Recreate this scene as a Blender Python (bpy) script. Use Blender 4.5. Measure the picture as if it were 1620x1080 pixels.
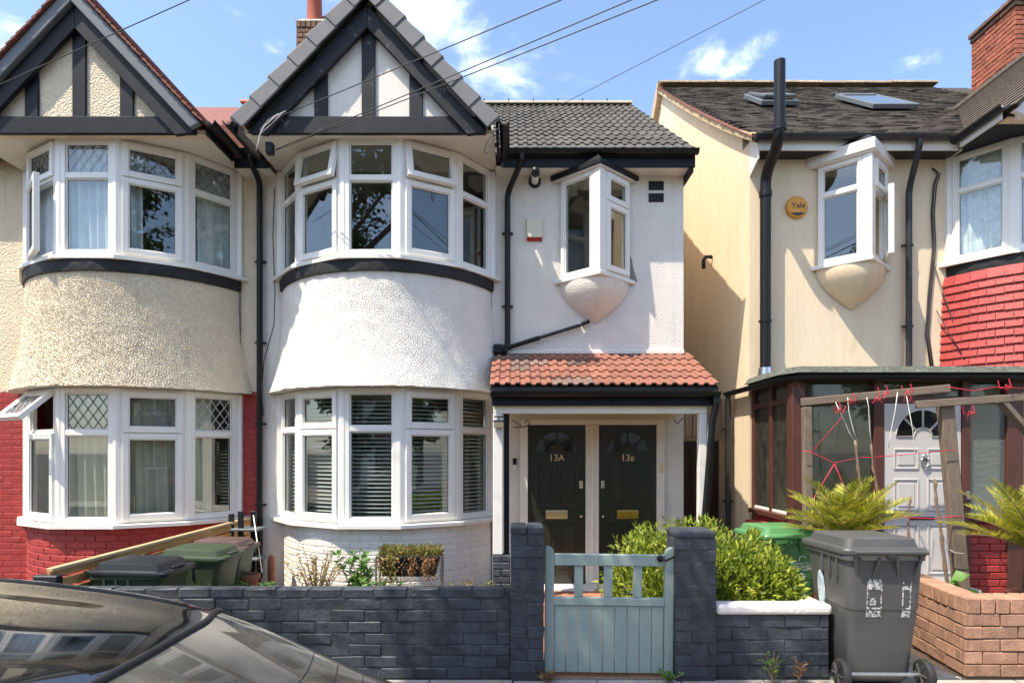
import bpy, bmesh, math, random
import numpy as np
from mathutils import Matrix, Vector

R = random.Random(11)
NR = np.random.default_rng(5)
rad = math.radians
for o in list(bpy.data.objects):
    bpy.data.objects.remove(o)
sc = bpy.context.scene
COL = sc.collection

# ------------------------------------------------------------------ camera
EYE = 1.65
HOR = 715.0           # horizon row of the photograph (1620 x 1080)
cam = bpy.data.cameras.new('camera')
cam.sensor_width = 36.0
cam.lens = 36.0 * 1000.0 / 1620.0
cam.shift_y = (HOR - 540.0) / 1620.0
cam.clip_start = 0.05
cam.clip_end = 2000
camo = bpy.data.objects.new('camera', cam)
camo.location = (0, 0, EYE)
camo.rotation_euler = (rad(90), 0, 0)
COL.objects.link(camo)
sc.camera = camo

# ------------------------------------------------------------------ sky, sun, exposure
SUN = Vector((1.42, 1.0, -3.2)).normalized()      # the way the light travels
ELEV = math.asin(-SUN.z)
ROT = math.atan2(-SUN.x, -SUN.y)
world = bpy.data.worlds.new('World')
sc.world = world
world.use_nodes = True
wt = world.node_tree
wt.nodes.clear()
wo = wt.nodes.new('ShaderNodeOutputWorld')
wb = wt.nodes.new('ShaderNodeBackground')
sky = wt.nodes.new('ShaderNodeTexSky')
sky.sky_type = 'NISHITA'
sky.sun_disc = False
sky.sun_elevation = ELEV
sky.sun_rotation = ROT
sky.altitude = 50
sky.air_density = 1.0
sky.dust_density = 1.2
sky.ozone_density = 1.6
tc = wt.nodes.new('ShaderNodeTexCoord')
mp = wt.nodes.new('ShaderNodeMapping')
mp.inputs['Scale'].default_value = (1.0, 1.0, 2.2)
mp.inputs['Location'].default_value = (1.7, 0.9, 0.35)
nz = wt.nodes.new('ShaderNodeTexNoise')
nz.inputs['Scale'].default_value = 4.6
nz.inputs['Detail'].default_value = 9
nz.inputs['Roughness'].default_value = 0.58
nz.inputs['Distortion'].default_value = 0.35
cr = wt.nodes.new('ShaderNodeMapRange')
cr.interpolation_type = 'SMOOTHSTEP'
cr.inputs['From Min'].default_value = 0.52
cr.inputs['From Max'].default_value = 0.80
cr.inputs['To Max'].default_value = 0.85
mx = wt.nodes.new('ShaderNodeMix')
mx.data_type = 'RGBA'
mx.inputs['B'].default_value = (8.6, 8.8, 9.2, 1)
wt.links.new(tc.outputs['Generated'], mp.inputs['Vector'])
wt.links.new(mp.outputs['Vector'], nz.inputs['Vector'])
wt.links.new(nz.outputs['Fac'], cr.inputs['Value'])
wt.links.new(cr.outputs['Result'], mx.inputs['Factor'])
wt.links.new(sky.outputs['Color'], mx.inputs['A'])
wt.links.new(mx.outputs['Result'], wb.inputs['Color'])
wt.links.new(wb.outputs['Background'], wo.inputs['Surface'])
wb.inputs['Strength'].default_value = 0.13

sl = bpy.data.lights.new('sun', 'SUN')
sl.energy = 3.0
sl.angle = rad(0.55)
sl.color = (1.0, 0.91, 0.76)
slo = bpy.data.objects.new('sun', sl)
slo.rotation_euler = SUN.to_track_quat('-Z', 'Y').to_euler()
slo.location = (-12, -8, 25)
COL.objects.link(slo)

sc.view_settings.view_transform = 'Standard'
sc.view_settings.look = 'None'
sc.view_settings.gamma = 1
sc.view_settings.exposure = 1.35
sc.view_settings.use_curve_mapping = False
sc.cycles.max_bounces = 7
sc.cycles.transparent_max_bounces = 16
sc.cycles.glossy_bounces = 5
sc.cycles.caustics_reflective = False
sc.cycles.caustics_refractive = False
sc.cycles.sample_clamp_indirect = 6


def at(x, y, Y):
    """point of the place seen at photo pixel (x, y) when it stands at distance Y"""
    return Vector(((x - 810.0) / 1000.0 * Y, Y, EYE + (HOR - y) / 1000.0 * Y))


# ------------------------------------------------------------------ materials
MATS = {}


def mat(name, col, rough=0.6, var=0.12, vscale=5.0, bump=0.0, bscale=120.0, bkind='noise', metal=0.0,
        spec=0.5, orand=0.0, stain=None, sscale=2.0, slo=0.55, shi=0.7, coat=0.0, detail=6, stretch=None, streak=None):
    if name in MATS:
        return MATS[name]
    m = bpy.data.materials.new(name)
    m.use_nodes = True
    nt = m.node_tree
    p = nt.nodes['Principled BSDF']
    p.inputs['Roughness'].default_value = rough
    p.inputs['Metallic'].default_value = metal
    p.inputs['Specular IOR Level'].default_value = spec
    p.inputs['Coat Weight'].default_value = coat
    L = nt.links.new
    geo = nt.nodes.new('ShaderNodeNewGeometry')
    src = geo.outputs['Position']
    if stretch:
        mpn = nt.nodes.new('ShaderNodeMapping')
        mpn.inputs['Scale'].default_value = stretch
        L(src, mpn.inputs['Vector'])
        src = mpn.outputs['Vector']
    n = nt.nodes.new('ShaderNodeTexNoise')
    n.inputs['Scale'].default_value = vscale
    n.inputs['Detail'].default_value = detail
    n.inputs['Roughness'].default_value = 0.62
    L(src, n.inputs['Vector'])
    mr = nt.nodes.new('ShaderNodeMapRange')
    mr.inputs['From Min'].default_value = 0.3
    mr.inputs['From Max'].default_value = 0.7
    mr.inputs['To Min'].default_value = 1 - var
    mr.inputs['To Max'].default_value = 1 + var
    L(n.outputs['Fac'], mr.inputs['Value'])
    fac = mr.outputs['Result']
    if orand:
        oi = nt.nodes.new('ShaderNodeObjectInfo')
        m2 = nt.nodes.new('ShaderNodeMapRange')
        m2.inputs['To Min'].default_value = 1 - orand
        m2.inputs['To Max'].default_value = 1 + orand
        L(oi.outputs['Random'], m2.inputs['Value'])
        mm = nt.nodes.new('ShaderNodeMath')
        mm.operation = 'MULTIPLY'
        L(fac, mm.inputs[0])
        L(m2.outputs['Result'], mm.inputs[1])
        fac = mm.outputs['Value']
    vm = nt.nodes.new('ShaderNodeVectorMath')
    vm.operation = 'SCALE'
    vm.inputs[0].default_value = col[:3]
    L(fac, vm.inputs['Scale'])
    colout = vm.outputs['Vector']
    if stain:
        n2 = nt.nodes.new('ShaderNodeTexNoise')
        n2.inputs['Scale'].default_value = sscale
        n2.inputs['Detail'].default_value = 10
        n2.inputs['Roughness'].default_value = 0.7
        L(src, n2.inputs['Vector'])
        m3 = nt.nodes.new('ShaderNodeMapRange')
        m3.interpolation_type = 'SMOOTHSTEP'
        m3.inputs['From Min'].default_value = slo
        m3.inputs['From Max'].default_value = shi
        L(n2.outputs['Fac'], m3.inputs['Value'])
        mi = nt.nodes.new('ShaderNodeMix')
        mi.data_type = 'RGBA'
        L(m3.outputs['Result'], mi.inputs['Factor'])
        L(colout, mi.inputs['A'])
        mi.inputs['B'].default_value = (*stain[:3], 1)
        colout = mi.outputs['Result']
    if streak:                                  # rain streaks and grime that run down the face
        mp2 = nt.nodes.new('ShaderNodeMapping')
        mp2.inputs['Scale'].default_value = (7.0, 7.0, 0.35)
        L(geo.outputs['Position'], mp2.inputs['Vector'])
        n4 = nt.nodes.new('ShaderNodeTexNoise')
        n4.inputs['Scale'].default_value = 1.6
        n4.inputs['Detail'].default_value = 7
        n4.inputs['Roughness'].default_value = 0.65
        L(mp2.outputs['Vector'], n4.inputs['Vector'])
        m5 = nt.nodes.new('ShaderNodeMapRange')
        m5.interpolation_type = 'SMOOTHSTEP'
        m5.inputs['From Min'].default_value = 0.50
        m5.inputs['From Max'].default_value = 0.82
        m5.inputs['To Max'].default_value = 0.55
        L(n4.outputs['Fac'], m5.inputs['Value'])
        mi2 = nt.nodes.new('ShaderNodeMix')
        mi2.data_type = 'RGBA'
        L(m5.outputs['Result'], mi2.inputs['Factor'])
        L(colout, mi2.inputs['A'])
        mi2.inputs['B'].default_value = (*streak[:3], 1)
        colout = mi2.outputs['Result']
    L(colout, p.inputs['Base Color'])
    if bump:
        if bkind == 'voronoi':
            b = nt.nodes.new('ShaderNodeTexVoronoi')
            b.feature = 'SMOOTH_F1'
            b.inputs['Scale'].default_value = bscale
            b.inputs['Smoothness'].default_value = 0.6
            hs = b.outputs['Distance']
            inv = True
        else:
            b = nt.nodes.new('ShaderNodeTexNoise')
            b.inputs['Scale'].default_value = bscale
            b.inputs['Detail'].default_value = 5
            hs = b.outputs['Fac']
            inv = False
        L(src, b.inputs['Vector'])
        bu = nt.nodes.new('ShaderNodeBump')
        bu.invert = inv
        bu.inputs['Strength'].default_value = 0.9
        bu.inputs['Distance'].default_value = bump
        L(hs, bu.inputs['Height'])
        L(bu.outputs['Normal'], p.inputs['Normal'])
    MATS[name] = m
    return m


def glass_mat(name, ior=2.0, tint=(0.9, 0.95, 0.93), rough=0.0, bump=0.0, bscale=30, dust=0.0):
    m = bpy.data.materials.new(name)
    m.use_nodes = True
    nt = m.node_tree
    nt.nodes.clear()
    L = nt.links.new
    out = nt.nodes.new('ShaderNodeOutputMaterial')
    # Schlick reflectance, the same from both sides of the pane
    g0 = nt.nodes.new('ShaderNodeNewGeometry')
    dt = nt.nodes.new('ShaderNodeVectorMath')
    dt.operation = 'DOT_PRODUCT'
    L(g0.outputs['Incoming'], dt.inputs[0])
    L(g0.outputs['Normal'], dt.inputs[1])
    ab = nt.nodes.new('ShaderNodeMath'); ab.operation = 'ABSOLUTE'
    L(dt.outputs['Value'], ab.inputs[0])
    om = nt.nodes.new('ShaderNodeMath'); om.operation = 'SUBTRACT'
    om.inputs[0].default_value = 1.0
    L(ab.outputs[0], om.inputs[1])
    pw = nt.nodes.new('ShaderNodeMath'); pw.operation = 'POWER'
    pw.inputs[1].default_value = 5.0
    L(om.outputs[0], pw.inputs[0])
    F0 = ((ior - 1) / (ior + 1)) ** 2
    fr = nt.nodes.new('ShaderNodeMath'); fr.operation = 'MULTIPLY_ADD'
    fr.inputs[1].default_value = 1 - F0
    fr.inputs[2].default_value = F0
    L(pw.outputs[0], fr.inputs[0])
    tr = nt.nodes.new('ShaderNodeBsdfTransparent')
    tr.inputs['Color'].default_value = (*tint, 1)
    gl = nt.nodes.new('ShaderNodeBsdfGlossy')
    gl.inputs['Roughness'].default_value = rough
    mi = nt.nodes.new('ShaderNodeMixShader')
    L(fr.outputs[0], mi.inputs[0])
    L(tr.outputs[0], mi.inputs[1])
    L(gl.outputs[0], mi.inputs[2])
    geo = nt.nodes.new('ShaderNodeNewGeometry')
    nz = nt.nodes.new('ShaderNodeTexNoise')
    nz.inputs['Scale'].default_value = bscale
    nz.inputs['Detail'].default_value = 3
    L(geo.outputs['Position'], nz.inputs['Vector'])
    if bump:
        bu = nt.nodes.new('ShaderNodeBump')
        bu.inputs['Distance'].default_value = bump
        bu.inputs['Strength'].default_value = 1
        L(nz.outputs['Fac'], bu.inputs['Height'])
        L(bu.outputs['Normal'], gl.inputs['Normal'])
        L(bu.outputs['Normal'], dt.inputs[1])
    res = mi.outputs[0]
    if dust:
        df = nt.nodes.new('ShaderNodeBsdfDiffuse')
        df.inputs['Color'].default_value = (0.45, 0.43, 0.38, 1)
        n2 = nt.nodes.new('ShaderNodeTexNoise')
        n2.inputs['Scale'].default_value = 7
        n2.inputs['Detail'].default_value = 8
        L(geo.outputs['Position'], n2.inputs['Vector'])
        mr = nt.nodes.new('ShaderNodeMapRange')
        mr.inputs['From Min'].default_value = 0.3
        mr.inputs['From Max'].default_value = 0.75
        mr.inputs['To Min'].default_value = dust * 0.3
        mr.inputs['To Max'].default_value = dust
        L(n2.outputs['Fac'], mr.inputs['Value'])
        m2 = nt.nodes.new('ShaderNodeMixShader')
        L(mr.outputs['Result'], m2.inputs[0])
        L(res, m2.inputs[1])
        L(df.outputs[0], m2.inputs[2])
        res = m2.outputs[0]
    L(res, out.inputs['Surface'])
    MATS[name] = m
    return m


def leaf_mat(name, c1, c2, rough=0.45, trans=0.35, c3=None):
    m = bpy.data.materials.new(name)
    m.use_nodes = True
    nt = m.node_tree
    L = nt.links.new
    p = nt.nodes['Principled BSDF']
    p.inputs['Roughness'].default_value = rough
    p.inputs['Specular IOR Level'].default_value = 0.4
    out = nt.nodes['Material Output']
    geo = nt.nodes.new('ShaderNodeNewGeometry')
    ramp = nt.nodes.new('ShaderNodeValToRGB')
    ramp.color_ramp.elements[0].color = (*c1, 1)
    ramp.color_ramp.elements[1].color = (*c2, 1)
    if c3:
        e = ramp.color_ramp.elements.new(0.9)
        e.color = (*c2, 1)
        ramp.color_ramp.elements[-1].color = (*c3, 1)
    L(geo.outputs['Random Per Island'], ramp.inputs['Fac'])
    L(ramp.outputs['Color'], p.inputs['Base Color'])
    tl = nt.nodes.new('ShaderNodeBsdfTranslucent')
    L(ramp.outputs['Color'], tl.inputs['Color'])
    mi = nt.nodes.new('ShaderNodeMixShader')
    mi.inputs[0].default_value = trans
    L(p.outputs[0], mi.inputs[1])
    L(tl.outputs[0], mi.inputs[2])
    L(mi.outputs[0], out.inputs['Surface'])
    MATS[name] = m
    return m


# ------------------------------------------------------------------ object helpers
WM = {}


def link(o, parent=None, mw=None):
    """link o; mw is its matrix in the world"""
    mw = mw or Matrix.Identity(4)
    COL.objects.link(o)
    o.matrix_basis = mw
    if parent:
        o.parent = parent
        o.matrix_parent_inverse = WM[parent.name].inverted()
    WM[o.name] = mw.copy()
    return o


def tag(o, label=None, cat=None, group=None, kind=None):
    if label:
        o['label'] = label
    if cat:
        o['category'] = cat
    if group:
        o['group'] = group
    if kind:
        o['kind'] = kind
    return o


def thing(name, loc, label, cat, group=None):
    o = bpy.data.objects.new(name, None)
    o.empty_display_size = 0.2
    link(o, None, Matrix.Translation(Vector(loc)))
    return tag(o, label, cat, group)


class MB:
    def __init__(self, M=None):
        self.v = []
        self.f = []
        self.M = M

    def add(self, vs, fs):
        b = len(self.v)
        if self.M is not None:
            vs = [self.M @ Vector(p) for p in vs]
        self.v.extend([tuple(p) for p in vs])
        self.f.extend([tuple(i + b for i in q) for q in fs])
        return self

    def box(self, x0, x1, y0, y1, z0, z1):
        if x0 > x1: x0, x1 = x1, x0
        if y0 > y1: y0, y1 = y1, y0
        if z0 > z1: z0, z1 = z1, z0
        vs = [(x0, y0, z0), (x1, y0, z0), (x1, y1, z0), (x0, y1, z0), (x0, y0, z1), (x1, y0, z1), (x1, y1, z1), (x0, y1, z1)]
        return self.add(vs, [(0, 3, 2, 1), (4, 5, 6, 7), (0, 1, 5, 4), (1, 2, 6, 5), (2, 3, 7, 6), (3, 0, 4, 7)])

    def prism(self, poly, d):
        """closed polygon (3d points) pushed along vector d"""
        d = Vector(d)
        n = len(poly)
        vs = [Vector(p) for p in poly] + [Vector(p) + d for p in poly]
        fs = [tuple(range(n))[::-1], tuple(range(n, 2 * n))]
        fs += [(i, (i + 1) % n, n + (i + 1) % n, n + i) for i in range(n)]
        return self.add(vs, fs)

    def bar(self, a, b, w, h, up=(0, 0, 1)):
        """square bar from a to b, w across, h along up"""
        a = Vector(a); b = Vector(b)
        t = (b - a).normalized()
        s = t.cross(Vector(up))
        if s.length < 1e-5:
            s = t.cross(Vector((1, 0, 0)))
        s.normalize()
        u = s.cross(t).normalized()
        s = s * (w / 2); u = u * (h / 2)
        vs = [a - s - u, a + s - u, a + s + u, a - s + u, b - s - u, b + s - u, b + s + u, b - s + u]
        return self.add(vs, [(0, 3, 2, 1), (4, 5, 6, 7), (0, 1, 5, 4), (1, 2, 6, 5), (2, 3, 7, 6), (3, 0, 4, 7)])

    def tube(self, pts, r, n=10, cap=True):
        pts = [Vector(p) for p in pts]
        rs = r if isinstance(r, (list, tuple)) else [r] * len(pts)
        vs = []
        fs = []
        prev = None
        for i, p in enumerate(pts):
            if i == 0:
                t = pts[1] - p
            elif i == len(pts) - 1:
                t = p - pts[i - 1]
            else:
                t = (pts[i + 1] - p).normalized() + (p - pts[i - 1]).normalized()
            t.normalize()
            if prev is None:
                s = t.cross(Vector((0, 0, 1)))
                if s.length < 1e-3:
                    s = t.cross(Vector((1, 0, 0)))
            else:
                s = prev - t * prev.dot(t)
            s.normalize()
            prev = s
            u = t.cross(s)
            for k in range(n):
                a = 2 * math.pi * k / n
                vs.append(p + (s * math.cos(a) + u * math.sin(a)) * rs[i])
        for i in range(len(pts) - 1):
            for k in range(n):
                fs.append((i * n + k, i * n + (k + 1) % n, (i + 1) * n + (k + 1) % n, (i + 1) * n + k))
        if cap:
            fs.append(tuple(range(n))[::-1])
            fs.append(tuple(range((len(pts) - 1) * n, len(pts) * n)))
        return self.add(vs, fs)

    def rings(self, rings, cap=True):
        """loft through closed rings of equal length"""
        n = len(rings[0])
        vs = [p for r in rings for p in r]
        fs = []
        for i in range(len(rings) - 1):
            for k in range(n):
                fs.append((i * n + k, i * n + (k + 1) % n, (i + 1) * n + (k + 1) % n, (i + 1) * n + k))
        if cap:
            fs.append(tuple(range(n))[::-1])
            fs.append(tuple(range((len(rings) - 1) * n, len(rings) * n)))
        return self.add(vs, fs)

    def grid(self, pts):
        """rows of points -> open sheet"""
        nv = len(pts[0])
        vs = [p for r in pts for p in r]
        fs = []
        for i in range(len(pts) - 1):
            for k in range(nv - 1):
                fs.append((i * nv + k, i * nv + k + 1, (i + 1) * nv + k + 1, (i + 1) * nv + k))
        return self.add(vs, fs)

    def lathe(self, prof, n=16, c=(0, 0, 0), axis='Z'):
        vs = []
        fs = []
        for r, z in prof:
            for k in range(n):
                a = 2 * math.pi * k / n
                if axis == 'Z':
                    q = (r * math.cos(a), r * math.sin(a), z)
                elif axis == 'X':
                    q = (z, r * math.cos(a), r * math.sin(a))
                else:
                    q = (r * math.cos(a), z, r * math.sin(a))
                vs.append((q[0] + c[0], q[1] + c[1], q[2] + c[2]))
        for i in range(len(prof) - 1):
            for k in range(n):
                fs.append((i * n + k, i * n + (k + 1) % n, (i + 1) * n + (k + 1) % n, (i + 1) * n + k))
        fs.append(tuple(range(n))[::-1])
        fs.append(tuple(range((len(prof) - 1) * n, len(prof) * n)))
        return self.add(vs, fs)

    def mesh(self, name):
        me = bpy.data.meshes.new(name)
        me.from_pydata(self.v, [], self.f)
        me.validate()
        bm = bmesh.new()
        bm.from_mesh(me)
        bmesh.ops.recalc_face_normals(bm, faces=bm.faces)
        bm.to_mesh(me)
        bm.free()
        return me

    def build(self, name, m, parent=None, smooth=False, bevel=0.0, seg=2, mw=None, angle=None):
        me = self.mesh(name)
        me.materials.append(MATS[m] if isinstance(m, str) else m)
        if smooth:
            me.polygons.foreach_set('use_smooth', [True] * len(me.polygons))
            if angle:
                me.set_sharp_from_angle(angle=rad(angle))
        o = bpy.data.objects.new(name, me)
        link(o, parent, mw)
        if bevel:
            b = o.modifiers.new('bevel', 'BEVEL')
            b.width = bevel
            b.segments = seg
            b.limit_method = 'ANGLE'
            b.angle_limit = rad(40)
        return o


def text(body, size, m, parent, mw, name='lettering', extrude=0.002, align='CENTER'):
    cu = bpy.data.curves.new(name, 'FONT')
    cu.body = body
    cu.size = size
    cu.extrude = extrude
    cu.align_x = align
    cu.align_y = 'CENTER'
    t = bpy.data.objects.new('lettering_source', cu)
    COL.objects.link(t)
    dg = bpy.context.evaluated_depsgraph_get()
    me = bpy.data.meshes.new_from_object(t.evaluated_get(dg))
    me.name = name
    bpy.data.objects.remove(t)
    me.materials.clear()
    me.materials.append(MATS[m])
    o = bpy.data.objects.new(name, me)
    link(o, parent, mw)
    return o


def rrect(w, d, r, cx=0, cy=0, z=0, n=4):
    pts = []
    for (sx, sy, a0) in ((1, 1, 0), (-1, 1, 90), (-1, -1, 180), (1, -1, 270)):
        for k in range(n + 1):
            a = rad(a0 + 90 * k / n)
            pts.append((cx + sx * (w / 2 - r) + r * math.cos(a), cy + sy * (d / 2 - r) + r * math.sin(a), z))
    return pts


def leaves(name, m, parent, P, D, size, width=0.4, N=None, curl=0.12, sizes=None):
    """one mesh of many small pointed leaves: P positions, D directions"""
    P = np.asarray(P, float); D = np.asarray(D, float)
    n = len(P)
    D = D / np.linalg.norm(D, axis=1, keepdims=True)
    up = NR.normal(size=(n, 3)) * 0.7 + np.array([0, 0, 0.8]) if N is None else np.asarray(N, float)
    S = np.cross(D, up)
    S /= np.linalg.norm(S, axis=1, keepdims=True) + 1e-9
    U = np.cross(S, D)
    s = (sizes if sizes is not None else size * NR.uniform(0.65, 1.25, n))[:, None]
    w = s * width * 0.5
    V = np.empty((n, 6, 3))
    V[:, 0] = P
    V[:, 1] = P + D * s * 0.45 + S * w + U * s * curl
    V[:, 2] = P + D * s * 0.5 
    V[:, 3] = P + D * s * 0.45 - S * w + U * s * curl
    V[:, 4] = P + D * s - U * s * curl * 0.8
    V[:, 5] = P + D * s * 0.98 - U * s * curl * 0.8
    V = V[:, :5]
    faces = np.array([[0, 1, 2], [0, 2, 3], [1, 4, 2], [2, 4, 3]])
    F = (faces[None] + (np.arange(n) * 5)[:, None, None]).reshape(-1, 3)
    me = bpy.data.meshes.new(name)
    me.vertices.add(n * 5)
    me.vertices.foreach_set('co', V.reshape(-1))
    me.loops.add(F.size)
    me.loops.foreach_set('vertex_index', F.reshape(-1).astype(np.int32))
    me.polygons.add(len(F))
    me.polygons.foreach_set('loop_start', (np.arange(len(F)) * 3).astype(np.int32))
    me.polygons.foreach_set('loop_total', np.full(len(F), 3, np.int32))
    me.update(calc_edges=True)
    me.materials.append(MATS[m])
    o = bpy.data.objects.new(name, me)
    link(o, parent)
    return o


# ------------------------------------------------------------------ palette
mat('white_render', (0.80, 0.755, 0.68), 0.85, 0.05, 3, 0.008, 70, 'voronoi', streak=(0.58, 0.53, 0.46), stain=(0.55, 0.50, 0.44), sscale=2.6, slo=0.66, shi=0.9)
mat('white_pebble', (0.79, 0.75, 0.68), 0.85, 0.05, 3, 0.003, 140, 'noise', streak=(0.60, 0.55, 0.48), stain=(0.55, 0.50, 0.44), sscale=2.6, slo=0.66, shi=0.9)
mat('white_smooth', (0.80, 0.755, 0.68), 0.8, 0.05, 3, 0.003, 60, streak=(0.58, 0.53, 0.46), stain=(0.52, 0.47, 0.40), sscale=3, slo=0.6, shi=0.85)
mat('cream_render', (0.74, 0.63, 0.46), 0.88, 0.07, 3, 0.010, 60, 'voronoi', streak=(0.50, 0.40, 0.26), stain=(0.50, 0.40, 0.26), sscale=2.2, slo=0.62, shi=0.85)
mat('cream_pebble', (0.76, 0.655, 0.49), 0.88, 0.08, 30, 0.003, 140, 'noise', streak=(0.50, 0.42, 0.29), stain=(0.50, 0.40, 0.26), sscale=2.2, slo=0.66, shi=0.9)
mat('yellow_render', (0.80, 0.655, 0.46), 0.85, 0.05, 3.5, 0.004, 25, stain=(0.60, 0.45, 0.25), sscale=1.5, slo=0.55, shi=0.85, stretch=(1, 1, 0.35), streak=(0.58, 0.43, 0.24))
mat('upvc', (0.85, 0.825, 0.775), 0.32, 0.02, 3, 0.0)
mat('sill_white', (0.82, 0.79, 0.73), 0.5, 0.06, 6, 0.0)
mat('soffit_white', (0.74, 0.70, 0.62), 0.7, 0.06, 3, 0.0, stain=(0.42, 0.33, 0.22), sscale=5, slo=0.66, shi=0.85)
mat('porch_paint', (0.83, 0.77, 0.64), 0.65, 0.07, 3, 0.002, 40, stain=(0.50, 0.42, 0.30), sscale=4, slo=0.6, shi=0.85)
mat('black_paint', (0.011, 0.0115, 0.015), 0.5, 0.25, 5, 0.002, 50, spec=0.25)
mat('worn_black', (0.016, 0.017, 0.022), 0.5, 0.4, 4, 0.002, 50, stain=(0.26, 0.25, 0.24), sscale=7, slo=0.60, shi=0.74, spec=0.3)
mat('black_band', (0.012, 0.012, 0.014), 0.7, 0.3, 6, 0.012, 12)
mat('black_pvc', (0.009, 0.009, 0.010), 0.38, 0.15, 6, spec=0.35)
mat('grey_pvc', (0.022, 0.024, 0.027), 0.4, 0.3, 6, stain=(0.12, 0.12, 0.12), sscale=5, slo=0.6, shi=0.8)
mat('verge_tile', (0.155, 0.155, 0.162), 0.65, 0.12, 6, 0.002, 90, orand=0.10)
mat('verge_grey', (0.12, 0.135, 0.145), 0.5, 0.08, 4)
mat('roof_tile', (0.085, 0.077, 0.066), 0.85, 0.3, 14, 0.004, 130, orand=0.22, stain=(0.20, 0.185, 0.16), sscale=16, slo=0.55, shi=0.78)
mat('roof_slab', (0.06, 0.055, 0.05), 0.9, 0.2, 8)
mat('red_roof', (0.20, 0.075, 0.055), 0.85, 0.35, 22, 0.004, 90)
mat('porch_tile', (0.265, 0.108, 0.072), 0.8, 0.18, 16, 0.003, 120, orand=0.16, stain=(0.16, 0.08, 0.06), sscale=11, slo=0.62, shi=0.8)
mat('gable_tile', (0.14, 0.11, 0.085), 0.95, 0.4, 26, 0.004, 60, stain=(0.32, 0.27, 0.21), sscale=20, slo=0.52, shi=0.7)
mat('porch_tile_grey', (0.20, 0.125, 0.10), 0.85, 0.2, 16, 0.003, 120, orand=0.15)
mat('plain_tile', (0.050, 0.040, 0.031), 0.95, 0.35, 40, 0.004, 60, stain=(0.26, 0.24, 0.20), sscale=60, slo=0.69, shi=0.76)
mat('verge_mortar', (0.55, 0.42, 0.25), 0.9, 0.25, 14, 0.004, 60, stain=(0.30, 0.11, 0.06), sscale=18, slo=0.60, shi=0.72)
mat('ridge_clay', (0.36, 0.27, 0.18), 0.9, 0.3, 14, 0.004, 60, orand=0.25, stain=(0.14, 0.13, 0.11), sscale=12, slo=0.5, shi=0.7)
mat('ridge_red', (0.46, 0.17, 0.11), 0.85, 0.2, 14, orand=0.15)
mat('ridge_tan', (0.38, 0.33, 0.25), 0.85, 0.15, 10, orand=0.10)
mat('navy_paint', (0.042, 0.049, 0.061), 0.58, 0.35, 9, 0.007, 28, orand=0.16, stain=(0.15, 0.155, 0.16), sscale=22, slo=0.60, shi=0.74, streak=(0.085, 0.085, 0.085))  # pale blotches: wear, plus sunlit dapples put into the paint colour
mat('navy_mortar', (0.036, 0.040, 0.047), 0.7, 0.25, 9, 0.006, 50)
mat('white_brick', (0.79, 0.755, 0.69), 0.75, 0.06, 7, 0.005, 40, orand=0.05, stain=(0.50, 0.44, 0.37), sscale=6, slo=0.62, shi=0.85)
mat('white_mortar', (0.75, 0.715, 0.65), 0.85, 0.08, 9, 0.006, 50)
mat('red_paint', (0.36, 0.038, 0.034), 0.6, 0.12, 8, 0.005, 45, orand=0.09, stain=(0.20, 0.03, 0.03), sscale=8, slo=0.68, shi=0.85)
mat('red_mortar', (0.33, 0.035, 0.031), 0.75, 0.12, 8, 0.005, 50)
mat('red_hung', (0.38, 0.042, 0.037), 0.55, 0.10, 9, 0.006, 38, orand=0.10, stain=(0.045, 0.012, 0.012), sscale=21, slo=0.655, shi=0.675)
mat('chimney_brown', (0.17, 0.095, 0.06), 0.9, 0.35, 18, 0.006, 60, orand=0.3)
mat('chimney_red', (0.34, 0.105, 0.06), 0.9, 0.3, 16, 0.006, 60, orand=0.22, stain=(0.06, 0.045, 0.035), sscale=6, slo=0.62, shi=0.75)
mat('mortar', (0.26, 0.22, 0.17), 0.95, 0.2, 20, 0.004, 80)
mat('terracotta', (0.38, 0.085, 0.05), 0.75, 0.12, 8)
mat('orange_brick', (0.36, 0.20, 0.13), 0.85, 0.22, 14, 0.005, 70, orand=0.20, stain=(0.24, 0.15, 0.10), sscale=9, slo=0.6, shi=0.8)
mat('orange_mortar', (0.16, 0.11, 0.08), 0.95, 0.2, 20)
mat('coping_white', (0.78, 0.73, 0.67), 0.8, 0.08, 9, 0.006, 35, stain=(0.35, 0.28, 0.23), sscale=9, slo=0.6, shi=0.75)
mat('gate_paint', (0.30, 0.37, 0.335), 0.5, 0.06, 6, 0.0015, 60, stain=(0.16, 0.21, 0.20), sscale=7, slo=0.65, shi=0.85)
mat('door_black', (0.026, 0.029, 0.020), 0.28, 0.15, 5, 0.001, 12)
mat('door_lilac', (0.60, 0.57, 0.55), 0.45, 0.04, 4, stain=(0.42, 0.40, 0.38), sscale=5, slo=0.68, shi=0.9)
mat('brass', (0.85, 0.55, 0.14), 0.25, 0.06, 10, metal=1.0)
mat('pale_brass', (0.80, 0.68, 0.42), 0.35, 0.06, 10, metal=1.0)
mat('gold_paint', (0.80, 0.66, 0.36), 0.45, 0.04, 10)
mat('chrome', (0.75, 0.75, 0.75), 0.2, 0.05, 10, metal=1.0)
mat('steel', (0.45, 0.46, 0.47), 0.35, 0.15, 14, metal=0.8)
mat('brown_timber', (0.095, 0.034, 0.024), 0.45, 0.2, 6, 0.002, 30, stretch=(4, 4, 0.6))
mat('dark_door', (0.020, 0.010, 0.008), 0.3, 0.25, 6)
mat('grey_wood', (0.27, 0.205, 0.145), 0.85, 0.28, 10, 0.004, 40, orand=0.12, stretch=(5, 5, 0.5))
mat('post_wood', (0.20, 0.15, 0.11), 0.85, 0.30, 9, 0.005, 40, stretch=(6, 6, 0.6), stain=(0.12, 0.09, 0.065), sscale=9, slo=0.55, shi=0.75)
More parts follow.
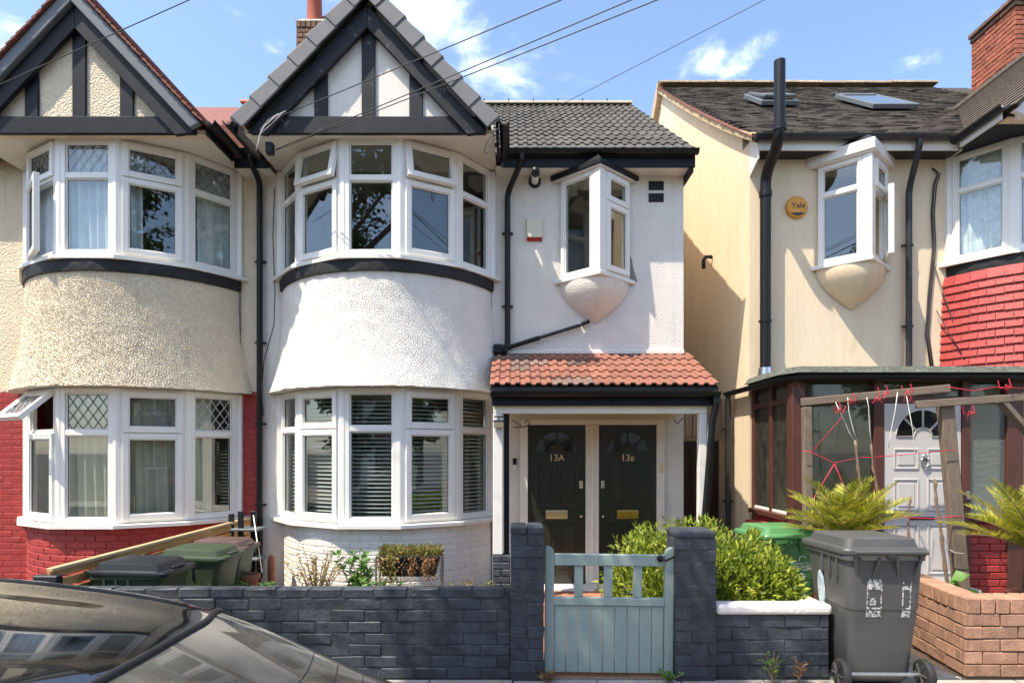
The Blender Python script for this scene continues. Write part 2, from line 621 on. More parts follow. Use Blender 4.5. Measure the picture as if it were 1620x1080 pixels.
mat('beam_wood', (0.20, 0.15, 0.11), 0.85, 0.25, 9, 0.005, 40, stretch=(0.7, 6, 6), stain=(0.17, 0.13, 0.10), sscale=9, slo=0.6, shi=0.75)
mat('fence_wood', (0.52, 0.28, 0.10), 0.7, 0.2, 8, 0.002, 40, orand=0.12, stretch=(5, 0.6, 5))
mat('pale_wood', (0.50, 0.36, 0.20), 0.7, 0.2, 8, 0.002, 40, stretch=(5, 0.6, 5))
mat('moss_felt', (0.10, 0.105, 0.085), 0.95, 0.4, 22, 0.012, 60, stain=(0.25, 0.25, 0.20), sscale=14, slo=0.55, shi=0.75)
mat('bin_grey', (0.080, 0.080, 0.078), 0.5, 0.12, 6, 0.0015, 90, stain=(0.16, 0.155, 0.145), sscale=5, slo=0.62, shi=0.85)
mat('bin_black', (0.010, 0.012, 0.016), 0.42, 0.2, 6, 0.001, 90, stain=(0.10, 0.10, 0.10), sscale=5, slo=0.66, shi=0.85)
mat('bin_green', (0.065, 0.20, 0.062), 0.45, 0.12, 6, 0.001, 90, stain=(0.12, 0.22, 0.10), sscale=5, slo=0.62, shi=0.85)
mat('bin_green_lid', (0.10, 0.26, 0.10), 0.42, 0.1, 6, 0.001, 90)
mat('bin_olive', (0.040, 0.062, 0.030), 0.5, 0.2, 6, 0.001, 90, stain=(0.27, 0.28, 0.2), sscale=5, slo=0.6, shi=0.8)
mat('bin_maroon', (0.10, 0.06, 0.055), 0.5, 0.25, 6, 0.001, 90, stain=(0.3, 0.22, 0.18), sscale=7, slo=0.6, shi=0.8)
mat('rubber', (0.022, 0.022, 0.022), 0.75, 0.2, 10)
mat('worn_print', (0.48, 0.48, 0.46), 0.7, 0.08, 30)
mat('pale_print', (0.70, 0.76, 0.70), 0.6, 0.03, 30)
mat('asphalt', (0.055, 0.054, 0.052), 0.9, 0.25, 12, 0.004, 180)
mat('paving', (0.33, 0.30, 0.265), 0.9, 0.18, 8, 0.003, 90, orand=0.12, stain=(0.20, 0.18, 0.15), sscale=4, slo=0.55, shi=0.8)
mat('kerb_stone', (0.30, 0.285, 0.26), 0.9, 0.15, 9, 0.004, 80)
mat('soil', (0.085, 0.062, 0.042), 0.95, 0.35, 9, 0.02, 35)
mat('path_tile', (0.36, 0.155, 0.09), 0.7, 0.25, 8, 0.002, 40, orand=0.2)
mat('far_ground', (0.10, 0.10, 0.08), 0.95, 0.3, 0.3)
mat('cable', (0.030, 0.030, 0.034), 0.6, 0.1, 5)
mat('white_cable', (0.55, 0.54, 0.50), 0.6, 0.1, 5)
mat('curtain_blue', (0.70, 0.72, 0.76), 0.9, 0.12, 5)
mat('curtain_cream', (0.62, 0.57, 0.45), 0.9, 0.12, 5)
mat('net_white', (0.74, 0.74, 0.74), 0.9, 0.22, 16)
mat('blind_slat', (0.55, 0.54, 0.50), 0.55, 0.08, 5)
mat('room_wall', (0.34, 0.30, 0.25), 0.9, 0.1, 2)
mat('room_floor', (0.12, 0.08, 0.05), 0.7, 0.2, 3)
mat('lead', (0.16, 0.165, 0.17), 0.5, 0.15, 20, metal=0.3)
mat('lead_pale', (0.55, 0.56, 0.56), 0.5, 0.1, 20)
mat('alarm_cream', (0.74, 0.68, 0.52), 0.5, 0.05, 8)
mat('alarm_red', (0.35, 0.03, 0.02), 0.35, 0.05, 8)
mat('alarm_yellow', (0.70, 0.31, 0.03), 0.4, 0.05, 8)
mat('alarm_black', (0.02, 0.018, 0.015), 0.35, 0.05, 8)
mat('bark', (0.12, 0.095, 0.07), 0.95, 0.35, 14, 0.015, 22)
mat('cane', (0.24, 0.16, 0.11), 0.9, 0.3, 20, 0.004, 60)
mat('string_red', (0.60, 0.03, 0.06), 0.7, 0.08, 20)
mat('string_white', (0.70, 0.68, 0.62), 0.8, 0.08, 20)
mat('eroded_paint', (0.60, 0.60, 0.57), 0.7, 0.08, 30, stain=(0.085, 0.086, 0.085), sscale=55, slo=0.46, shi=0.54)
mat('pot_black', (0.02, 0.018, 0.017), 0.5, 0.2, 8)
mat('pot_clay', (0.36, 0.13, 0.07), 0.85, 0.2, 9)
mat('cement', (0.42, 0.40, 0.34), 0.95, 0.25, 8, 0.01, 30, stain=(0.22, 0.24, 0.12), sscale=7, slo=0.5, shi=0.65)
mat('grey_patch', (0.27, 0.26, 0.24), 0.95, 0.25, 14, 0.008, 40)
mat('blue_board', (0.42, 0.52, 0.57), 0.6, 0.25, 12, stain=(0.70, 0.72, 0.72), sscale=12, slo=0.5, shi=0.65)
mat('car_paint', (0.012, 0.012, 0.012), 0.03, 0.15, 4, coat=0.6, stain=(0.17, 0.155, 0.125), sscale=5, slo=0.48, shi=1.0)
mat('car_trim', (0.012, 0.012, 0.012), 0.5, 0.1, 10)
mat('car_seat', (0.03, 0.03, 0.032), 0.9, 0.1, 10)
mat('car_light', (0.35, 0.02, 0.02), 0.15, 0.05, 10)
mat('opposite_wall', (0.25, 0.18, 0.13), 0.9, 0.1, 2)
mat('opposite_roof', (0.16, 0.08, 0.06), 0.9, 0.2, 6)
mat('red_car', (0.35, 0.015, 0.015), 0.2, 0.05, 6, coat=0.6)
glass_mat('glass', 1.95, (0.93, 0.97, 0.96))
glass_mat('porch_glass', 1.65, (0.55, 0.61, 0.57), 0.03, dust=0.09)
fm = mat('frosted', (0.55, 0.62, 0.58), 0.22, 0.05, 3, 0.012, 26, spec=0.6)
fm.node_tree.nodes['Principled BSDF'].inputs['Transmission Weight'].default_value = 0.8
fm.node_tree.nodes['Principled BSDF'].inputs['IOR'].default_value = 1.3
glass_mat('car_glass', 1.9, (0.30, 0.35, 0.32), 0.02, dust=0.25)
mat('dark_glass', (0.012, 0.014, 0.014), 0.05, 0.05, 3, spec=0.9)
mat('skylight_glass', (0.10, 0.12, 0.14), 0.06, 0.05, 3, spec=1.0)
leaf_mat('laurel', (0.07, 0.13, 0.015), (0.48, 0.55, 0.07), trans=0.42, c3=(0.60, 0.58, 0.16))
leaf_mat('fern', (0.16, 0.22, 0.02), (0.55, 0.50, 0.06), trans=0.3, rough=0.6, c3=(0.40, 0.27, 0.11))
leaf_mat('fresh', (0.07, 0.18, 0.03), (0.18, 0.36, 0.06))
leaf_mat('yellow_leaf', (0.30, 0.21, 0.05), (0.44, 0.36, 0.10))
leaf_mat('sedum', (0.17, 0.17, 0.04), (0.32, 0.29, 0.08), c3=(0.42, 0.13, 0.07))
leaf_mat('dry', (0.28, 0.13, 0.05), (0.40, 0.23, 0.10))
leaf_mat('street_leaf', (0.035, 0.075, 0.014), (0.085, 0.15, 0.03), trans=0.4)
leaf_mat('violet', (0.25, 0.18, 0.40), (0.40, 0.33, 0.55))

# ------------------------------------------------------------------ the setting: ground, road, pavement, gardens
def sheet(name, x0, x1, y0, y1, z, m, thick=0.0):
    b = MB()
    if thick:
        b.box(x0, x1, y0, y1, z - thick, z)
    else:
        b.add([(x0, y0, z), (x1, y0, z), (x1, y1, z), (x0, y1, z)], [(0, 1, 2, 3)])
    return tag(b.build(name, m), kind='structure')


sheet('ground', -700, 700, -700, 700, -0.16, 'far_ground')
sheet('road', -60, 60, -5.2, 2.3, -0.12, 'asphalt', 0.03)
pav = sheet('pavement', -60, 60, 2.45, 4.60, -0.012, 'mortar', 0.13)
sheet('pavement_opposite', -60, 60, -7.4, -5.2, 0.0, 'paving', 0.14)
sheet('kerb', -60, 60, 2.30, 2.448, 0.004, 'kerb_stone', 0.15)
sheet('garden_soil', -9.5, 9.5, 4.604, 7.8, -0.02, 'soil', 0.12)
sheet('yard_passage', 2.14, 2.94, 7.804, 18, -0.01, 'cement', 0.1)
pathw = sheet('front_path', 0.24, 1.17, 4.61, 7.80, 0.006, 'mortar', 0.05)
sheet('side_path', 2.32, 3.28, 4.61, 6.65, 0.004, 'cement', 0.05)

slab = MB().box(-0.296, 0.296, -0.296, 0.296, -0.01, 0.0)
slab_me = slab.mesh('paving_slab')
slab_me.materials.append(MATS['paving'])
for j in range(3):
    for i in range(9):
        o = bpy.data.objects.new('paving_slab', slab_me)
        link(o, pav, Matrix.Translation((-0.9 + i * 0.605 + (0.3 if j % 2 else 0), 4.29 - j * 0.605, R.uniform(-0.001, 0.002))))
pt = MB().box(-0.147, 0.147, -0.147, 0.147, -0.006, 0.008).mesh('path_tile')
pt.materials.append(MATS['path_tile'])
for j in range(10):
    for i in range(3):
        o = bpy.data.objects.new('path_tile', pt)
        link(o, pathw, Matrix.Translation((0.405 + i * 0.302, 4.78 + j * 0.302, 0.008 + R.uniform(-0.001, 0.001))))


# ------------------------------------------------------------------ brick pieces
def brick_mesh(name, m, L=0.215, H=0.065, D=0.10, bev=0.006, jit=0.0018, seed=0):
    rr = random.Random(seed)
    bm = bmesh.new()
    bmesh.ops.create_cube(bm, size=1)
    for v in bm.verts:
        v.co = Vector((v.co.x * L, v.co.y * D, v.co.z * H))
    bmesh.ops.bevel(bm, geom=bm.edges[:], offset=bev, segments=1, affect='EDGES')
    for v in bm.verts:
        v.co += Vector((rr.uniform(-jit, jit), rr.uniform(-jit, jit), rr.uniform(-jit, jit)))
    me = bpy.data.meshes.new(name)
    bm.to_mesh(me)
    bm.free()
    me.materials.append(MATS[m])
    return me


def bricks_on(parent, path, z0, courses, m, gauge=0.075, blen=0.215, joint=0.010, depth=0.06, proud=0.0, name='brick',
              jitter=0.003, keep=None, half_at_ends=True, H=None, jit=0.0018, bev=0.006):
    """lay bricks along a plan path given by path(s)->(point xy, tangent xy, outward xy), s in metres; path.length"""
    mesh_v = [brick_mesh(name, m, blen, H or (gauge - joint), depth, bev, jit=jit, seed=k + courses) for k in range(6)]
    total = path.length
    for c in range(courses):
        s = 0.0 if c % 2 == 0 else -(blen + joint) / 2
        while s < total - 0.02:
            a, b = max(s, 0), min(s + blen, total)
            if b - a > 0.03:
                mid = (a + b) / 2
                p, t, n = path(mid)
                z = z0 + c * gauge + gauge / 2
                if keep is None or keep(p[0], z):
                    o = bpy.data.objects.new(name, R.choice(mesh_v))
                    off = proud - depth / 2 + R.uniform(-jitter, jitter)
                    M = Matrix.Translation((p[0] + n[0] * off, p[1] + n[1] * off, z + R.uniform(-0.002, 0.002))) \
                        @ Matrix.Rotation(math.atan2(t[1], t[0]) + R.uniform(-0.008, 0.008), 4, 'Z') \
                        @ Matrix.Rotation(R.uniform(-0.006, 0.006), 4, 'Y') \
                        @ Matrix.Diagonal(((b - a) / blen, 1, 1, 1))
                    link(o, parent, M)
            s += blen + joint


class Line:
    def __init__(self, a, b):
        self.a = Vector(a); self.b = Vector(b)
        self.length = (self.b - self.a).length
        self.t = (self.b - self.a).normalized()
        self.n = Vector((self.t.y, -self.t.x))

    def __call__(self, s):
        return self.a + self.t * s, self.t, self.n


class Poly:
    """polyline path"""
    def __init__(self, pts):
        self.p = [Vector(q) for q in pts]
        self.cum = [0]
        for i in range(len(pts) - 1):
            self.cum.append(self.cum[-1] + (self.p[i + 1] - self.p[i]).length)
        self.length = self.cum[-1]

    def __call__(self, s):
        i = 0
        while i < len(self.p) - 2 and s > self.cum[i + 1]:
            i += 1
        t = (self.p[i + 1] - self.p[i]).normalized()
        return self.p[i] + t * (s - self.cum[i]), t, Vector((t.y, -t.x))


# ------------------------------------------------------------------ windows
def window(root, p0, p1, z0, z1, kind='fixed', trans=0.655, open_top=0.0, open_side=0.0, hinge='R', lead=None,
           blind=False, curtain=None, cuts=None, fmat='upvc', tag_label=None, fw=0.055, backing=None):
    p0 = Vector(p0); p1 = Vector(p1)
    u = (p1 - p0)
    L = u.length
    H = z1 - z0
    W = Matrix.Translation((p0.x, p0.y, z0)) @ Matrix.Rotation(math.atan2(u.y, u.x), 4, 'Z')
    t = H * trans
    b = MB(W)
    yo, yi = -0.035, 0.04
    b.box(0, fw, yo, yi, 0, H)
    b.box(L - fw, L, yo, yi, 0, H)
    b.box(fw, L - fw, yo, yi, 0, fw)
    b.box(fw, L - fw, yo, yi, H - fw, H)
    b.box(fw, L - fw, yo + 0.002, yi, t - 0.028, t + 0.028)
    # stepped inner bead
    for (za, zb) in ((fw, t - 0.028), (t + 0.028, H - fw)):
        b.box(fw, fw + 0.016, yo + 0.018, yi - 0.01, za, zb)
        b.box(L - fw - 0.016, L - fw, yo + 0.018, yi - 0.01, za, zb)
        b.box(fw + 0.016, L - fw - 0.016, yo + 0.018, yi - 0.01, za, za + 0.016)
        b.box(fw + 0.016, L - fw - 0.016, yo + 0.018, yi - 0.01, zb - 0.016, zb)
    win = b.build('window', fmat, root, bevel=0.004, seg=1)
    if tag_label:
        win['label'] = tag_label

    def pane(M, x0, x1, za, zb, y, lattice):
        MB(M).box(x0, x1, y - 0.003, y + 0.003, za, zb).build('pane', 'glass', win)
        g = MB(M)
        g.box(x0, x0 + 0.006, y - 0.008, y - 0.0035, za, zb).box(x1 - 0.006, x1, y - 0.008, y - 0.0035, za, zb)
        g.box(x0 + 0.006, x1 - 0.006, y - 0.008, y - 0.0035, za, za + 0.006).box(x0 + 0.006, x1 - 0.006, y - 0.008, y - 0.0035, zb - 0.006, zb)
        g.build('gasket', 'rubber', win)
        if lattice:
            lb = MB(M)
            w, h = x1 - x0, zb - za
            nx = max(3, round(w / 0.105))
            dx = w / nx
            dz = dx * 1.35
            k = math.tan(math.atan2(dz, dx))
            for sgn in (1, -1):
                c = -h / k - dx
                while c < w + h / k + dx:
                    # line x = c + s*sgn..., from bottom to top
                    xa, xb = c, c + sgn * h / k
                    pts = []
                    A = Vector((xa, 0)); B = Vector((xb, h))
                    d = B - A
                    t0, t1 = 0.0, 1.0
                    for lo, hi, a0, dd in ((0, w, A.x, d.x),):
                        ta, tb = (lo - a0) / dd, (hi - a0) / dd
                        if ta > tb: ta, tb = tb, ta
                        t0, t1 = max(t0, ta), min(t1, tb)
                    if t1 - t0 > 0.02:
                        P = A + d * t0; Q = A + d * t1
                        lb.bar((x0 + P.x, y - 0.006, za + P.y), (x0 + Q.x, y - 0.006, za + Q.y), 0.004, 0.0075, up=(1, 0, -sgn * d.x / d.y))
                    c += dx
            lb.build('lead_lattice', lattice, win)

    def sash(M, x0, x1, za, zb, lattice):
        s = MB(M)
        w = 0.062
        ya, yb = -0.062, -0.004
        s.box(x0, x0 + w, ya, yb, za, zb).box(x1 - w, x1, ya, yb, za, zb)
        s.box(x0 + w, x1 - w, ya, yb, za, za + w).box(x0 + w, x1 - w, ya, yb, zb - w, zb)
        i = 0.012
        s.box(x0 + w, x0 + w + i, ya + 0.014, yb - 0.006, za + w, zb - w).box(x1 - w - i, x1 - w, ya + 0.014, yb - 0.006, za + w, zb - w)
        s.box(x0 + w + i, x1 - w - i, ya + 0.014, yb - 0.006, za + w, za + w + i).box(x0 + w + i, x1 - w - i, ya + 0.014, yb - 0.006, zb - w - i, zb - w)
        s.build('sash', fmat, win, bevel=0.005, seg=2)
        pane(M, x0 + w + i - 0.002, x1 - w - i + 0.002, za + w + i - 0.002, zb - w - i + 0.002, -0.028, lattice)

    e = 0.028
    Hx = L - e if hinge == 'R' else e
    Mside = W @ Matrix.Translation((Hx, -0.03, 0)) @ Matrix.Rotation(rad(open_side) * (1 if hinge == 'R' else -1), 4, 'Z') @ Matrix.Translation((-Hx, 0.03, 0))
    Mtop = W @ Matrix.Translation((0, -0.03, H - e)) @ Matrix.Rotation(rad(-open_top), 4, 'X') @ Matrix.Translation((0, 0.03, -H + e))
    if kind in ('casement', 'top'):
        sash(Mtop, e, L - e, t + 0.006, H - e, lead[0] if lead else None)
    else:
        pane(W, fw + 0.014, L - fw - 0.014, t + 0.04, H - fw - 0.014, 0.0, lead[0] if lead else None)
    if kind == 'casement':
        sash(Mside, e, L - e, e, t - 0.006, None)
    else:
        pane(W, fw + 0.014, L - fw - 0.014, fw + 0.014, t - 0.04, 0.0, None)
    if blind:
        s = MB(W)
        z = 0.07
        while z < H - 0.08:
            dy, dz = 0.019, 0.0085
            yy = 0.10
            s.add([(0.03, yy - dy, z - dz), (L - 0.03, yy - dy, z - dz), (L - 0.03, yy, z + 0.003), (0.03, yy, z + 0.003), (L - 0.03, yy + dy, z + dz), (0.03, yy + dy, z + dz),
                   (0.03, yy - dy, z - dz - 0.002), (L - 0.03, yy - dy, z - dz - 0.002), (L - 0.03, yy + dy, z + dz - 0.002), (0.03, yy + dy, z + dz - 0.002)],
                  [(0, 1, 2, 3), (3, 2, 4, 5), (6, 7, 1, 0), (6, 9, 8, 7), (5, 4, 8, 9)])
            z += 0.046
        for fx in (0.22, 0.78):
            s.box(L * fx - 0.001, L * fx + 0.001, 0.074, 0.076, 0.05, H - 0.05)
        s.box(0.03, L - 0.03, 0.07, 0.12, H - 0.075, H - 0.04).box(0.03, L - 0.03, 0.08, 0.12, 0.03, 0.05)
        o = s.build('blind', 'blind_slat', win)
        o['kind'] = 'stuff'
    if curtain:
        cm, x0f, x1f, dep = curtain
        rows = []
        n = 60
        ph = R.uniform(0, 6)
        for iz in range(9):
            zz = 0.02 + (H - 0.04) * iz / 8
            row = []
            for ix in range(n + 1):
                f = ix / n
                x = L * (x0f + (x1f - x0f) * f)
                fold = math.sin(x * 62 + ph + 0.25 * iz) * 0.024 + math.sin(x * 23 + ph * 2) * 0.018
                row.append((x, dep + fold * (0.7 + 0.05 * (8 - iz)), zz))
            rows.append(row)
        MB(W).grid(rows).build('curtain', cm, win, smooth=True)
    return win


# ------------------------------------------------------------------ the bay every house of this street has
BAY = [(-1.28, 7.83), (-0.91, 7.35), (-0.315, 7.0), (0.315, 7.0), (0.91, 7.35), (1.28, 7.83)]
WALL = 7.85


def bay_off(d, cx):
    """facet polygon pushed out by d"""
    P = [Vector(p) for p in BAY]
    N = []
    for i in range(5):
        t = (P[i + 1] - P[i]).normalized()
        N.append(Vector((t.y, -t.x)))
    out = []
    for i in range(6):
        if i == 0:
            q = P[0] + N[0] * d
            # slide to the wall plane
            t = (P[1] - P[0]).normalized()
            q = q + t * ((WALL - q.y) / t.y)
        elif i == 5:
            q = P[5] + N[4] * d
            t = (P[5] - P[4]).normalized()
            q = q + t * ((WALL - q.y) / t.y)
        else:
            n = (N[i - 1] + N[i]).normalized()
            q = P[i] + n * (d / n.dot(N[i]))
        out.append(Vector((q.x + cx, q.y)))
    return out


def bow(th, off, cx):
    """smooth bow through the facet corners; th in -1..1"""
    a = rad(75.5) * th
    r = 1.262 + 0.075 * (abs(th) ** 4) + off
    return Vector((cx + r * math.sin(a), 8.216 - r * math.cos(a)))


class Bow:
    def __init__(self, off, cx, lim=1.0):
        self.pts = [bow(-lim + 2 * lim * i / 80, off, cx) for i in range(81)]
        self.P = Poly(self.pts)
        self.length = self.P.length

    def __call__(self, s):
        return self.P(s)


def band(pts, z0, z1, thick):
    """vertical-faced solid following plan points, going back by thick (towards +y)"""
    n = len(pts)
    outer0 = [(p.x, p.y, z0) for p in pts]
    outer1 = [(p.x, p.y, z1) for p in pts]
    back1 = [(p.x, max(p.y, WALL) + thick, z1) for p in pts]
    back0 = [(p.x, max(p.y, WALL) + thick, z0) for p in pts]
    b = MB()
    vs = outer0 + outer1 + back1 + back0
    fs = []
    for i in range(n - 1):
        for k in range(4):
            a, c = k * n, ((k + 1) % 4) * n
            fs.append((a + i, a + i + 1, c + i + 1, c + i))
    fs.append((0, n, 2 * n, 3 * n))
    fs.append((n - 1, 2 * n - 1, 3 * n - 1, 4 * n - 1))
    return b.add(vs, fs)


def lumps(nv, nu, lo, hi, seed):
    """band-passed random field for pebbledash"""
    rg = np.random.default_rng(seed)
    a = rg.normal(size=(nv, nu))
    F = np.fft.fft2(a)
    fy = np.fft.fftfreq(nv)[:, None]; fx = np.fft.fftfreq(nu)[None]
    fr = np.hypot(fy, fx)
    F *= np.exp(-((fr - lo) / hi) ** 2)
    g = np.real(np.fft.ifft2(F))
    return g / g.std()


def skirt(root, cx, z0, z1, m, seed, amp=0.0042):
    """pebbledashed bow that flares out towards its foot"""
    nu, nv = 640, 270
    g = lumps(nv + 1, nu + 1, 0.23, 0.09, seed)
    g = np.sign(g) * np.abs(g) ** 1.25
    big = lumps(nv + 1, nu + 1, 0.0, 0.025, seed + 1)
    g = np.clip(g, -1.3, 2.8) * amp + big * 0.0012
    P = np.empty((nv + 1, nu + 1, 3))
    th = np.linspace(-1, 1, nu + 1)
    a = rad(75.5) * th
    for i in range(nv + 1):
        t = 1 - i / nv                       # 0 at the top
        off = 0.012 + 0.04 * t + 0.125 * t ** 2.6 + g[i]
        r = 1.262 + 0.075 * np.abs(th) ** 4 + off
        P[i, :, 0] = cx + r * np.sin(a)
        P[i, :, 1] = 8.216 - r * np.cos(a)
        P[i, :, 2] = z0 + (z1 - z0) * i / nv
    P[0, :, 2] += lumps(2, nu + 1, 0.0, 0.03, seed + 3)[0] * 0.004
    V = P.reshape(-1, 3)
    idx = np.arange((nv + 1) * (nu + 1)).reshape(nv + 1, nu + 1)
    Q = np.stack([idx[:-1, :-1], idx[:-1, 1:], idx[1:, 1:], idx[1:, :-1]], -1).reshape(-1, 4)
    me = bpy.data.meshes.new('bay_skirt')
    me.vertices.add(len(V))
    me.vertices.foreach_set('co', V.reshape(-1))
    me.loops.add(Q.size)
    me.loops.foreach_set('vertex_index', Q.reshape(-1).astype(np.int32))
    me.polygons.add(len(Q))
    me.polygons.foreach_set('loop_start', (np.arange(len(Q)) * 4).astype(np.int32))
    me.polygons.foreach_set('loop_total', np.full(len(Q), 4, np.int32))
    me.polygons.foreach_set('use_smooth', np.ones(len(Q), bool))
    me.update(calc_edges=True)
    me.materials.append(MATS[m])
    o = bpy.data.objects.new('bay_skirt', me)
    link(o, root)
    # underside of the flare
    low = [Vector((p[0], p[1])) for p in P[0, ::10]]
    inn = bay_off(-0.02, cx)
    b = MB()
    pts2 = []
    pp = Poly(inn)
    for i in range(len(low)):
        q, _, _ = pp(pp.length * i / (len(low) - 1))
        pts2.append(q)
    b.grid([[(p.x, p.y, z0 + 0.002) for p in low], [(p.x, p.y, z0 + 0.004) for p in pts2]])
    b.build('skirt_underside', 'soffit_white', root)
    return o


def room(root, x0, x1, z0, z1, y1=11.0, cx=None):
    b = MB()
    y0 = WALL + 0.02
    q = [(x0, y0), (x0, y1), (x1, y1), (x1, y0)]
    b.add([(x, y, z) for z in (z0, z1) for x, y in q], [(0, 1, 5, 4), (1, 2, 6, 5), (2, 3, 7, 6), (4, 5, 6, 7)])
    b.build('room_wall', 'room_wall', root)
    f = MB()
    f.add([(x0, y0, z0 + 0.002), (x1, y0, z0 + 0.002), (x1, y1, z0 + 0.002), (x0, y1, z0 + 0.002)], [(0, 1, 2, 3)])
    f.build('room_floor', 'room_floor', root)


def bay(root, cx, dz, style):
    """both storeys of a bay: windows, sills, bands, skirt, plinth and rooms"""
    up0, up1 = 3.82 + dz, 5.112 + dz
    g0, g1 = 0.865 + dz, 2.355 + dz
    S = style
    P = [Vector((p[0] + cx, p[1])) for p in BAY]
    for fl, (a, b_) in enumerate(((up0, up1), (g0, g1))):
        if fl == 1 and not S.get('ground', True):
            continue
        for i in range(5):
            spec = S['win'][fl][i]
            if spec is None:
                continue
            t = (P[i + 1] - P[i]).normalized()
            window(root, P[i] + t * 0.022, P[i + 1] - t * 0.022, a, b_, **spec)
        for i in range(6):                       # corner posts between the facets
            n = (P[i] - Vector((cx, 8.2))).normalized()
            o = bay_off(0.036, cx)[i]
            b = MB()
            t1 = (P[min(i + 1, 5)] - P[min(i, 4)]).normalized()
            t0 = (P[max(i, 1)] - P[max(i - 1, 0)]).normalized()
            n0 = Vector((t0.y, -t0.x)); n1 = Vector((t1.y, -t1.x))
            c = P[i]
            q = [c - t0 * 0.026 + n0 * 0.040, o + (o - c).normalized() * 0.004, c + t1 * 0.026 + n1 * 0.040, c + t1 * 0.026 - n1 * 0.045, c - t0 * 0.026 - n0 * 0.045]
            if i in (0, 5):
                s = -1 if i == 0 else 1
                q = [c + Vector((0, -0.03)), c + Vector((s * 0.07, -0.03)), c + Vector((s * 0.07, 0.06)), c + Vector((0, 0.06))]
            b.prism([(p.x, p.y, a) for p in q], (0, 0, b_ - a))
            b.build('corner_post', S.get('frame', 'upvc'), root, bevel=0.006, seg=2)
        # head board over the windows
        hd = bay_off(0.020, cx)
        hb = MB()
        for i in range(5):
            hb.prism([(hd[i].x, hd[i].y, b_), (hd[i + 1].x, hd[i + 1].y, b_), (P[i + 1].x, P[i + 1].y + 0.05, b_), (P[i].x, P[i].y + 0.05, b_)], (0, 0, 0.012))
        hb.build('window_head', S.get('frame', 'upvc'), root)
        # sill
        so = bay_off(0.125 if fl else 0.105, cx)
        si = bay_off(-0.05, cx)
        sb = MB()
        for i in range(5):
            top = [(so[i].x, so[i].y, a - 0.014), (so[i + 1].x, so[i + 1].y, a - 0.014), (si[i + 1].x, si[i + 1].y, a + 0.001), (si[i].x, si[i].y, a + 0.001)]
            low = [(p[0], p[1], a - 0.052) for p in top]
            sb.add(top + low, [(0, 1, 2, 3), (7, 6, 5, 4), (0, 4, 5, 1), (2, 6, 7, 3)] + ([(0, 3, 7, 4)] if i == 0 else []) + ([(1, 5, 6, 2)] if i == 4 else []))
        sb.build('sill', S.get('sill', 'sill_white'), root)
    # black band under the upper sill
    bp = [bow(-1 + 2 * i / 60, 0.030, cx) for i in range(61)]
    bb = MB()
    rows = []
    for z, o in ((up0 - 0.054, 0.0), (up0 - 0.052, 0.045), (up0 - 0.11, 0.05), (up0 - 0.178, 0.042), (up0 - 0.182, 0.0)):
        rows.append([(p.x, p.y, z) for p in [bow(-1 + 2 * i / 60, o + 0.004 * math.sin(i * 1.7 + z * 40), cx) for i in range(61)]])
    bb.grid(rows).build('lead_band', S.get('band', 'black_band'), root, smooth=True, angle=50)
    if S.get('skirt'):
        skirt(root, cx, g1 + 0.012, up0 - 0.178, S['skirt'], S['seed'], S.get('amp', 0.0042))
    if S.get('ground', True):
        # painted brick plinth under the ground floor sill
        zt = g0 - 0.053
        bk = band([bow(-1 + 2 * i / 60, -0.0025, cx) for i in range(61)], -0.12, zt, 0.0)
        bk.build('plinth', S['mortar'], root)
        bricks_on(root, Bow(0.0, cx), zt - 0.075 * 12, 12, S['brick'], depth=0.05, proud=0.001, jitter=0.0012, jit=0.0014)
    room(root, cx - 1.36, cx + 1.36, up0 - 0.25, up1 + 0.02)
    if S.get('ground', True):
        room(root, cx - 1.36, cx + 1.36, g0 - 0.5, g1 + 0.02)


def slope_pt(cx, apex, k, side, d, Y, perp=0.0):
    """point on a gable slope: d metres down from the apex along the slope, perp metres below it"""
    a = math.atan(k)
    return Vector((cx + side * (d * math.cos(a) - perp * math.sin(a)), Y, apex - d * math.sin(a) - perp * math.cos(a)))


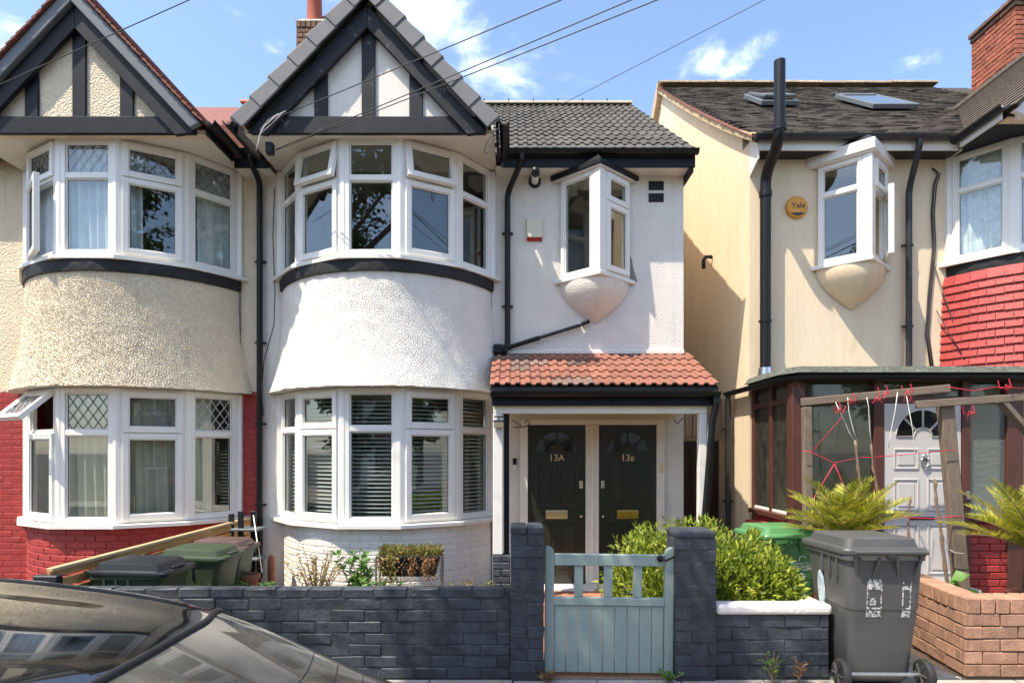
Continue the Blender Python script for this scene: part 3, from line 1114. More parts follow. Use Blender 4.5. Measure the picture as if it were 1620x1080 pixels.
def gable(root, cx, dz, S):
    """the half-timbered gable over the bay"""
    apex, k = 6.69 + dz, 1.065
    half = 1.39
    a = math.atan(k)
    SL = half / math.cos(a)
    zb0, zb1 = 5.085 + dz, 5.27 + dz
    yw = 6.87
    hw = (apex - zb0) / k - 0.16
    # rendered wall
    MB().prism([(cx - hw, yw, zb0 + 0.02), (cx + hw, yw, zb0 + 0.02), (cx, yw, zb0 + 0.02 + hw * k)], (0, 0.12, 0)).build('gable_wall', S['wall'], root)
    # base beam and studs
    MB().box(cx - 1.27, cx + 1.27, 6.815, yw, zb0, zb1).build('beam', S['timber'], root, bevel=0.006, seg=1)
    for dx in (-0.515, 0.0, 0.515):
        top = apex - 0.22 - abs(dx) * k
        MB().box(cx + dx - 0.073, cx + dx + 0.073, 6.842, yw, zb1, top).build('stud', S['timber'], root, bevel=0.005, seg=1)
    # soffit above the bay
    MB().box(cx - 1.36, cx + 1.36, 6.86, WALL, zb0 + 0.042, zb0 + 0.058).build('soffit', S['soffit'], root)
    # bargeboards
    p0, p1 = S.get('barge', (0.165, 0.335))
    for s in (-1, 1):
        b = MB()
        q = [slope_pt(cx, apex, k, s, (0.0 if False else p0 * math.tan(a)) , 6.775, p0), slope_pt(cx, apex, k, s, SL + 0.02, 6.775, p0),
             slope_pt(cx, apex, k, s, SL - 0.10, 6.775, p1), slope_pt(cx, apex, k, s, p1 * math.tan(a), 6.775, p1)]
        b.prism(q, (0, 0.055, 0))
        b.build('bargeboard', S['bargemat'], root, bevel=0.005, seg=1)
        if S.get('fascia_grey'):
            q = [slope_pt(cx, apex, k, s, 0.05 * math.tan(a), 6.715, 0.05), slope_pt(cx, apex, k, s, SL + 0.03, 6.715, 0.05),
                 slope_pt(cx, apex, k, s, SL + 0.0, 6.715, p0), slope_pt(cx, apex, k, s, p0 * math.tan(a), 6.715, p0)]
            MB().prism(q, (0, 0.07, 0)).build('verge_trim', 'verge_grey', root, bevel=0.012, seg=2)
        # roof slope, running back until it meets the main roof
        zt = 0.085
        yb = lambda zz: S['eave_y'] + (zz - S['eave_z']) / S['pitch'] + 0.15
        A = slope_pt(cx, apex, k, s, 0, 6.74, zt); B = slope_pt(cx, apex, k, s, SL, 6.74, zt)
        A2 = Vector((A.x, yb(A.z), A.z)); B2 = Vector((B.x, yb(B.z), B.z))
        MB().prism([A, B, B2, A2], Vector((0, 0, 0.05))).build('gable_roof', S['gableroof'], root)
        # eaves box along the cheek, with gutter
        xe = cx + s * (half + 0.02)
        MB().box(xe - 0.03, xe, 6.84, 7.46, zb0 - 0.01, apex - half * k + 0.02).build('cheek_fascia', S['cheek'], root)
        g = MB()
        gz = apex - half * k - 0.03
        gx = cx + s * (half + 0.085)
        n = 8
        rings = []
        for yy in (6.72, 7.50):
            rings.append([(gx + 0.055 * math.cos(math.pi + math.pi * j / n), yy, gz + 0.055 * math.sin(math.pi + math.pi * j / n)) for j in range(n + 1)]
                         + [(gx + 0.048 * math.cos(math.pi * 2 - math.pi * j / n), yy, gz + 0.048 * math.sin(math.pi * 2 - math.pi * j / n)) for j in range(n + 1)])
        g.rings(rings)
        g.build('gutter', 'black_pvc', root, smooth=True, angle=40)
        # cheek wall closing the gable box above the bay
        MB().prism([(cx + s * 1.35, 6.95, zb0 + 0.045), (cx + s * 1.35, 7.6, zb0 + 0.045), (cx + s * 1.35, 7.6, zb0 + 0.16), (cx + s * 1.35, 6.95, zb0 + 0.16)], (-s * 0.03, 0, 0)).build('cheek_wall', S['wall'], root)
    if S.get('verge_tiles'):
        n = 7
        step = SL / n
        for s in (-1, 1):
            for i in range(n):
                d0, d1 = i * step - 0.0, (i + 1) * step + 0.03
                lift0, lift1 = 0.0, -0.022
                jig = R.uniform(-0.004, 0.004)
                q = [slope_pt(cx, apex, k, s, d0, 6.69, 0.004), slope_pt(cx, apex, k, s, d1, 6.69 - 0.012, lift1 + jig),
                     slope_pt(cx, apex, k, s, d1, 6.69 - 0.012, 0.152 + jig), slope_pt(cx, apex, k, s, d0, 6.69, 0.152)]
                y2 = 6.86
                b = MB()
                # face plate with rounded top returning on to the roof
                f = [Vector(p) for p in q]
                r = 0.03
                back = [Vector((p.x, y2, p.z)) for p in (slope_pt(cx, apex, k, s, d0, y2, -0.016), slope_pt(cx, apex, k, s, d1, y2, lift1 - 0.016 + jig))]
                dn = Vector((0, 0.026, 0))
                vs = f + [f[3] + dn, f[2] + dn, f[1] + dn + Vector((0, 0, -0.03)), f[0] + dn + Vector((0, 0, -0.03))] + back + [back[0] - Vector((0, 0, 0.025)), back[1] - Vector((0, 0, 0.025))]
                fs = [(0, 1, 2, 3), (3, 2, 5, 4), (4, 5, 6, 7), (0, 8, 9, 1), (8, 10, 11, 9), (10, 7, 6, 11), (1, 9, 11, 6, 5, 2), (0, 3, 4, 7, 10, 8)]
                b.add(vs, fs)
                b.build('verge_tile', 'verge_tile', root, bevel=0.012, seg=2)
        # apex cap
        b = MB()
        b.prism([(cx - 0.115, 6.66, apex - 0.075), (cx + 0.115, 6.66, apex - 0.075), (cx + 0.10, 6.66, apex + 0.01), (cx + 0.05, 6.66, apex + 0.055), (cx - 0.05, 6.66, apex + 0.055), (cx - 0.10, 6.66, apex + 0.01)], (0, 0.4, 0))
        b.build('apex_cap', 'ridge_tan', root, bevel=0.01, seg=2)
    else:
        # the ends of small plain tiles along the verge
        b = MB()
        n = S.get('courses', 26)
        step = SL / n
        for s in (-1, 1):
            for i in range(n):
                d0, d1 = i * step, (i + 1) * step + 0.05
                j = R.uniform(-0.006, 0.006)
                q = [slope_pt(cx, apex, k, s, d0, 6.68 + j, 0.045), slope_pt(cx, apex, k, s, d1, 6.68 + j, 0.028), slope_pt(cx, apex, k, s, d1, 6.68 + j, 0.010), slope_pt(cx, apex, k, s, d0, 6.68 + j, 0.032)]
                b.prism(q, (0, max(0.9, yb(q[1].z) - 6.68), 0))
        o = b.build('roof_tiles', S['gableroof'], root)
        o['kind'] = 'stuff'


# ------------------------------------------------------------------ roof tiles
def roman_tile_mesh(name, m, w=0.23, l=0.44, h=0.020, th=0.014, rolls=2):
    prof = []
    rw = w / rolls
    for r_ in range(rolls):
        x = r_ * rw
        prof += [(x, 0), (x + rw * 0.42, 0), (x + rw * 0.54, h), (x + rw * 0.88, h)]
    prof.append((w + 0.006, 0.002))
    b = MB()
    n = len(prof)
    vs = [(x - w / 2, 0, z + 0.020) for x, z in prof] + [(x - w / 2, l, z) for x, z in prof]
    vs += [(x - w / 2, 0, z + 0.020 - th) for x, z in prof] + [(x - w / 2, l, z - th * 0.5) for x, z in prof]
    fs = []
    for i in range(n - 1):
        fs += [(i, i + 1, n + i + 1, n + i), (2 * n + i, 3 * n + i, 3 * n + i + 1, 2 * n + i + 1), (i, 2 * n + i, 2 * n + i + 1, i + 1), (n + i, n + i + 1, 3 * n + i + 1, 3 * n + i)]
    fs += [(0, n, 3 * n, 2 * n), (n - 1, 3 * n - 1, 4 * n - 1, 2 * n - 1)]
    b.add(vs, fs)
    me = b.mesh(name)
    me.materials.append(MATS[m])
    return me


def tile_field(parent, x0, cols, rows, y0, z0, pitch, gauge, w, meshes, pick=None, name='roof_tile'):
    a = math.atan(pitch)
    for r in range(rows):
        for c in range(cols):
            me = pick(r, c) if pick else R.choice(meshes)
            o = bpy.data.objects.new(name, me)
            d = r * gauge
            M = Matrix.Translation((x0 + (c + 0.5) * w + R.uniform(-0.003, 0.003), y0 + d * math.cos(a), z0 + d * math.sin(a) + R.uniform(-0.002, 0.002))) @ Matrix.Rotation(a + R.uniform(-0.006, 0.006), 4, 'X') @ Matrix.Rotation(R.uniform(-0.006, 0.006), 4, 'Z')
            link(o, parent, M)


def half_gutter(root, x0, x1, y, z, r=0.055, m='black_pvc', name='gutter', brackets=()):
    n = 8
    rings = []
    for xx in (x0, x1):
        rings.append([(xx, y + r * math.cos(math.pi + math.pi * j / n), z + r * math.sin(math.pi + math.pi * j / n)) for j in range(n + 1)]
                     + [(xx, y + (r - 0.006) * math.cos(math.pi * 2 - math.pi * j / n), z + (r - 0.006) * math.sin(math.pi * 2 - math.pi * j / n)) for j in range(n + 1)])
    g = MB().rings(rings)
    for bx in brackets:
        rr = []
        for xx in (bx - 0.012, bx + 0.012):
            rr.append([(xx, y + (r + 0.006) * math.cos(math.pi + math.pi * j / n), z + 0.004 + (r + 0.006) * math.sin(math.pi + math.pi * j / n)) for j in range(n + 1)])
        g.rings(rr)
    for xx in (x0, x1):
        g.prism([(xx - 0.003, y + (r + 0.002) * math.cos(math.pi + math.pi * j / n), z + (r + 0.002) * math.sin(math.pi + math.pi * j / n)) for j in range(n + 1)], (0.006, 0, 0))
    return g.build(name, m, root, smooth=True, angle=40)

# ------------------------------------------------------------------ oriel: the small pointed bay
def oriel(root, cx, dz, S):
    z0, z1 = 3.775 + dz, 4.985 + dz
    hw, ya = 0.415, 7.43
    A = Vector((cx - hw, WALL - 0.01)); B = Vector((cx, ya)); C = Vector((cx + hw, WALL - 0.01))
    t1 = (B - A).normalized(); t2 = (C - B).normalized()
    window(root, A + t1 * 0.02, B - t1 * 0.062, z0, z1, **S['left'])
    window(root, B + t2 * 0.062, C - t2 * 0.02, z0, z1, **S['right'])
    n1 = Vector((t1.y, -t1.x)); n2 = Vector((t2.y, -t2.x))
    tip = B + Vector((0, -0.062))
    q = [B - t1 * 0.061 + n1 * 0.04, tip, B + t2 * 0.061 + n2 * 0.04, B + t2 * 0.061 - n2 * 0.03, B - t1 * 0.061 - n1 * 0.03]
    MB().prism([(p.x, p.y, z0) for p in q], (0, 0, z1 - z0)).build('corner_post', 'upvc', root, bevel=0.006, seg=2)

    def tri(d, z, dy=0.0):
        return [(cx - hw - d * 1.1, WALL - 0.012 + dy, z), (cx, ya - d * 0.95, z), (cx + hw + d * 1.1, WALL - 0.012 + dy, z)]
    sb = MB()
    sb.prism(tri(0.085, z0 - 0.05), (0, 0, 0.05))
    sb.build('sill', 'sill_white', root, bevel=0.008, seg=1)
    # rendered corbel
    rows = []
    n = 12
    for i in range(15):
        t = i / 14
        s = max(0.015, 1 - t ** 1.9)
        ring = []
        a, b_, c = [Vector(p) for p in tri(0.02, 0)]
        a = Vector((cx - hw - 0.015, WALL - 0.012, 0)); c = Vector((cx + hw + 0.015, WALL - 0.012, 0)); b_ = Vector((cx, ya - 0.01, 0))
        base = Vector((cx, WALL - 0.012, 0))
        ctl = []
        for k in range(n + 1):
            f = k / n
            p = a.lerp(b_, f); ctl.append(p + Vector((-0.32, -0.4, 0)).normalized() * 0.05 * math.sin(f * math.pi))
        for k in range(1, n + 1):
            f = k / n
            p = b_.lerp(c, f); ctl.append(p + Vector((0.32, -0.4, 0)).normalized() * 0.05 * math.sin(f * math.pi))
        for p in ctl:
            qv = base + (p - base) * s
            ring.append((qv.x, qv.y, z0 - 0.051 - 0.48 * t))
        rows.append(ring)
    MB().grid(rows).build('corbel', S['corbel'], root, smooth=True, angle=50)
    # roof of the oriel
    MB().prism(tri(0.095, z1), (0, 0, 0.02)).build('oriel_soffit', 'soffit_white', root)
    f = MB()
    to = [Vector(p) for p in tri(0.125, z1 + 0.021)]
    f.prism(to, (0, 0, S['fascia_h']))
    f.build('oriel_fascia', S['fascia'], root, bevel=0.006, seg=1)
    t0 = [Vector(p) for p in tri(0.105, z1 + 0.022 + S['fascia_h'])]
    t0 += [Vector((cx - hw * 0.3, WALL - 0.02, z1 + 0.022 + S['fascia_h'] + 0.20)), Vector((cx + hw * 0.3, WALL - 0.02, z1 + 0.022 + S['fascia_h'] + 0.20))]
    t0.append(Vector((cx, ya + 0.10, z1 + 0.022 + S['fascia_h'] + 0.14)))
    MB().add(t0, [(0, 1, 5, 3), (1, 2, 4, 5), (3, 5, 4), (0, 2, 1), (0, 3, 4, 2)]).build('oriel_roof', S['roof'], root)
    room(root, cx - 0.75, cx + 0.75, z0 - 0.6, z1 + 0.05, 10.2)


def wall_with_hole(x0, x1, z0, z1, hx0, hx1, hz0, hz1, y0=WALL, y1=WALL + 0.24):
    b = MB()
    b.box(x0, hx0, y0, y1, z0, z1).box(hx1, x1, y0, y1, z0, z1).box(hx0, hx1, y0, y1, z0, hz0).box(hx0, hx1, y0, y1, hz1, z1)
    return b


PITCH = 0.678
EY, EZ = 7.56, 5.265
# ================================================================== the white house in the middle
H1 = thing('terraced_house', (-0.5, WALL, 0), 'white rendered terraced house with bow bay, half-timbered gable and red tiled porch', 'house')
CX1 = -1.555
wall_with_hole(-0.25, 2.13, 2.90, 5.28, 0.62, 1.43, 3.73, 5.0).build('wall', 'white_render', H1)
MB().box(-3.118, -2.83, WALL, WALL + 0.24, -0.1, 5.25).box(-2.83, -0.27, WALL + 0.03, WALL + 0.24, 2.42, 3.62).build('wall', 'white_render', H1)
MB().box(-0.25, 2.13, WALL, WALL + 0.24, -0.1, 2.90).build('porch_wall', 'porch_paint', H1)
MB().prism([(2.13, WALL + 0.242, -0.1), (2.13, 16, -0.1), (2.13, 16, 5.2), (2.13, 11.6, 7.92), (2.13, WALL + 0.242, 5.45)], (-0.2, 0, 0)).build('side_wall', 'white_smooth', H1)
MB().box(-0.22, 2.135, WALL - 0.03, WALL - 0.001, 2.865, 2.915).build('flashing', 'white_smooth', H1, bevel=0.006, seg=1)

up = [dict(kind='fixed', trans=0.66), dict(kind='casement', trans=0.66, open_top=11), dict(kind='fixed', trans=0.66),
      dict(kind='casement', trans=0.66, open_top=10), dict(kind='fixed', trans=0.66)]
gr = [dict(kind='fixed', trans=0.70, blind=True), dict(kind='casement', trans=0.70, blind=True), dict(kind='fixed', trans=0.70, blind=True),
      dict(kind='casement', trans=0.70, blind=True), dict(kind='fixed', trans=0.70, blind=True)]
bay(H1, CX1, 0.0, dict(win=(up, gr), skirt='white_pebble', seed=3, brick='white_brick', mortar='white_mortar', amp=0.0018))
gable(H1, CX1, 0.0, dict(wall='white_smooth', timber='worn_black', bargemat='worn_black', soffit='soffit_white', gableroof='roof_slab', cheek='black_paint',
                         verge_tiles=True, eave_y=EY, eave_z=EZ, pitch=PITCH))
oriel(H1, 1.025, 0.0, dict(left=dict(kind='single', trans=0.99), right=dict(kind='casement', trans=0.70), corbel='white_render', fascia='black_paint', fascia_h=0.06, roof='black_paint'))

# main roof
rf1 = MB().prism([(-3.12, EY, EZ - 0.03), (-3.12, 11.6, EZ - 0.03 + (11.6 - EY) * PITCH), (-3.12, 15.8, EZ - 0.03), (-3.12, 15.8, EZ - 0.10), (-3.12, 11.6, EZ - 0.12 + (11.6 - EY) * PITCH), (-3.12, EY, EZ - 0.08)], (5.31, 0, 0)).build('roof', 'roof_slab', H1)
rt = roman_tile_mesh('roof_tile', 'roof_tile', 0.2342, 0.44)
a_ = math.atan(PITCH)
for r in range(13):
    for c in range(12):
        x = 2.19 - (c + 0.5) * 0.2342
        d = r * 0.3855
        z = EZ + d * math.sin(a_)
        if x - 0.1 < CX1 + 1.39 and z < 6.69 - (x + 0.12 - CX1) * 1.065 + 0.06 or (r < 1 and x < -0.05):
            continue
        o = bpy.data.objects.new('roof_tile', rt)
        link(o, rf1, Matrix.Translation((x + R.uniform(-0.003, 0.003), EY - 0.03 + d * math.cos(a_), z - 0.028 + R.uniform(-0.002, 0.002))) @ Matrix.Rotation(a_ + R.uniform(-0.007, 0.007), 4, 'X') @ Matrix.Rotation(R.uniform(-0.008, 0.008), 4, 'Z'))
rm = MB()
n = 9
for z_, xx in ((0, 0.0), (0, 0.44)):
    pass
rings = []
for xx in (0.0, 0.445):
    rings.append([(xx, 0.14 * math.cos(math.pi * j / n), 0.085 * math.sin(math.pi * j / n)) for j in range(n + 1)])
rm.rings(rings)
rme = rm.mesh('ridge_tile')
rme.materials.append(MATS['ridge_tan'])
clip = MB().box(-0.012, 0.012, -0.06, 0.0, 0.05, 0.115).mesh('ridge_clip')
clip.materials.append(MATS['black_pvc'])
zr = EZ + (11.6 - EY) * PITCH
for i in range(7):
    link(bpy.data.objects.new('ridge_tile', rme), rf1, Matrix.Translation((2.19 - (i + 1) * 0.45, 11.6, zr - 0.02)))
    if i:
        link(bpy.data.objects.new('ridge_clip', clip), rf1, Matrix.Translation((2.19 - i * 0.45, 11.6, zr - 0.02)))
# eaves
MB().box(-0.13, 2.20, 7.582, 7.606, 5.065, 5.235).build('fascia', 'black_paint', H1, bevel=0.004, seg=1)
MB().box(-0.20, 2.19, 7.606, WALL, 5.075, 5.089).build('soffit', 'soffit_white', H1)
MB().prism([(2.135, 7.606, 5.018), (2.135, WALL + 0.3, 5.018), (2.135, WALL + 0.3, 5.50), (2.135, 7.606, 5.23)], (0.05, 0, 0)).build('end_board', 'black_paint', H1)
half_gutter(H1, -0.14, 2.215, 7.522, 5.245, 0.058, brackets=(0.5, 1.3, 1.95))


def pipe(root, pts, r, m, name='downpipe', clips=(), n=14, sockets=()):
    b = MB().tube(pts, r, n)
    for s in sockets:
        p = Vector(s)
        b.tube([p - Vector((0, 0, 0.035)), p + Vector((0, 0, 0.035))], r * 1.18, n)
    for cz in clips:
        for i in range(len(pts) - 1):
            a, c = Vector(pts[i]), Vector(pts[i + 1])
            if min(a.z, c.z) <= cz <= max(a.z, c.z) and abs(a.z - c.z) > 0.01:
                f = (cz - a.z) / (c.z - a.z)
                p = a.lerp(c, f)
                b.tube([p - Vector((0, 0, 0.014)), p + Vector((0, 0, 0.014))], r * 1.16, n)
                b.box(p.x - 0.068, p.x + 0.068, p.y + 0.015, p.y + 0.05, cz - 0.011, cz + 0.011)
    return b.build(name, m, root, smooth=True, angle=35)


def arc(a, b_, c, n=6):
    """smooth elbow a->c around corner b_"""
    a, b_, c = Vector(a), Vector(b_), Vector(c)
    return [(a.lerp(b_, i / n)).lerp(b_.lerp(c, i / n), i / n) for i in range(n + 1)]


def swan(top, mid, foot_z, r, **k):
    """downpipe with a swan neck from gutter outlet back to the wall"""
    t, m_ = Vector(top), Vector(mid)
    p1 = t - Vector((0, 0, 0.08)); p2 = m_ + Vector((0, 0, 0.08))
    d = (p2 - p1)
    pts = [t] + arc(t.lerp(p1, 0.3), p1, p1 + d * 0.3) + arc(p1 + d * 0.7, p2, m_) + [Vector((m_.x, m_.y, foot_z))]
    return pts


pipe(H1, swan((0.118, 7.52, 5.20), (-0.055, 7.79, 4.76), 2.93, 0.036), 0.036, 'black_pvc', clips=(4.35, 3.45))
pipe(H1, swan((-3.115, 7.52, 5.19), (-3.11, 7.79, 4.90), 0.1, 0.036), 0.036, 'black_pvc', clips=(4.0, 3.0, 2.0, 1.0))
# waste pipe lying across the wall, with its black sleeve
pipe(H1, [(-0.09, 7.78, 2.93), (-0.02, 7.78, 2.945), (0.34, 7.79, 3.06)], 0.028, 'black_pvc', 'waste_pipe')
pipe(H1, [(0.34, 7.79, 3.06), (0.90, 7.80, 3.235)], 0.021, 'grey_pvc', 'waste_pipe')
pipe(H1, [(0.86, 7.77, 3.23), (0.95, 7.77, 3.255)], 0.026, 'black_pvc', 'pipe_end')
b = MB()
for k in range(9):
    p = Vector((-0.13 + R.uniform(-0.05, 0.10), 7.76 + R.uniform(-0.05, 0.05), 2.92 + R.uniform(-0.03, 0.04)))
    b.box(p.x - 0.05, p.x + 0.05, p.y - 0.04, p.y + 0.04, p.z - 0.03, p.z + 0.025)
b.build('lead_patch', 'black_band', H1, bevel=0.015, seg=2)
# air bricks
for (ya_, yb_) in ((287, 301), (306, 320)):
    p, q = at(1026, ya_, WALL), at(1050, yb_, WALL)
    g = MB()
    g.box(p.x, q.x, WALL - 0.006, WALL - 0.001, q.z, p.z)
    for k in range(4):
        g.box(p.x + 0.008, q.x - 0.008, WALL - 0.014, WALL - 0.006, q.z + 0.01 + k * 0.025, q.z + 0.022 + k * 0.025)
    g.build('air_vent', 'black_pvc', H1)
# bare cement patch beside the oriel sill
b = MB()
pts = [at(x, y, WALL - 0.004) for x, y in ((993, 394), (1000, 412), (1002, 425), (1009, 446), (996, 446), (992, 430), (993, 412))]
b.prism([tuple(p) for p in pts], (0, 0.003, 0)).build('bare_patch', 'grey_patch', H1)
# boiler flue
c = at(846, 288, WALL)
fl = MB()
fl.lathe([(0.075, WALL - 0.03), (0.078, WALL - 0.002)], 20, (c.x, 0, c.z), 'Y')
o = fl.build('flue_collar', 'black_pvc', H1, smooth=True, angle=40)
fl = MB().lathe([(0.045, WALL - 0.26), (0.047, WALL - 0.03)], 18, (c.x, 0, c.z), 'Y')
fl.build('flue_pipe', 'upvc', H1, smooth=True, angle=40)
fl = MB().lathe([(0.018, WALL - 0.345), (0.040, WALL - 0.33), (0.050, WALL - 0.29), (0.050, WALL - 0.24)], 18, (c.x, 0, c.z), 'Y')
fl.build('flue_cap', 'black_pvc', H1, smooth=True, angle=40)

# chimney on the party wall
ch = MB().box(-3.27, -2.83, 9.62, 10.22, 7.0, 8.16).build('chimney', 'mortar', H1)
for (a, c) in (((-3.28, 9.61), (-2.82, 9.61)), ((-2.82, 9.61), (-2.82, 10.2))):
    bricks_on(ch, Line(a, c), 7.42, 9, 'chimney_brown', depth=0.06, proud=0.004)
    L_ = Line(a, c)
cm = [brick_mesh('brick', 'chimney_brown', 0.066, 0.10, 0.06, seed=40 + k) for k in range(3)]
for i in range(6):
    link(bpy.data.objects.new('brick', R.choice(cm)), ch, Matrix.Translation((-3.245 + i * 0.078, 9.625, 8.15)))
pts = []
b = MB()
b.add([(-3.29, 9.6, 8.20), (-2.81, 9.6, 8.20), (-2.81, 10.23, 8.20), (-3.29, 10.23, 8.20), (-3.2, 9.7, 8.29), (-2.9, 9.7, 8.29), (-2.9, 10.13, 8.29), (-3.2, 10.13, 8.29)],
      [(0, 1, 5, 4), (1, 2, 6, 5), (2, 3, 7, 6), (3, 0, 4, 7), (4, 5, 6, 7), (3, 2, 1, 0)])
b.build('flaunching', 'cement', ch)
MB().lathe([(0.115, 8.2), (0.118, 8.3), (0.105, 8.75), (0.12, 8.78), (0.12, 8.84), (0.09, 8.84), (0.088, 8.4)], 20, (-3.06, 9.80, 0)).build('chimney_pot', 'terracotta', ch, smooth=True, angle=40)
MB().lathe([(0.10, 8.2), (0.102, 8.42), (0.125, 8.44), (0.12, 8.50), (0.09, 8.5)], 20, (-2.98, 10.06, 0)).build('chimney_pot', 'terracotta', ch, smooth=True, angle=40)

# ------------------------------------------------------------------ porch of the white house
PY0, PZ0, PP = 6.70, 2.345, 0.44
prf = MB().prism([(-0.235, PY0 + 0.02, PZ0), (-0.235, WALL - 0.002, PZ0 + (WALL - PY0) * PP), (-0.235, WALL - 0.002, PZ0 - 0.05 + (WALL - PY0) * PP), (-0.235, PY0 + 0.02, PZ0 - 0.045)], (2.43, 0, 0)).build('porch_roof', 'roof_slab', H1)
ptm = roman_tile_mesh('roof_tile', 'porch_tile', 0.2215, 0.30, 0.020, 0.016)
ptg = roman_tile_mesh('roof_tile', 'porch_tile_grey', 0.2215, 0.30, 0.020, 0.016)
greys = {(4, 0), (4, 1), (3, 1), (3, 2), (3, 4), (0, 3), (0, 4), (2, 1)}
tile_field(prf, -0.238, 11, 5, PY0 - 0.012, PZ0 + 0.006, PP, 0.246, 0.2215, [ptm], pick=lambda r, c: ptg if (r, c) in greys else ptm)
MB().box(-0.215, 2.15, 6.745, 6.770, 2.145, 2.315).build('porch_fascia', 'black_paint', H1, bevel=0.004, seg=1)
half_gutter(H1, -0.225, 2.19, 6.685, 2.288, 0.056, name='porch_gutter', brackets=(0.0, 0.93, 1.85))
MB().box(-0.20, 2.10, 6.80, 6.89, 2.065, 2.146).build('porch_beam', 'porch_paint', H1, bevel=0.004, seg=1)
MB().box(-0.20, 2.10, 6.772, WALL - 0.002, 2.147, 2.162).build('porch_ceiling', 'porch_paint', H1)
MB().box(-0.205, -0.10, 6.80, 6.90, 0.55, 2.064).build('porch_post', 'sill_white', H1, bevel=0.006, seg=1)
MB().box(-0.088, -0.03, 6.85, 6.90, 0.55, 2.064).build('porch_board', 'black_paint', H1, bevel=0.004, seg=1)
pb = MB().box(-0.20, -0.02, 6.76, 6.95, -0.1, 0.545).build('post_base', 'navy_mortar', H1)
bricks_on(pb, Line((-0.205, 6.755), (-0.018, 6.755)), -0.05, 8, 'navy_paint', depth=0.05, proud=0.004, blen=0.18)
MB().prism([(2.0, 6.80, 0), (2.085, 6.80, 0), (2.10, 6.80, 2.064), (2.015, 6.80, 2.064)], (0, 0.085, 0)).build('porch_post', 'sill_white', H1, bevel=0.006, seg=1)
pipe(H1, [(2.165, 6.69, 2.26), (2.16, 6.70, 2.12), (2.135, 6.73, 2.0), (1.985, 6.73, 0.05)], 0.036, 'black_pvc', sockets=[(2.163, 6.69, 2.2)])
MB().tube([(2.10, 6.76, 1.95), (2.03, 6.76, 0.1)], 0.006, 6).build('white_cable', 'white_cable', H1)
# door frames
fr = MB()
fr.box(0.095, 0.195, 7.775, WALL - 0.001, 0.03, 2.055).box(0.907, 1.071, 7.775, WALL - 0.001, 0.03, 1.985).box(1.783, 1.88, 7.775, WALL - 0.001, 0.03, 2.055)
fr.box(0.195, 1.783, 7.775, WALL - 0.001, 1.987, 2.055)
fr.build('door_frame', 'porch_paint', H1, bevel=0.006, seg=1)
MB().box(0.97, 1.008, 7.755, 7.7745, 0.03, 1.985).box(0.915, 0.935, 7.764, 7.7745, 0.03, 1.985).box(1.043, 1.063, 7.764, 7.7745, 0.03, 1.985).build('frame_bead', 'porch_paint', H1, bevel=0.004, seg=1)
MB().box(0.05, 1.93, 7.45, 7.775, -0.02, 0.035).build('door_step', 'coping_white', H1, bevel=0.01, seg=2)


def panel_door(root, x0, x1, z0, z1, y, paint, fan_z, fan_r, panels, label=None):
    """door slab with raised panels and a fan light; y is its outer face"""
    cx = (x0 + x1) / 2
    d = MB().box(x0 + 0.004, x1 - 0.004, y, y + 0.04, z0, z1).build('door', paint, root, bevel=0.003, seg=1)
    if label:
        d['label'] = label
    for (px0, px1, pz0, pz1) in panels:
        g = MB()
        w = 0.018
        g.box(px0, px1, y - 0.010, y - 0.0005, pz0, pz0 + w).box(px0, px1, y - 0.010, y - 0.0005, pz1 - w, pz1)
        g.box(px0, px0 + w, y - 0.010, y - 0.0005, pz0 + w, pz1 - w).box(px1 - w, px1, y - 0.010, y - 0.0005, pz0 + w, pz1 - w)
        g.build('moulding', paint, d, bevel=0.005, seg=2)
        q = 0.045
        MB().box(px0 + q, px1 - q, y - 0.008, y - 0.0005, pz0 + q, pz1 - q).build('panel', paint, d, bevel=0.007, seg=1)
    # fan light in three or four wedge panes
    n = 4
    gap = 0.022
    for k in range(n):
        a0, a1 = math.pi * k / n, math.pi * (k + 1) / n
        poly = []
        m_ = 7
        for j in range(m_ + 1):
            a = a0 + (a1 - a0) * j / m_
            poly.append((fan_r * math.cos(a), fan_r * math.sin(a)))
        for j in range(m_ + 1):
            a = a1 - (a1 - a0) * j / m_
            poly.append((0.09 * math.cos(a), 0.09 * math.sin(a)))
        mid = (a0 + a1) / 2
        ox, oz = gap * 0.75 * math.cos(mid), gap * 0.75 * math.sin(mid)
        s_ = 0.90
        pts = [(cx + p[0] * s_ + ox, y - 0.0045, fan_z + p[1] * s_ + oz + 0.012) for p in poly]
        MB().prism(pts, (0, 0.004, 0)).build('fan_pane', 'dark_glass', d)
        rim = [Vector(p) + Vector((0, -0.001, 0)) for p in pts]
        MB().tube(rim + [rim[0]], 0.006, 6, cap=False).build('fan_moulding', paint, d, smooth=True)
    return d


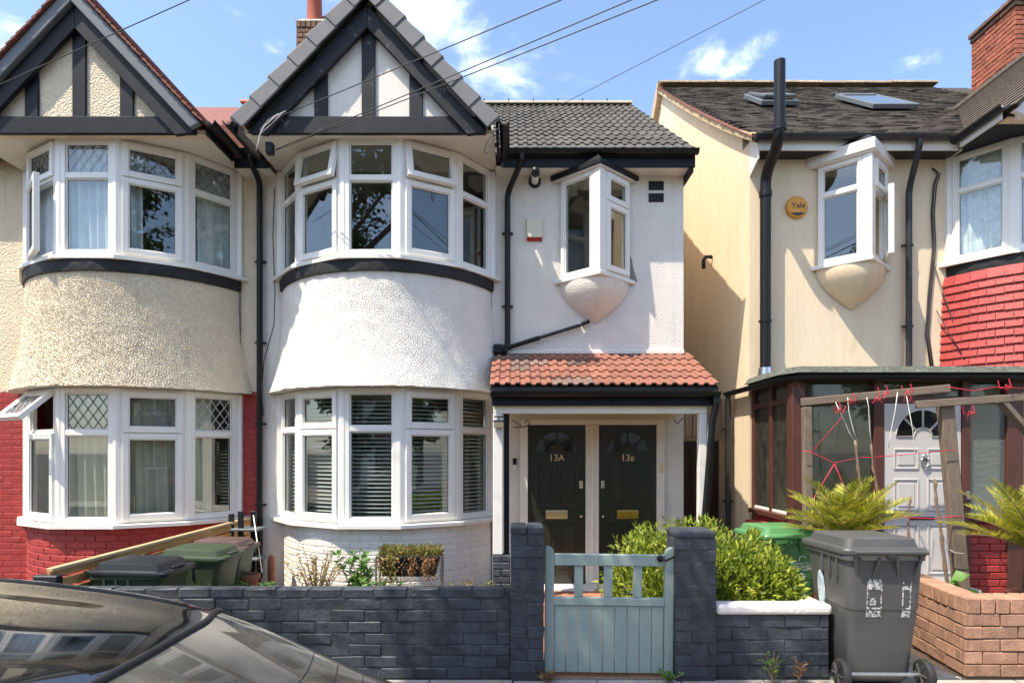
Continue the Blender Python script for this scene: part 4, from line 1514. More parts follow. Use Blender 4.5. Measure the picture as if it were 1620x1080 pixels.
for k, (x0, x1, num, lb, hinge) in enumerate(((0.1955, 0.907, '13A', 'pale_brass', 'R'), (1.071, 1.783, '13', 'brass', 'L'))):
    c = (x0 + x1) / 2
    pan = []
    for s in (0, 1):
        xa = x0 + 0.095 if s == 0 else c + 0.022
        xb = c - 0.022 if s == 0 else x1 - 0.095
        pan += [(xa, xb, 0.985, 1.525), (xa, xb, 0.22, 0.81)]
    d = panel_door(H1, x0, x1, 0.04, 1.983, 7.805, 'door_black', 1.635, 0.265, pan)
    RX = Matrix.Rotation(rad(90), 4, 'X')
    if k == 0:
        text('13A', 0.115, 'gold_paint', d, Matrix.Translation((c + 0.0, 7.8005, 1.578)) @ RX, 'number')
    else:
        text('13', 0.115, 'gold_paint', d, Matrix.Translation((c - 0.025, 7.8005, 1.578)) @ RX, 'number')
        text('B', 0.080, 'gold_paint', d, Matrix.Translation((c + 0.060, 7.8005, 1.566)) @ RX, 'number')
    MB().box(c - 0.135, c + 0.135, 7.792, 7.8045, 0.83, 0.935).build('letterbox', lb, d, bevel=0.005, seg=2)
    MB().box(c - 0.115, c + 0.115, 7.787, 7.7915, 0.850, 0.915).build('letter_flap', lb, d, bevel=0.003, seg=1)
    kx = x1 - 0.055 if hinge == 'R' else x0 + 0.05
    MB().box(kx - 0.023, kx + 0.023, 7.79, 7.8045, 1.205, 1.30).build('lock', 'pale_brass' if k == 0 else 'chrome', d, bevel=0.01, seg=2)
    MB().lathe([(0.008, 7.765), (0.017, 7.775), (0.018, 7.79), (0.010, 7.8045)], 12, (kx, 0, 0.86), 'Y').build('knob', 'pale_brass' if k == 0 else 'chrome', d, smooth=True)
# bells by the doors
MB().box(0.01, 0.055, WALL - 0.03, WALL - 0.001, 1.50, 1.575).build('door_bell', 'black_pvc', H1, bevel=0.004)
MB().box(0.008, 0.057, WALL - 0.018, WALL - 0.001, 1.41, 1.495).build('door_bell', 'upvc', H1, bevel=0.004)
MB().box(1.815, 1.855, 7.75, 7.774, 1.40, 1.52).build('door_bell', 'gold_paint', H1, bevel=0.004)
hk = MB().tube([(0.02, 6.88, 1.92), (0.16, 6.88, 1.93), (0.20, 6.88, 1.97), (0.17, 6.88, 2.0), (0.14, 6.88, 1.97)], 0.006, 6).tube([(0.0, 6.88, 2.0), (0.1, 6.88, 1.94)], 0.005, 6)
hk.build('hook', 'black_paint', H1, smooth=True)
MB().tube([at(1066, 664, 6.95), at(1072, 670, 6.95), at(1080, 661, 6.95)], 0.006, 6).build('hook', 'black_paint', H1, smooth=True)

# ================================================================== the cream and red house on the left
H2 = thing('terraced_house', (-4.7, WALL, 0), 'cream pebbledashed terraced house with red brick ground floor and leaded windows', 'house')
CX2 = -4.69
MB().box(-3.41, -3.122, WALL, WALL + 0.24, 2.40, 5.25).box(-8.3, -5.97, WALL, WALL + 0.24, 2.40, 5.25).box(-5.97, -3.41, WALL + 0.03, WALL + 0.24, 2.42, 3.62).build('wall', 'cream_render', H2)
MB().prism([(-8.3, WALL + 0.242, -0.1), (-8.3, 15.8, -0.1), (-8.3, 15.8, 5.2), (-8.3, 11.6, 7.95), (-8.3, WALL + 0.242, 5.40)], (0.2, 0, 0)).build('side_wall', 'cream_render', H2)
lw = MB().box(-3.41, -3.122, WALL + 0.0015, WALL + 0.24, -0.1, 2.40).build('brick_wall', 'red_mortar', H2)
lw2 = MB().box(-8.3, -5.97, WALL + 0.0015, WALL + 0.24, -0.1, 2.40).build('brick_wall', 'red_mortar', H2)
bricks_on(lw, Line((-3.41, WALL), (-3.122, WALL)), 0.0, 32, 'red_paint', depth=0.05, proud=0.0005, jitter=0.001, jit=0.0014)
bricks_on(lw2, Line((-6.65, WALL), (-5.97, WALL)), 0.0, 32, 'red_paint', depth=0.05, proud=0.0005, jitter=0.001, jit=0.0014)
LD = ('lead_pale', None)
LK = ('lead', None)
up = [dict(kind='fixed', trans=0.68, lead=LK), dict(kind='casement', trans=0.68, lead=LK, open_side=16, hinge='L', curtain=('curtain_blue', 0.0, 1.0, 0.09)),
      dict(kind='fixed', trans=0.68, lead=LD, curtain=('curtain_blue', 0.0, 1.0, 0.09)), dict(kind='casement', trans=0.68, lead=LK, curtain=('curtain_blue', 0.0, 0.35, 0.09)),
      dict(kind='fixed', trans=0.68, lead=LK, curtain=('net_white', 0.25, 1.0, 0.09))]
gr = [dict(kind='fixed', trans=0.67, lead=LK), dict(kind='casement', trans=0.67, lead=LD, open_top=46, curtain=('curtain_cream', 0.55, 1.0, 0.15)),
      dict(kind='fixed', trans=0.67, lead=LK, curtain=('curtain_cream', 0.0, 1.0, 0.09)), dict(kind='casement', trans=0.67, lead=LK, curtain=('curtain_cream', 0.0, 1.0, 0.10)),
      dict(kind='fixed', trans=0.67, lead=LD, curtain=('curtain_cream', 0.0, 0.55, 0.09))]
bay(H2, CX2, 0.0, dict(win=(up, gr), skirt='cream_pebble', seed=9, brick='red_paint', mortar='red_mortar', amp=0.0046))
gable(H2, CX2, 0.0, dict(wall='cream_render', timber='black_paint', bargemat='black_paint', soffit='soffit_white', gableroof='red_roof', cheek='black_paint',
                         verge_tiles=False, fascia_grey=True, barge=(0.17, 0.34), eave_y=EY, eave_z=EZ, pitch=PITCH))
rf2 = MB().prism([(-8.3, EY, EZ - 0.03), (-8.3, 11.6, EZ - 0.03 + (11.6 - EY) * PITCH), (-8.3, 15.8, EZ - 0.03), (-8.3, 15.8, EZ - 0.10), (-8.3, 11.6, EZ - 0.12 + (11.6 - EY) * PITCH), (-8.3, EY, EZ - 0.08)], (5.178, 0, 0)).build('roof', 'red_roof', H2)
b = MB()
for r in range(49):
    d = r * 0.102
    y0_, z0_ = EY - 0.01 + d * math.cos(a_), EZ - 0.02 + d * math.sin(a_)
    x = -4.4 + (0.083 if r % 2 else 0)
    while x < -3.13:
        x1 = min(x + 0.163, -3.125)
        j = R.uniform(0, 0.006)
        b.prism([(x, y0_, z0_ + 0.012 + j), (x, y0_ + 0.10, z0_ + 0.066), (x, y0_ + 0.10, z0_ + 0.055), (x, y0_, z0_ - 0.002 + j)], (x1 - x - 0.002, 0, 0))
        x += 0.166
o = b.build('roof_tiles', 'red_roof', rf2)
o['kind'] = 'stuff'
rme2 = rme.copy()
rme2.materials.clear(); rme2.materials.append(MATS['ridge_red'])
for i in range(4):
    link(bpy.data.objects.new('ridge_tile', rme2), rf2, Matrix.Translation((-3.14 - (i + 1) * 0.45, 11.6, zr - 0.0)))
MB().box(-3.33, -2.92, 7.582, 7.606, 5.06, 5.235).build('fascia', 'black_paint', H2)
MB().box(-3.33, -2.92, 7.606, WALL, 5.06, 5.075).build('soffit', 'soffit_white', H2)
half_gutter(H2, -3.34, -2.90, 7.522, 5.245, 0.058)

# ================================================================== the cream house on the right
DZ = 0.17
H3 = thing('terraced_house', (5.0, WALL, 0), 'smooth cream terraced house with red hung tiles and brown glazed porch', 'house')
CX3 = 6.72
HX = 2.95
RZ0 = 8.82
wall_with_hole(HX, 5.42, -0.1, 5.50, 3.80, 4.60, 3.73 + DZ, 5.0 + DZ).build('wall', 'yellow_render', H3)
MB().box(5.42, 8.02, WALL, WALL + 0.24, -0.1, 2.42).build('wall', 'yellow_render', H3)
MB().prism([(8.25, WALL + 0.242, -0.1), (8.25, 17, -0.1), (8.25, 17, RZ0 - (17 - 12.4) * 0.695 - 0.1), (8.25, 12.4, RZ0 - 0.1), (8.25, WALL + 0.242, RZ0 - (12.4 - WALL - 0.242) * 0.695 - 0.1)], (-0.2, 0, 0)).build('side_wall', 'yellow_render', H3)
MB().box(5.42, 8.02, WALL + 0.03, WALL + 0.24, 2.425, 3.74).box(8.02, 8.25, WALL, WALL + 0.24, -0.1, 5.5).build('wall', 'yellow_render', H3)
P3 = 0.695
RY, RZ = 12.4, 8.82
E3Y = 7.55
E3Z = RZ - (RY - E3Y) * P3
MB().prism([(HX, WALL + 0.242, -0.1), (HX, 17, -0.1), (HX, 17, RZ - (17 - RY) * P3 - 0.1), (HX, RY, RZ - 0.1), (HX, WALL + 0.242, E3Z + (WALL + 0.242 - E3Y) * P3 - 0.1)], (0.2, 0, 0)).build('side_wall', 'yellow_render', H3)
rf3 = MB().prism([(HX - 0.05, E3Y, E3Z - 0.03), (HX - 0.05, RY, RZ - 0.03), (HX - 0.05, 17.4, RZ - 0.03 - (17.4 - RY) * P3), (HX - 0.05, 17.4, RZ - 0.09 - (17.4 - RY) * P3), (HX - 0.05, RY, RZ - 0.09), (HX - 0.05, E3Y, E3Z - 0.08)], (6.0, 0, 0)).build('roof', 'plain_tile', H3)
b = MB()
a3 = math.atan(P3)
rows = int((RY - E3Y) / math.cos(a3) / 0.102)
for r in range(rows):
    d = r * 0.102
    y0_, z0_ = E3Y - 0.02 + d * math.cos(a3), E3Z - 0.03 + d * math.sin(a3)
    x = HX - 0.06 + (0.083 if r % 2 else 0)
    while x < 8.1:
        j = R.uniform(-0.002, 0.005)
        b.prism([(x, y0_ + R.uniform(-0.006, 0.006), z0_ + 0.014 + j), (x, y0_ + 0.10, z0_ + 0.072), (x, y0_ + 0.10, z0_ + 0.06), (x, y0_, z0_ - 0.0 + j)], (0.162, 0, 0))
        x += 0.166
o = b.build('roof_tiles', 'plain_tile', rf3)
o['kind'] = 'stuff'
# verge: mortar undercloak and tile ends along the side wall
b = MB()
n = 30
for i in range(n):
    f0, f1 = i / n, (i + 1) / n
    pts = []
    for f in (f0, f1):
        y = E3Y + (RY - E3Y) * f
        z = E3Z + (y - E3Y) * P3 + 0.05 * math.exp(-f * 9) - 0.045 - 0.10 * math.sin(f * math.pi) * 0.5
        pts.append((y, z))
    (ya0, za0), (ya1, za1) = pts
    b.add([(HX - 0.085, ya0, za0), (HX - 0.085, ya1, za1), (HX - 0.085, ya1, za1 - 0.085), (HX - 0.085, ya0, za0 - 0.085), (HX, ya0, za0), (HX, ya1, za1), (HX, ya1, za1 - 0.12), (HX, ya0, za0 - 0.12)],
          [(0, 1, 2, 3), (3, 2, 6, 7), (0, 4, 5, 1)])
b.build('verge', 'verge_mortar', rf3)
b = MB()
for i in range(60):
    f = i / 60
    y = E3Y + (RY - E3Y) * f
    z = E3Z + (y - E3Y) * P3 - 0.03 - 0.05 * math.sin(f * math.pi)
    j = R.uniform(-0.012, 0.006)
    b.prism([(HX - 0.10 + j, y, z + 0.01), (HX - 0.10 + j, y + 0.10, z + 0.075), (HX - 0.10 + j, y + 0.10, z + 0.058), (HX - 0.10 + j, y, z - 0.006)], (0.15, 0, 0))
o = b.build('verge_tiles', 'red_roof', rf3)
o['kind'] = 'stuff'
rme3 = rme.copy()
rme3.materials.clear(); rme3.materials.append(MATS['ridge_clay'])
for i in range(12):
    link(bpy.data.objects.new('ridge_tile', rme3), rf3, Matrix.Translation((HX - 0.06 + i * 0.45, RY, RZ - 0.0 + R.uniform(-0.008, 0.008))))
MB().prism([(HX - 0.10, RY - 0.05, RZ + 0.07), (HX - 0.10, RY + 0.07, RZ + 0.07), (HX - 0.10, RY + 2.2, RZ - 1.5), (HX - 0.10, RY + 2.2, RZ - 1.75), (HX - 0.10, RY + 0.05, RZ - 0.22)], (0.10, 0, 0)).build('verge_board', 'verge_mortar', rf3)
# eaves: white fascia, dark soffit, gutter
ez = E3Z - 0.04
MB().box(HX + 0.02, 5.36, 7.582, 7.606, ez - 0.14, ez - 0.01).build('fascia', 'sill_white', H3, bevel=0.004, seg=1)
MB().box(HX + 0.02, 5.40, 7.607, WALL, ez - 0.13, ez - 0.115).build('soffit', 'worn_black', H3)
MB().box(5.30, 5.42, 7.60, WALL, ez - 0.129, ez - 0.02).build('corner_board', 'sill_white', H3)
MB().prism([(HX + 0.0, 7.582, ez - 0.24), (HX + 0.0, WALL, ez - 0.34), (HX + 0.0, WALL, ez + 0.2), (HX + 0.0, 7.582, ez - 0.03)], (0.018, 0, 0)).build('end_board', 'sill_white', H3)
half_gutter(H3, HX - 0.06, 5.33, 7.522, ez + 0.01, 0.060, 'grey_pvc', brackets=(3.3, 3.9, 4.5, 4.75, 5.0, 5.2))
up3 = [dict(kind='fixed', trans=0.66, curtain=('net_white', 0.0, 1.0, 0.09)), dict(kind='fixed', trans=0.66, curtain=('net_white', 0.0, 1.0, 0.09)), dict(kind='fixed', trans=0.66), dict(kind='fixed', trans=0.66), dict(kind='fixed', trans=0.66)]
bay(H3, CX3, DZ, dict(win=(up3, up3), ground=False))
gable(H3, CX3, DZ, dict(wall='yellow_render', timber='sill_white', bargemat='sill_white', soffit='worn_black', gableroof='gable_tile', courses=17, cheek='sill_white',
                        verge_tiles=False, barge=(0.08, 0.36), eave_y=E3Y, eave_z=E3Z, pitch=P3))
oriel(H3, 4.2, DZ, dict(left=dict(kind='fixed', trans=0.70), right=dict(kind='casement', trans=0.70, open_side=22, hinge='R'), corbel='yellow_render', fascia='sill_white', fascia_h=0.13, roof='grey_pvc'))
# red hung tiles under the bay window
bk = band([bow(-1 + 2 * i / 60, 0.01, CX3) for i in range(61)], 2.45, 3.64 + DZ, 0.0).build('hung_tile_backing', 'roof_slab', H3)
hung = Bow(0.06, CX3)
hm = []
for k in range(4):
    rr = random.Random(90 + k)
    bm_ = MB()
    w, h = 0.1652, 0.115
    jz = [rr.uniform(-0.004, 0.004) for _ in range(4)]
    bm_.prism([(-w / 2, -0.034, -h / 2 + jz[0]), (-w / 2, -0.016, -h / 2 + jz[1]), (-w / 2, 0.010, h / 2), (-w / 2, -0.004, h / 2)], (w, 0, 0))
    me_ = bm_.mesh('hung_tile')
    me_.materials.append(MATS['red_hung'])
    hm.append(me_)
for c in range(13):
    z = 3.585 + DZ - c * 0.1
    s = -0.02 - (0.083 if c % 2 else 0)
    while s < hung.length - 0.10:
        p, t, n_ = hung(s + 0.083)
        fl_ = 0.0035 * c
        link(bpy.data.objects.new('hung_tile', R.choice(hm)), bk, Matrix.Translation((p.x + n_.x * fl_, p.y + n_.y * fl_, z + R.uniform(-0.002, 0.002))) @ Matrix.Rotation(math.atan2(t.y, t.x) + R.uniform(-0.006, 0.006), 4, 'Z') @ Matrix.Rotation(R.uniform(-0.006, 0.006), 4, 'Y'))
        s += 0.166
# soil stack and rainwater pipe
SX = 3.095
pts = [(SX, 7.31, 6.17), (SX, 7.31, 5.42)] + arc((SX, 7.31, 5.40), (SX, 7.31, 5.27), (SX, 7.46, 5.18)) + arc((SX, 7.56, 5.12), (SX, 7.72, 5.03), (SX, 7.72, 4.90)) + [(SX, 7.72, 2.55)]
pipe(H3, pts, 0.064, 'black_pvc', 'soil_stack', clips=(3.25,), n=20, sockets=[(SX, 7.31, 5.40), (SX, 7.72, 4.80)])
MB().tube([(SX, 7.72, 2.68), (SX, 7.72, 2.50)], [0.082, 0.10], 16).build('foil_flashing', 'chrome', H3)
pipe(H3, swan((4.85, 7.52, ez - 0.04), (4.885, 7.78, 4.80), 2.55, 0.036), 0.036, 'grey_pvc', clips=(4.2, 3.2), n=14)
pts = [(5.20, WALL - 0.03, 5.16), (5.27, WALL - 0.03, 5.10), (5.22, WALL - 0.03, 4.95), (5.20, WALL - 0.02, 4.6), (5.22, WALL - 0.02, 4.2), (5.16, WALL - 0.02, 3.6), (5.13, WALL - 0.02, 3.1), (5.20, WALL - 0.02, 2.62)]
MB().tube(pts, 0.012, 6).tube([(p[0] + 0.03, p[1], p[2]) for p in pts[1:]], 0.007, 6).build('cable', 'cable', H3, smooth=True)
MB().tube([(5.21, WALL - 0.03, 4.0), (5.40, WALL - 0.13, 3.2), (5.52, WALL - 0.32, 2.70), (5.45, WALL - 0.3, 2.62)], 0.006, 6).tube([(5.25, WALL - 0.03, 3.4), (5.45, WALL - 0.25, 2.75)], 0.006, 6).build('cable', 'cable', H3, smooth=True)
# overflow stub on the side wall
MB().tube([(HX - 0.01, 9.30, 4.52), (HX - 0.10, 9.30, 4.52), (HX - 0.13, 9.30, 4.47), (HX - 0.13, 9.30, 4.35)], 0.028, 10).build('overflow_pipe', 'black_pvc', H3, smooth=True)
# roof windows
for (x0, x1, ya_, yb_, op) in ((5.30, 5.98, 9.3, 10.4, 0), (3.80, 4.38, 9.65, 10.4, 3)):
    z = lambda y: E3Z + (y - E3Y) * P3
    M3 = Matrix.Translation((x0, ya_, z(ya_) + 0.03)) @ Matrix.Rotation(a3, 4, 'X')
    l = (yb_ - ya_) / math.cos(a3)
    w = x1 - x0
    f = MB(M3).box(0, 0.06, 0, l, 0, 0.07).box(w - 0.06, w, 0, l, 0, 0.07).box(0.06, w - 0.06, 0, 0.09, 0, 0.07).box(0.06, w - 0.06, l - 0.12, l, 0, 0.08).build('roof_window', 'verge_grey', rf3, bevel=0.008, seg=1)
    M4 = M3 @ Matrix.Translation((0, l - 0.1, 0.045)) @ Matrix.Rotation(rad(-op), 4, 'X')
    MB(M4).box(0.062, w - 0.062, -l + 0.19, -0.03, 0, 0.02).build('roof_window_glass', 'skylight_glass', rf3)
    if op:
        MB(M4).box(0.04, 0.10, -l + 0.15, 0, 0.021, 0.06).box(w - 0.10, w - 0.04, -l + 0.15, 0, 0.021, 0.06).box(0.10, w - 0.10, -l + 0.15, -l + 0.21, 0.021, 0.06).build('roof_window_sash', 'verge_grey', rf3, bevel=0.006, seg=1)
# chimney
ch3 = MB().box(8.0, 8.95, 10.05, 10.98, 7.0, 8.86).build('chimney', 'mortar', H3)
for (a, c) in (((7.99, 10.99), (7.99, 10.04)), ((7.99, 10.04), (8.6, 10.04))):
    bricks_on(ch3, Line(a, c), 7.38, 18, 'chimney_red', depth=0.06, proud=0.006, jitter=0.005)
for (a, c, z, p) in (((7.96, 11.0), (7.96, 10.01), 8.73, 0.0), ((7.96, 10.01), (8.6, 10.01), 8.73, 0.0), ((7.93, 11.0), (7.93, 9.98), 8.805, 0.0), ((7.93, 9.98), (8.6, 9.98), 8.805, 0.0)):
    bricks_on(ch3, Line(a, c), z, 1, 'chimney_brown', depth=0.11, proud=0.0)

# ------------------------------------------------------------------ brown glazed porch of the right house
FY = 6.70
LX = 2.97
zs, zt, zh = 0.97, 2.17, 2.40


def post(x0, x1, y0, y1, z0=0.2, z1=2.43):
    return MB().box(x0, x1, y0, y1, z0, z1).build('porch_post', 'brown_timber', H3, bevel=0.006, seg=1)


post(LX - 0.01, LX + 0.13, FY - 0.02, FY + 0.12)
post(3.84, 3.94, FY - 0.01, FY + 0.09)
post(4.772, 4.858, FY - 0.01, FY + 0.09)
post(5.246, 5.42, FY - 0.01, FY + 0.11)
post(LX, LX + 0.07, 7.76, 7.845)
post(LX, LX + 0.065, 7.24, 7.31)


def rail_x(x0, x1, z0, z1, y0=FY, y1=FY + 0.07, name='porch_rail', m='brown_timber'):
    MB().box(x0, x1, y0, y1, z0, z1).build(name, m, H3, bevel=0.004, seg=1)


def rail_y(y0, y1, z0, z1, x0=LX, x1=LX + 0.06, name='porch_rail', m='brown_timber'):
    MB().box(x0, x1, y0, y1, z0, z1).build(name, m, H3, bevel=0.004, seg=1)


for (a, c) in ((LX + 0.13, 3.84), (3.94, 4.772), (4.858, 5.246)):
    rail_x(a, c, zh, 2.43)
    rail_x(a, c, zt, zt + 0.075)
    MB().box(a, c, FY + 0.030, FY + 0.036, zt + 0.075, zh).build('porch_pane', 'porch_glass', H3)
for (a, c) in ((7.31, 7.76), (FY + 0.12, 7.24)):
    rail_y(a, c, zh, 2.43)
    rail_y(a, c, zt, zt + 0.06)
    MB().box(LX + 0.028, LX + 0.034, a, c, zt + 0.06, zh).build('porch_pane', 'porch_glass', H3)
    MB().box(LX + 0.028, LX + 0.034, a, c, zs, zt).build('porch_pane', 'porch_glass', H3)
    rail_y(a - 0.03, c + 0.03, zs - 0.055, zs, LX - 0.06, LX + 0.07, 'porch_sill', 'brown_timber')
    rail_y(a, c, zs, zs + 0.03, LX + 0.005, LX + 0.05, 'porch_sill', 'coping_white')
MB().box(LX + 0.13, 3.84, FY + 0.030, FY + 0.036, zs, zt).build('porch_pane', 'porch_glass', H3)
MB().box(4.858, 5.246, FY + 0.030, FY + 0.036, zs, zt).build('porch_pane', 'frosted', H3, bevel=0)
rail_x(LX + 0.13, 3.84, zs - 0.055, zs, FY - 0.05, FY + 0.08, 'porch_sill')
rail_x(4.858, 5.246, zs - 0.055, zs, FY - 0.05, FY + 0.08, 'porch_sill')
pw = MB().box(LX + 0.02, LX + 0.10, FY + 0.10, 7.84, -0.1, zs - 0.056).build('porch_base', 'red_mortar', H3)
bricks_on(pw, Line((LX + 0.015, 7.84), (LX + 0.015, FY + 0.01)), 0.0, 12, 'red_paint', depth=0.05, proud=0.004)
pw = MB().box(LX + 0.10, 3.84, FY + 0.02, FY + 0.10, -0.1, zs - 0.056).build('porch_base', 'red_mortar', H3)
bricks_on(pw, Line((LX + 0.01, FY + 0.012), (3.84, FY + 0.012)), 0.0, 12, 'red_paint', depth=0.05, proud=0.004)
pw = MB().box(4.858, 5.7, FY + 0.02, FY + 0.10, -0.1, zs - 0.056).build('porch_base', 'red_mortar', H3)
bricks_on(pw, Line((4.85, FY + 0.012), (5.7, FY + 0.012)), 0.0, 12, 'red_paint', depth=0.05, proud=0.006)
MB().box(2.80, 3.02, 6.62, 7.60, 0.80, 0.845).build('porch_ledge', 'red_paint', H3, bevel=0.012, seg=2)
MB().box(3.9, 4.8, 6.45, 6.78, -0.05, 0.245).build('door_step', 'cement', H3, bevel=0.015, seg=2)
MB().box(LX + 0.1, 5.4, FY + 0.1, WALL - 0.003, 0.18, 0.24).build('porch_floor', 'room_floor', H3)
# mossy roof edge and gutter
b = MB()
o_ = [(2.88, 7.845), (2.88, 6.86), (2.99, 6.60), (6.4, 6.60)]
i_ = [(2.93, 7.845), (2.93, 6.89), (3.02, 6.66), (6.4, 6.66)]
b.add([(x, y, 2.485) for x, y in o_] + [(x, y, 2.555) for x, y in i_] + [(6.4, 7.845, 2.60), (6.4, 7.845, 2.485), (3.05, 7.845, 2.60)],
      [(0, 1, 5, 4), (1, 2, 6, 5), (2, 3, 7, 6), (4, 5, 6, 7, 8, 10), (3, 2, 1, 0, 9)])
b.build('porch_roof', 'moss_felt', H3)
MB().prism([(2.93, 7.845, 2.43), (2.93, 6.89, 2.43), (3.03, 6.645, 2.43), (6.4, 6.645, 2.43), (6.4, 6.70, 2.43), (LX + 0.02, FY, 2.43), (LX + 0.02, 7.845, 2.43)], (0, 0, 0.054)).build('porch_fascia', 'black_paint', H3)
g = MB()
path = [Vector((2.86, 8.42, 2.44)), Vector((2.86, 6.84, 2.44)), Vector((2.965, 6.575, 2.44)), Vector((6.4, 6.575, 2.44))]
rg = []
for i, p in enumerate(path):
    t = (path[min(i + 1, 3)] - path[max(i - 1, 0)]).normalized()
    if 0 < i < 3:
        t = ((path[i + 1] - p).normalized() + (p - path[i - 1]).normalized()).normalized()
    s = Vector((t.y, -t.x, 0))
    rg.append([p + s * 0.052 * math.cos(math.pi + math.pi * j / 8) + Vector((0, 0, 0.052 * math.sin(math.pi + math.pi * j / 8))) for j in range(9)]
              + [p + s * 0.046 * math.cos(-math.pi * j / 8) + Vector((0, 0, 0.046 * math.sin(-math.pi * j / 8))) for j in range(9)])
g.rings(rg)
g.build('porch_gutter', 'black_pvc', H3, smooth=True, angle=40)
pipe(H3, [(2.86, 8.36, 2.40), (2.86, 8.36, -0.0)], 0.036, 'grey_pvc', clips=(1.95, 1.0))
# pale panelled door
cD = (3.945 + 4.768) / 2
pan = []
for s in (0, 1):
    xa = 3.945 + 0.10 if s == 0 else cD + 0.045
    xb = cD - 0.045 if s == 0 else 4.768 - 0.10
    pan += [(xa, xb, 1.47, 1.69), (xa, xb, 1.03, 1.37), (xa, xb, 0.36, 0.89)]
d3 = panel_door(H3, 3.945, 4.768, 0.255, zt - 0.004, FY + 0.005, 'door_lilac', 1.80, 0.30, pan)
MB().box(cD - 0.15, cD + 0.12, FY - 0.006, FY + 0.0045, 0.935, 0.965).build('letterbox', 'black_paint', d3, bevel=0.003)
kn = MB().lathe([(0.03, -0.012), (0.034, 0.004)], 14, (cD + 0.015, FY, 1.60), 'Y')
kn.tube([(cD + 0.015 + 0.042 * math.sin(a), FY - 0.014, 1.55 - 0.055 * math.cos(a)) for a in [2.6 * (k / 8 - 0.5) * 2 * 0.95 for k in range(9)]], 0.011, 8)
kn.build('knocker', 'steel', d3, smooth=True)
MB().box(4.80, 4.83, FY - 0.035, FY - 0.011, 1.15, 1.24).build('lock', 'steel', H3, bevel=0.005)

# ------------------------------------------------------------------ passage gate between the houses
PG = thing('passage_gate', (2.54, 8.6, 0), 'dark brown panelled gate under weathered planks in passage between houses', 'gate')
MB().box(2.16, 2.80, 8.60, 8.645, 0.0, 1.80).build('door', 'dark_door', PG, bevel=0.004, seg=1)
for (x0, x1) in ((2.22, 2.44), (2.52, 2.74)):
    for (z0, z1) in ((0.95, 1.70), (0.15, 0.80)):
        g = MB()
        g.box(x0, x1, 8.585, 8.5995, z0, z0 + 0.02).box(x0, x1, 8.585, 8.5995, z1 - 0.02, z1).box(x0, x0 + 0.02, 8.585, 8.5995, z0 + 0.02, z1 - 0.02).box(x1 - 0.02, x1, 8.585, 8.5995, z0 + 0.02, z1 - 0.02)
        g.build('moulding', 'dark_door', PG, bevel=0.006, seg=1)
MB().box(2.81, 2.90, 8.56, 8.66, 0.0, 1.86).build('post', 'grey_wood', PG, bevel=0.006, seg=1)
MB().box(2.15, 2.94, 8.585, 8.64, 1.815, 1.86).build('rail', 'grey_wood', PG, bevel=0.004, seg=1)
for i in range(8):
    x = 2.155 + i * 0.098
    MB().box(x, x + 0.092, 8.57 - (0.006 if i % 2 else 0), 8.60, 1.865, 2.37 + R.uniform(-0.008, 0.008)).build('plank', 'grey_wood', PG, bevel=0.004, seg=1)
MB().tube([(2.235, 8.55, 0.95), (2.30, 8.55, 0.93)], 0.012, 8).build('handle', 'steel', PG)

# ------------------------------------------------------------------ front garden walls, piers and gate
GW = thing('garden_wall', (-1.8, 4.65, 0), 'dark blue-grey painted low brick wall in front of bow window', 'wall')
core = MB().box(-3.6, -0.0045, 4.601, 4.70, -0.1, 0.645).build('core', 'navy_mortar', GW)
bricks_on(GW, Line((-3.6, 4.60), (-0.016, 4.60)), 0.003, 7, 'navy_paint', gauge=0.0835, blen=0.235, depth=0.05, proud=0.0015, jitter=0.0035, jit=0.0045, joint=0.006, bev=0.005)
tops = [brick_mesh('coping_brick', 'navy_paint', 0.232, 0.070, 0.115, 0.008, 0.005, seed=60 + k) for k in range(4)]
x = -3.5
while x < -0.10:
    link(bpy.data.objects.new('coping_brick', R.choice(tops)), GW, Matrix.Translation((x, 4.654, 0.624)) @ Matrix.Rotation(R.uniform(-0.008, 0.008), 4, 'Z'))
    x += 0.238


def pier(name, x0, x1, top, label, faces):
    T = thing(name, ((x0 + x1) / 2, 4.7, 0), label, 'pier', 'painted brick gate piers')
    MB().box(x0 + 0.006, x1 - 0.006, 4.5605, 4.83, -0.1, top - 0.05).build('core', 'navy_mortar', T)
    GA = 0.083
    n = int((top - 0.06) / GA)
    w = x1 - x0
    for f in faces:
        if f == 'front':
            bricks_on(T, Line((x0, 4.56), (x1, 4.56)), top - 0.058 - n * GA, n, 'navy_paint', gauge=GA, blen=0.235, depth=0.05, proud=0.0015, jitter=0.0035, jit=0.0045, joint=0.006, bev=0.005)
        elif f == 'left':
            bricks_on(T, Line((x0, 4.835), (x0, 4.562)), top - 0.058 - n * GA, n, 'navy_paint', gauge=GA, blen=0.235, depth=0.05, proud=0.0015, jitter=0.0035, jit=0.0045, joint=0.006, bev=0.005)
        elif f == 'right':
            bricks_on(T, Line((x1, 4.562), (x1, 4.835)), top - 0.058 - n * GA, n, 'navy_paint', gauge=GA, blen=0.235, depth=0.05, proud=0.0015, jitter=0.0035, jit=0.0045, joint=0.006, bev=0.005)
    if w < 0.26:
        for (a, c) in ((x0 - 0.002, (x0 + x1) / 2 - 0.003), ((x0 + x1) / 2 + 0.003, x1 + 0.002)):
            MB().box(a, c, 4.552, 4.838, top - 0.058, top).build('cap', 'navy_paint', T, bevel=0.014, seg=3)
    else:
        MB().box(x0 - 0.002, x1 + 0.002, 4.552, 4.838, top - 0.058, top).build('cap', 'navy_paint', T, bevel=0.022, seg=3)
    return T


pier('gate_pier', -0.010, 0.228, 1.115, 'narrow dark blue brick pier on the hinge side of gate', ('front', 'right'))
pier('gate_pier', 1.180, 1.472, 1.083, 'wide charcoal brick pier at latch side of gate beside hedge', ('front', 'left', 'right'))

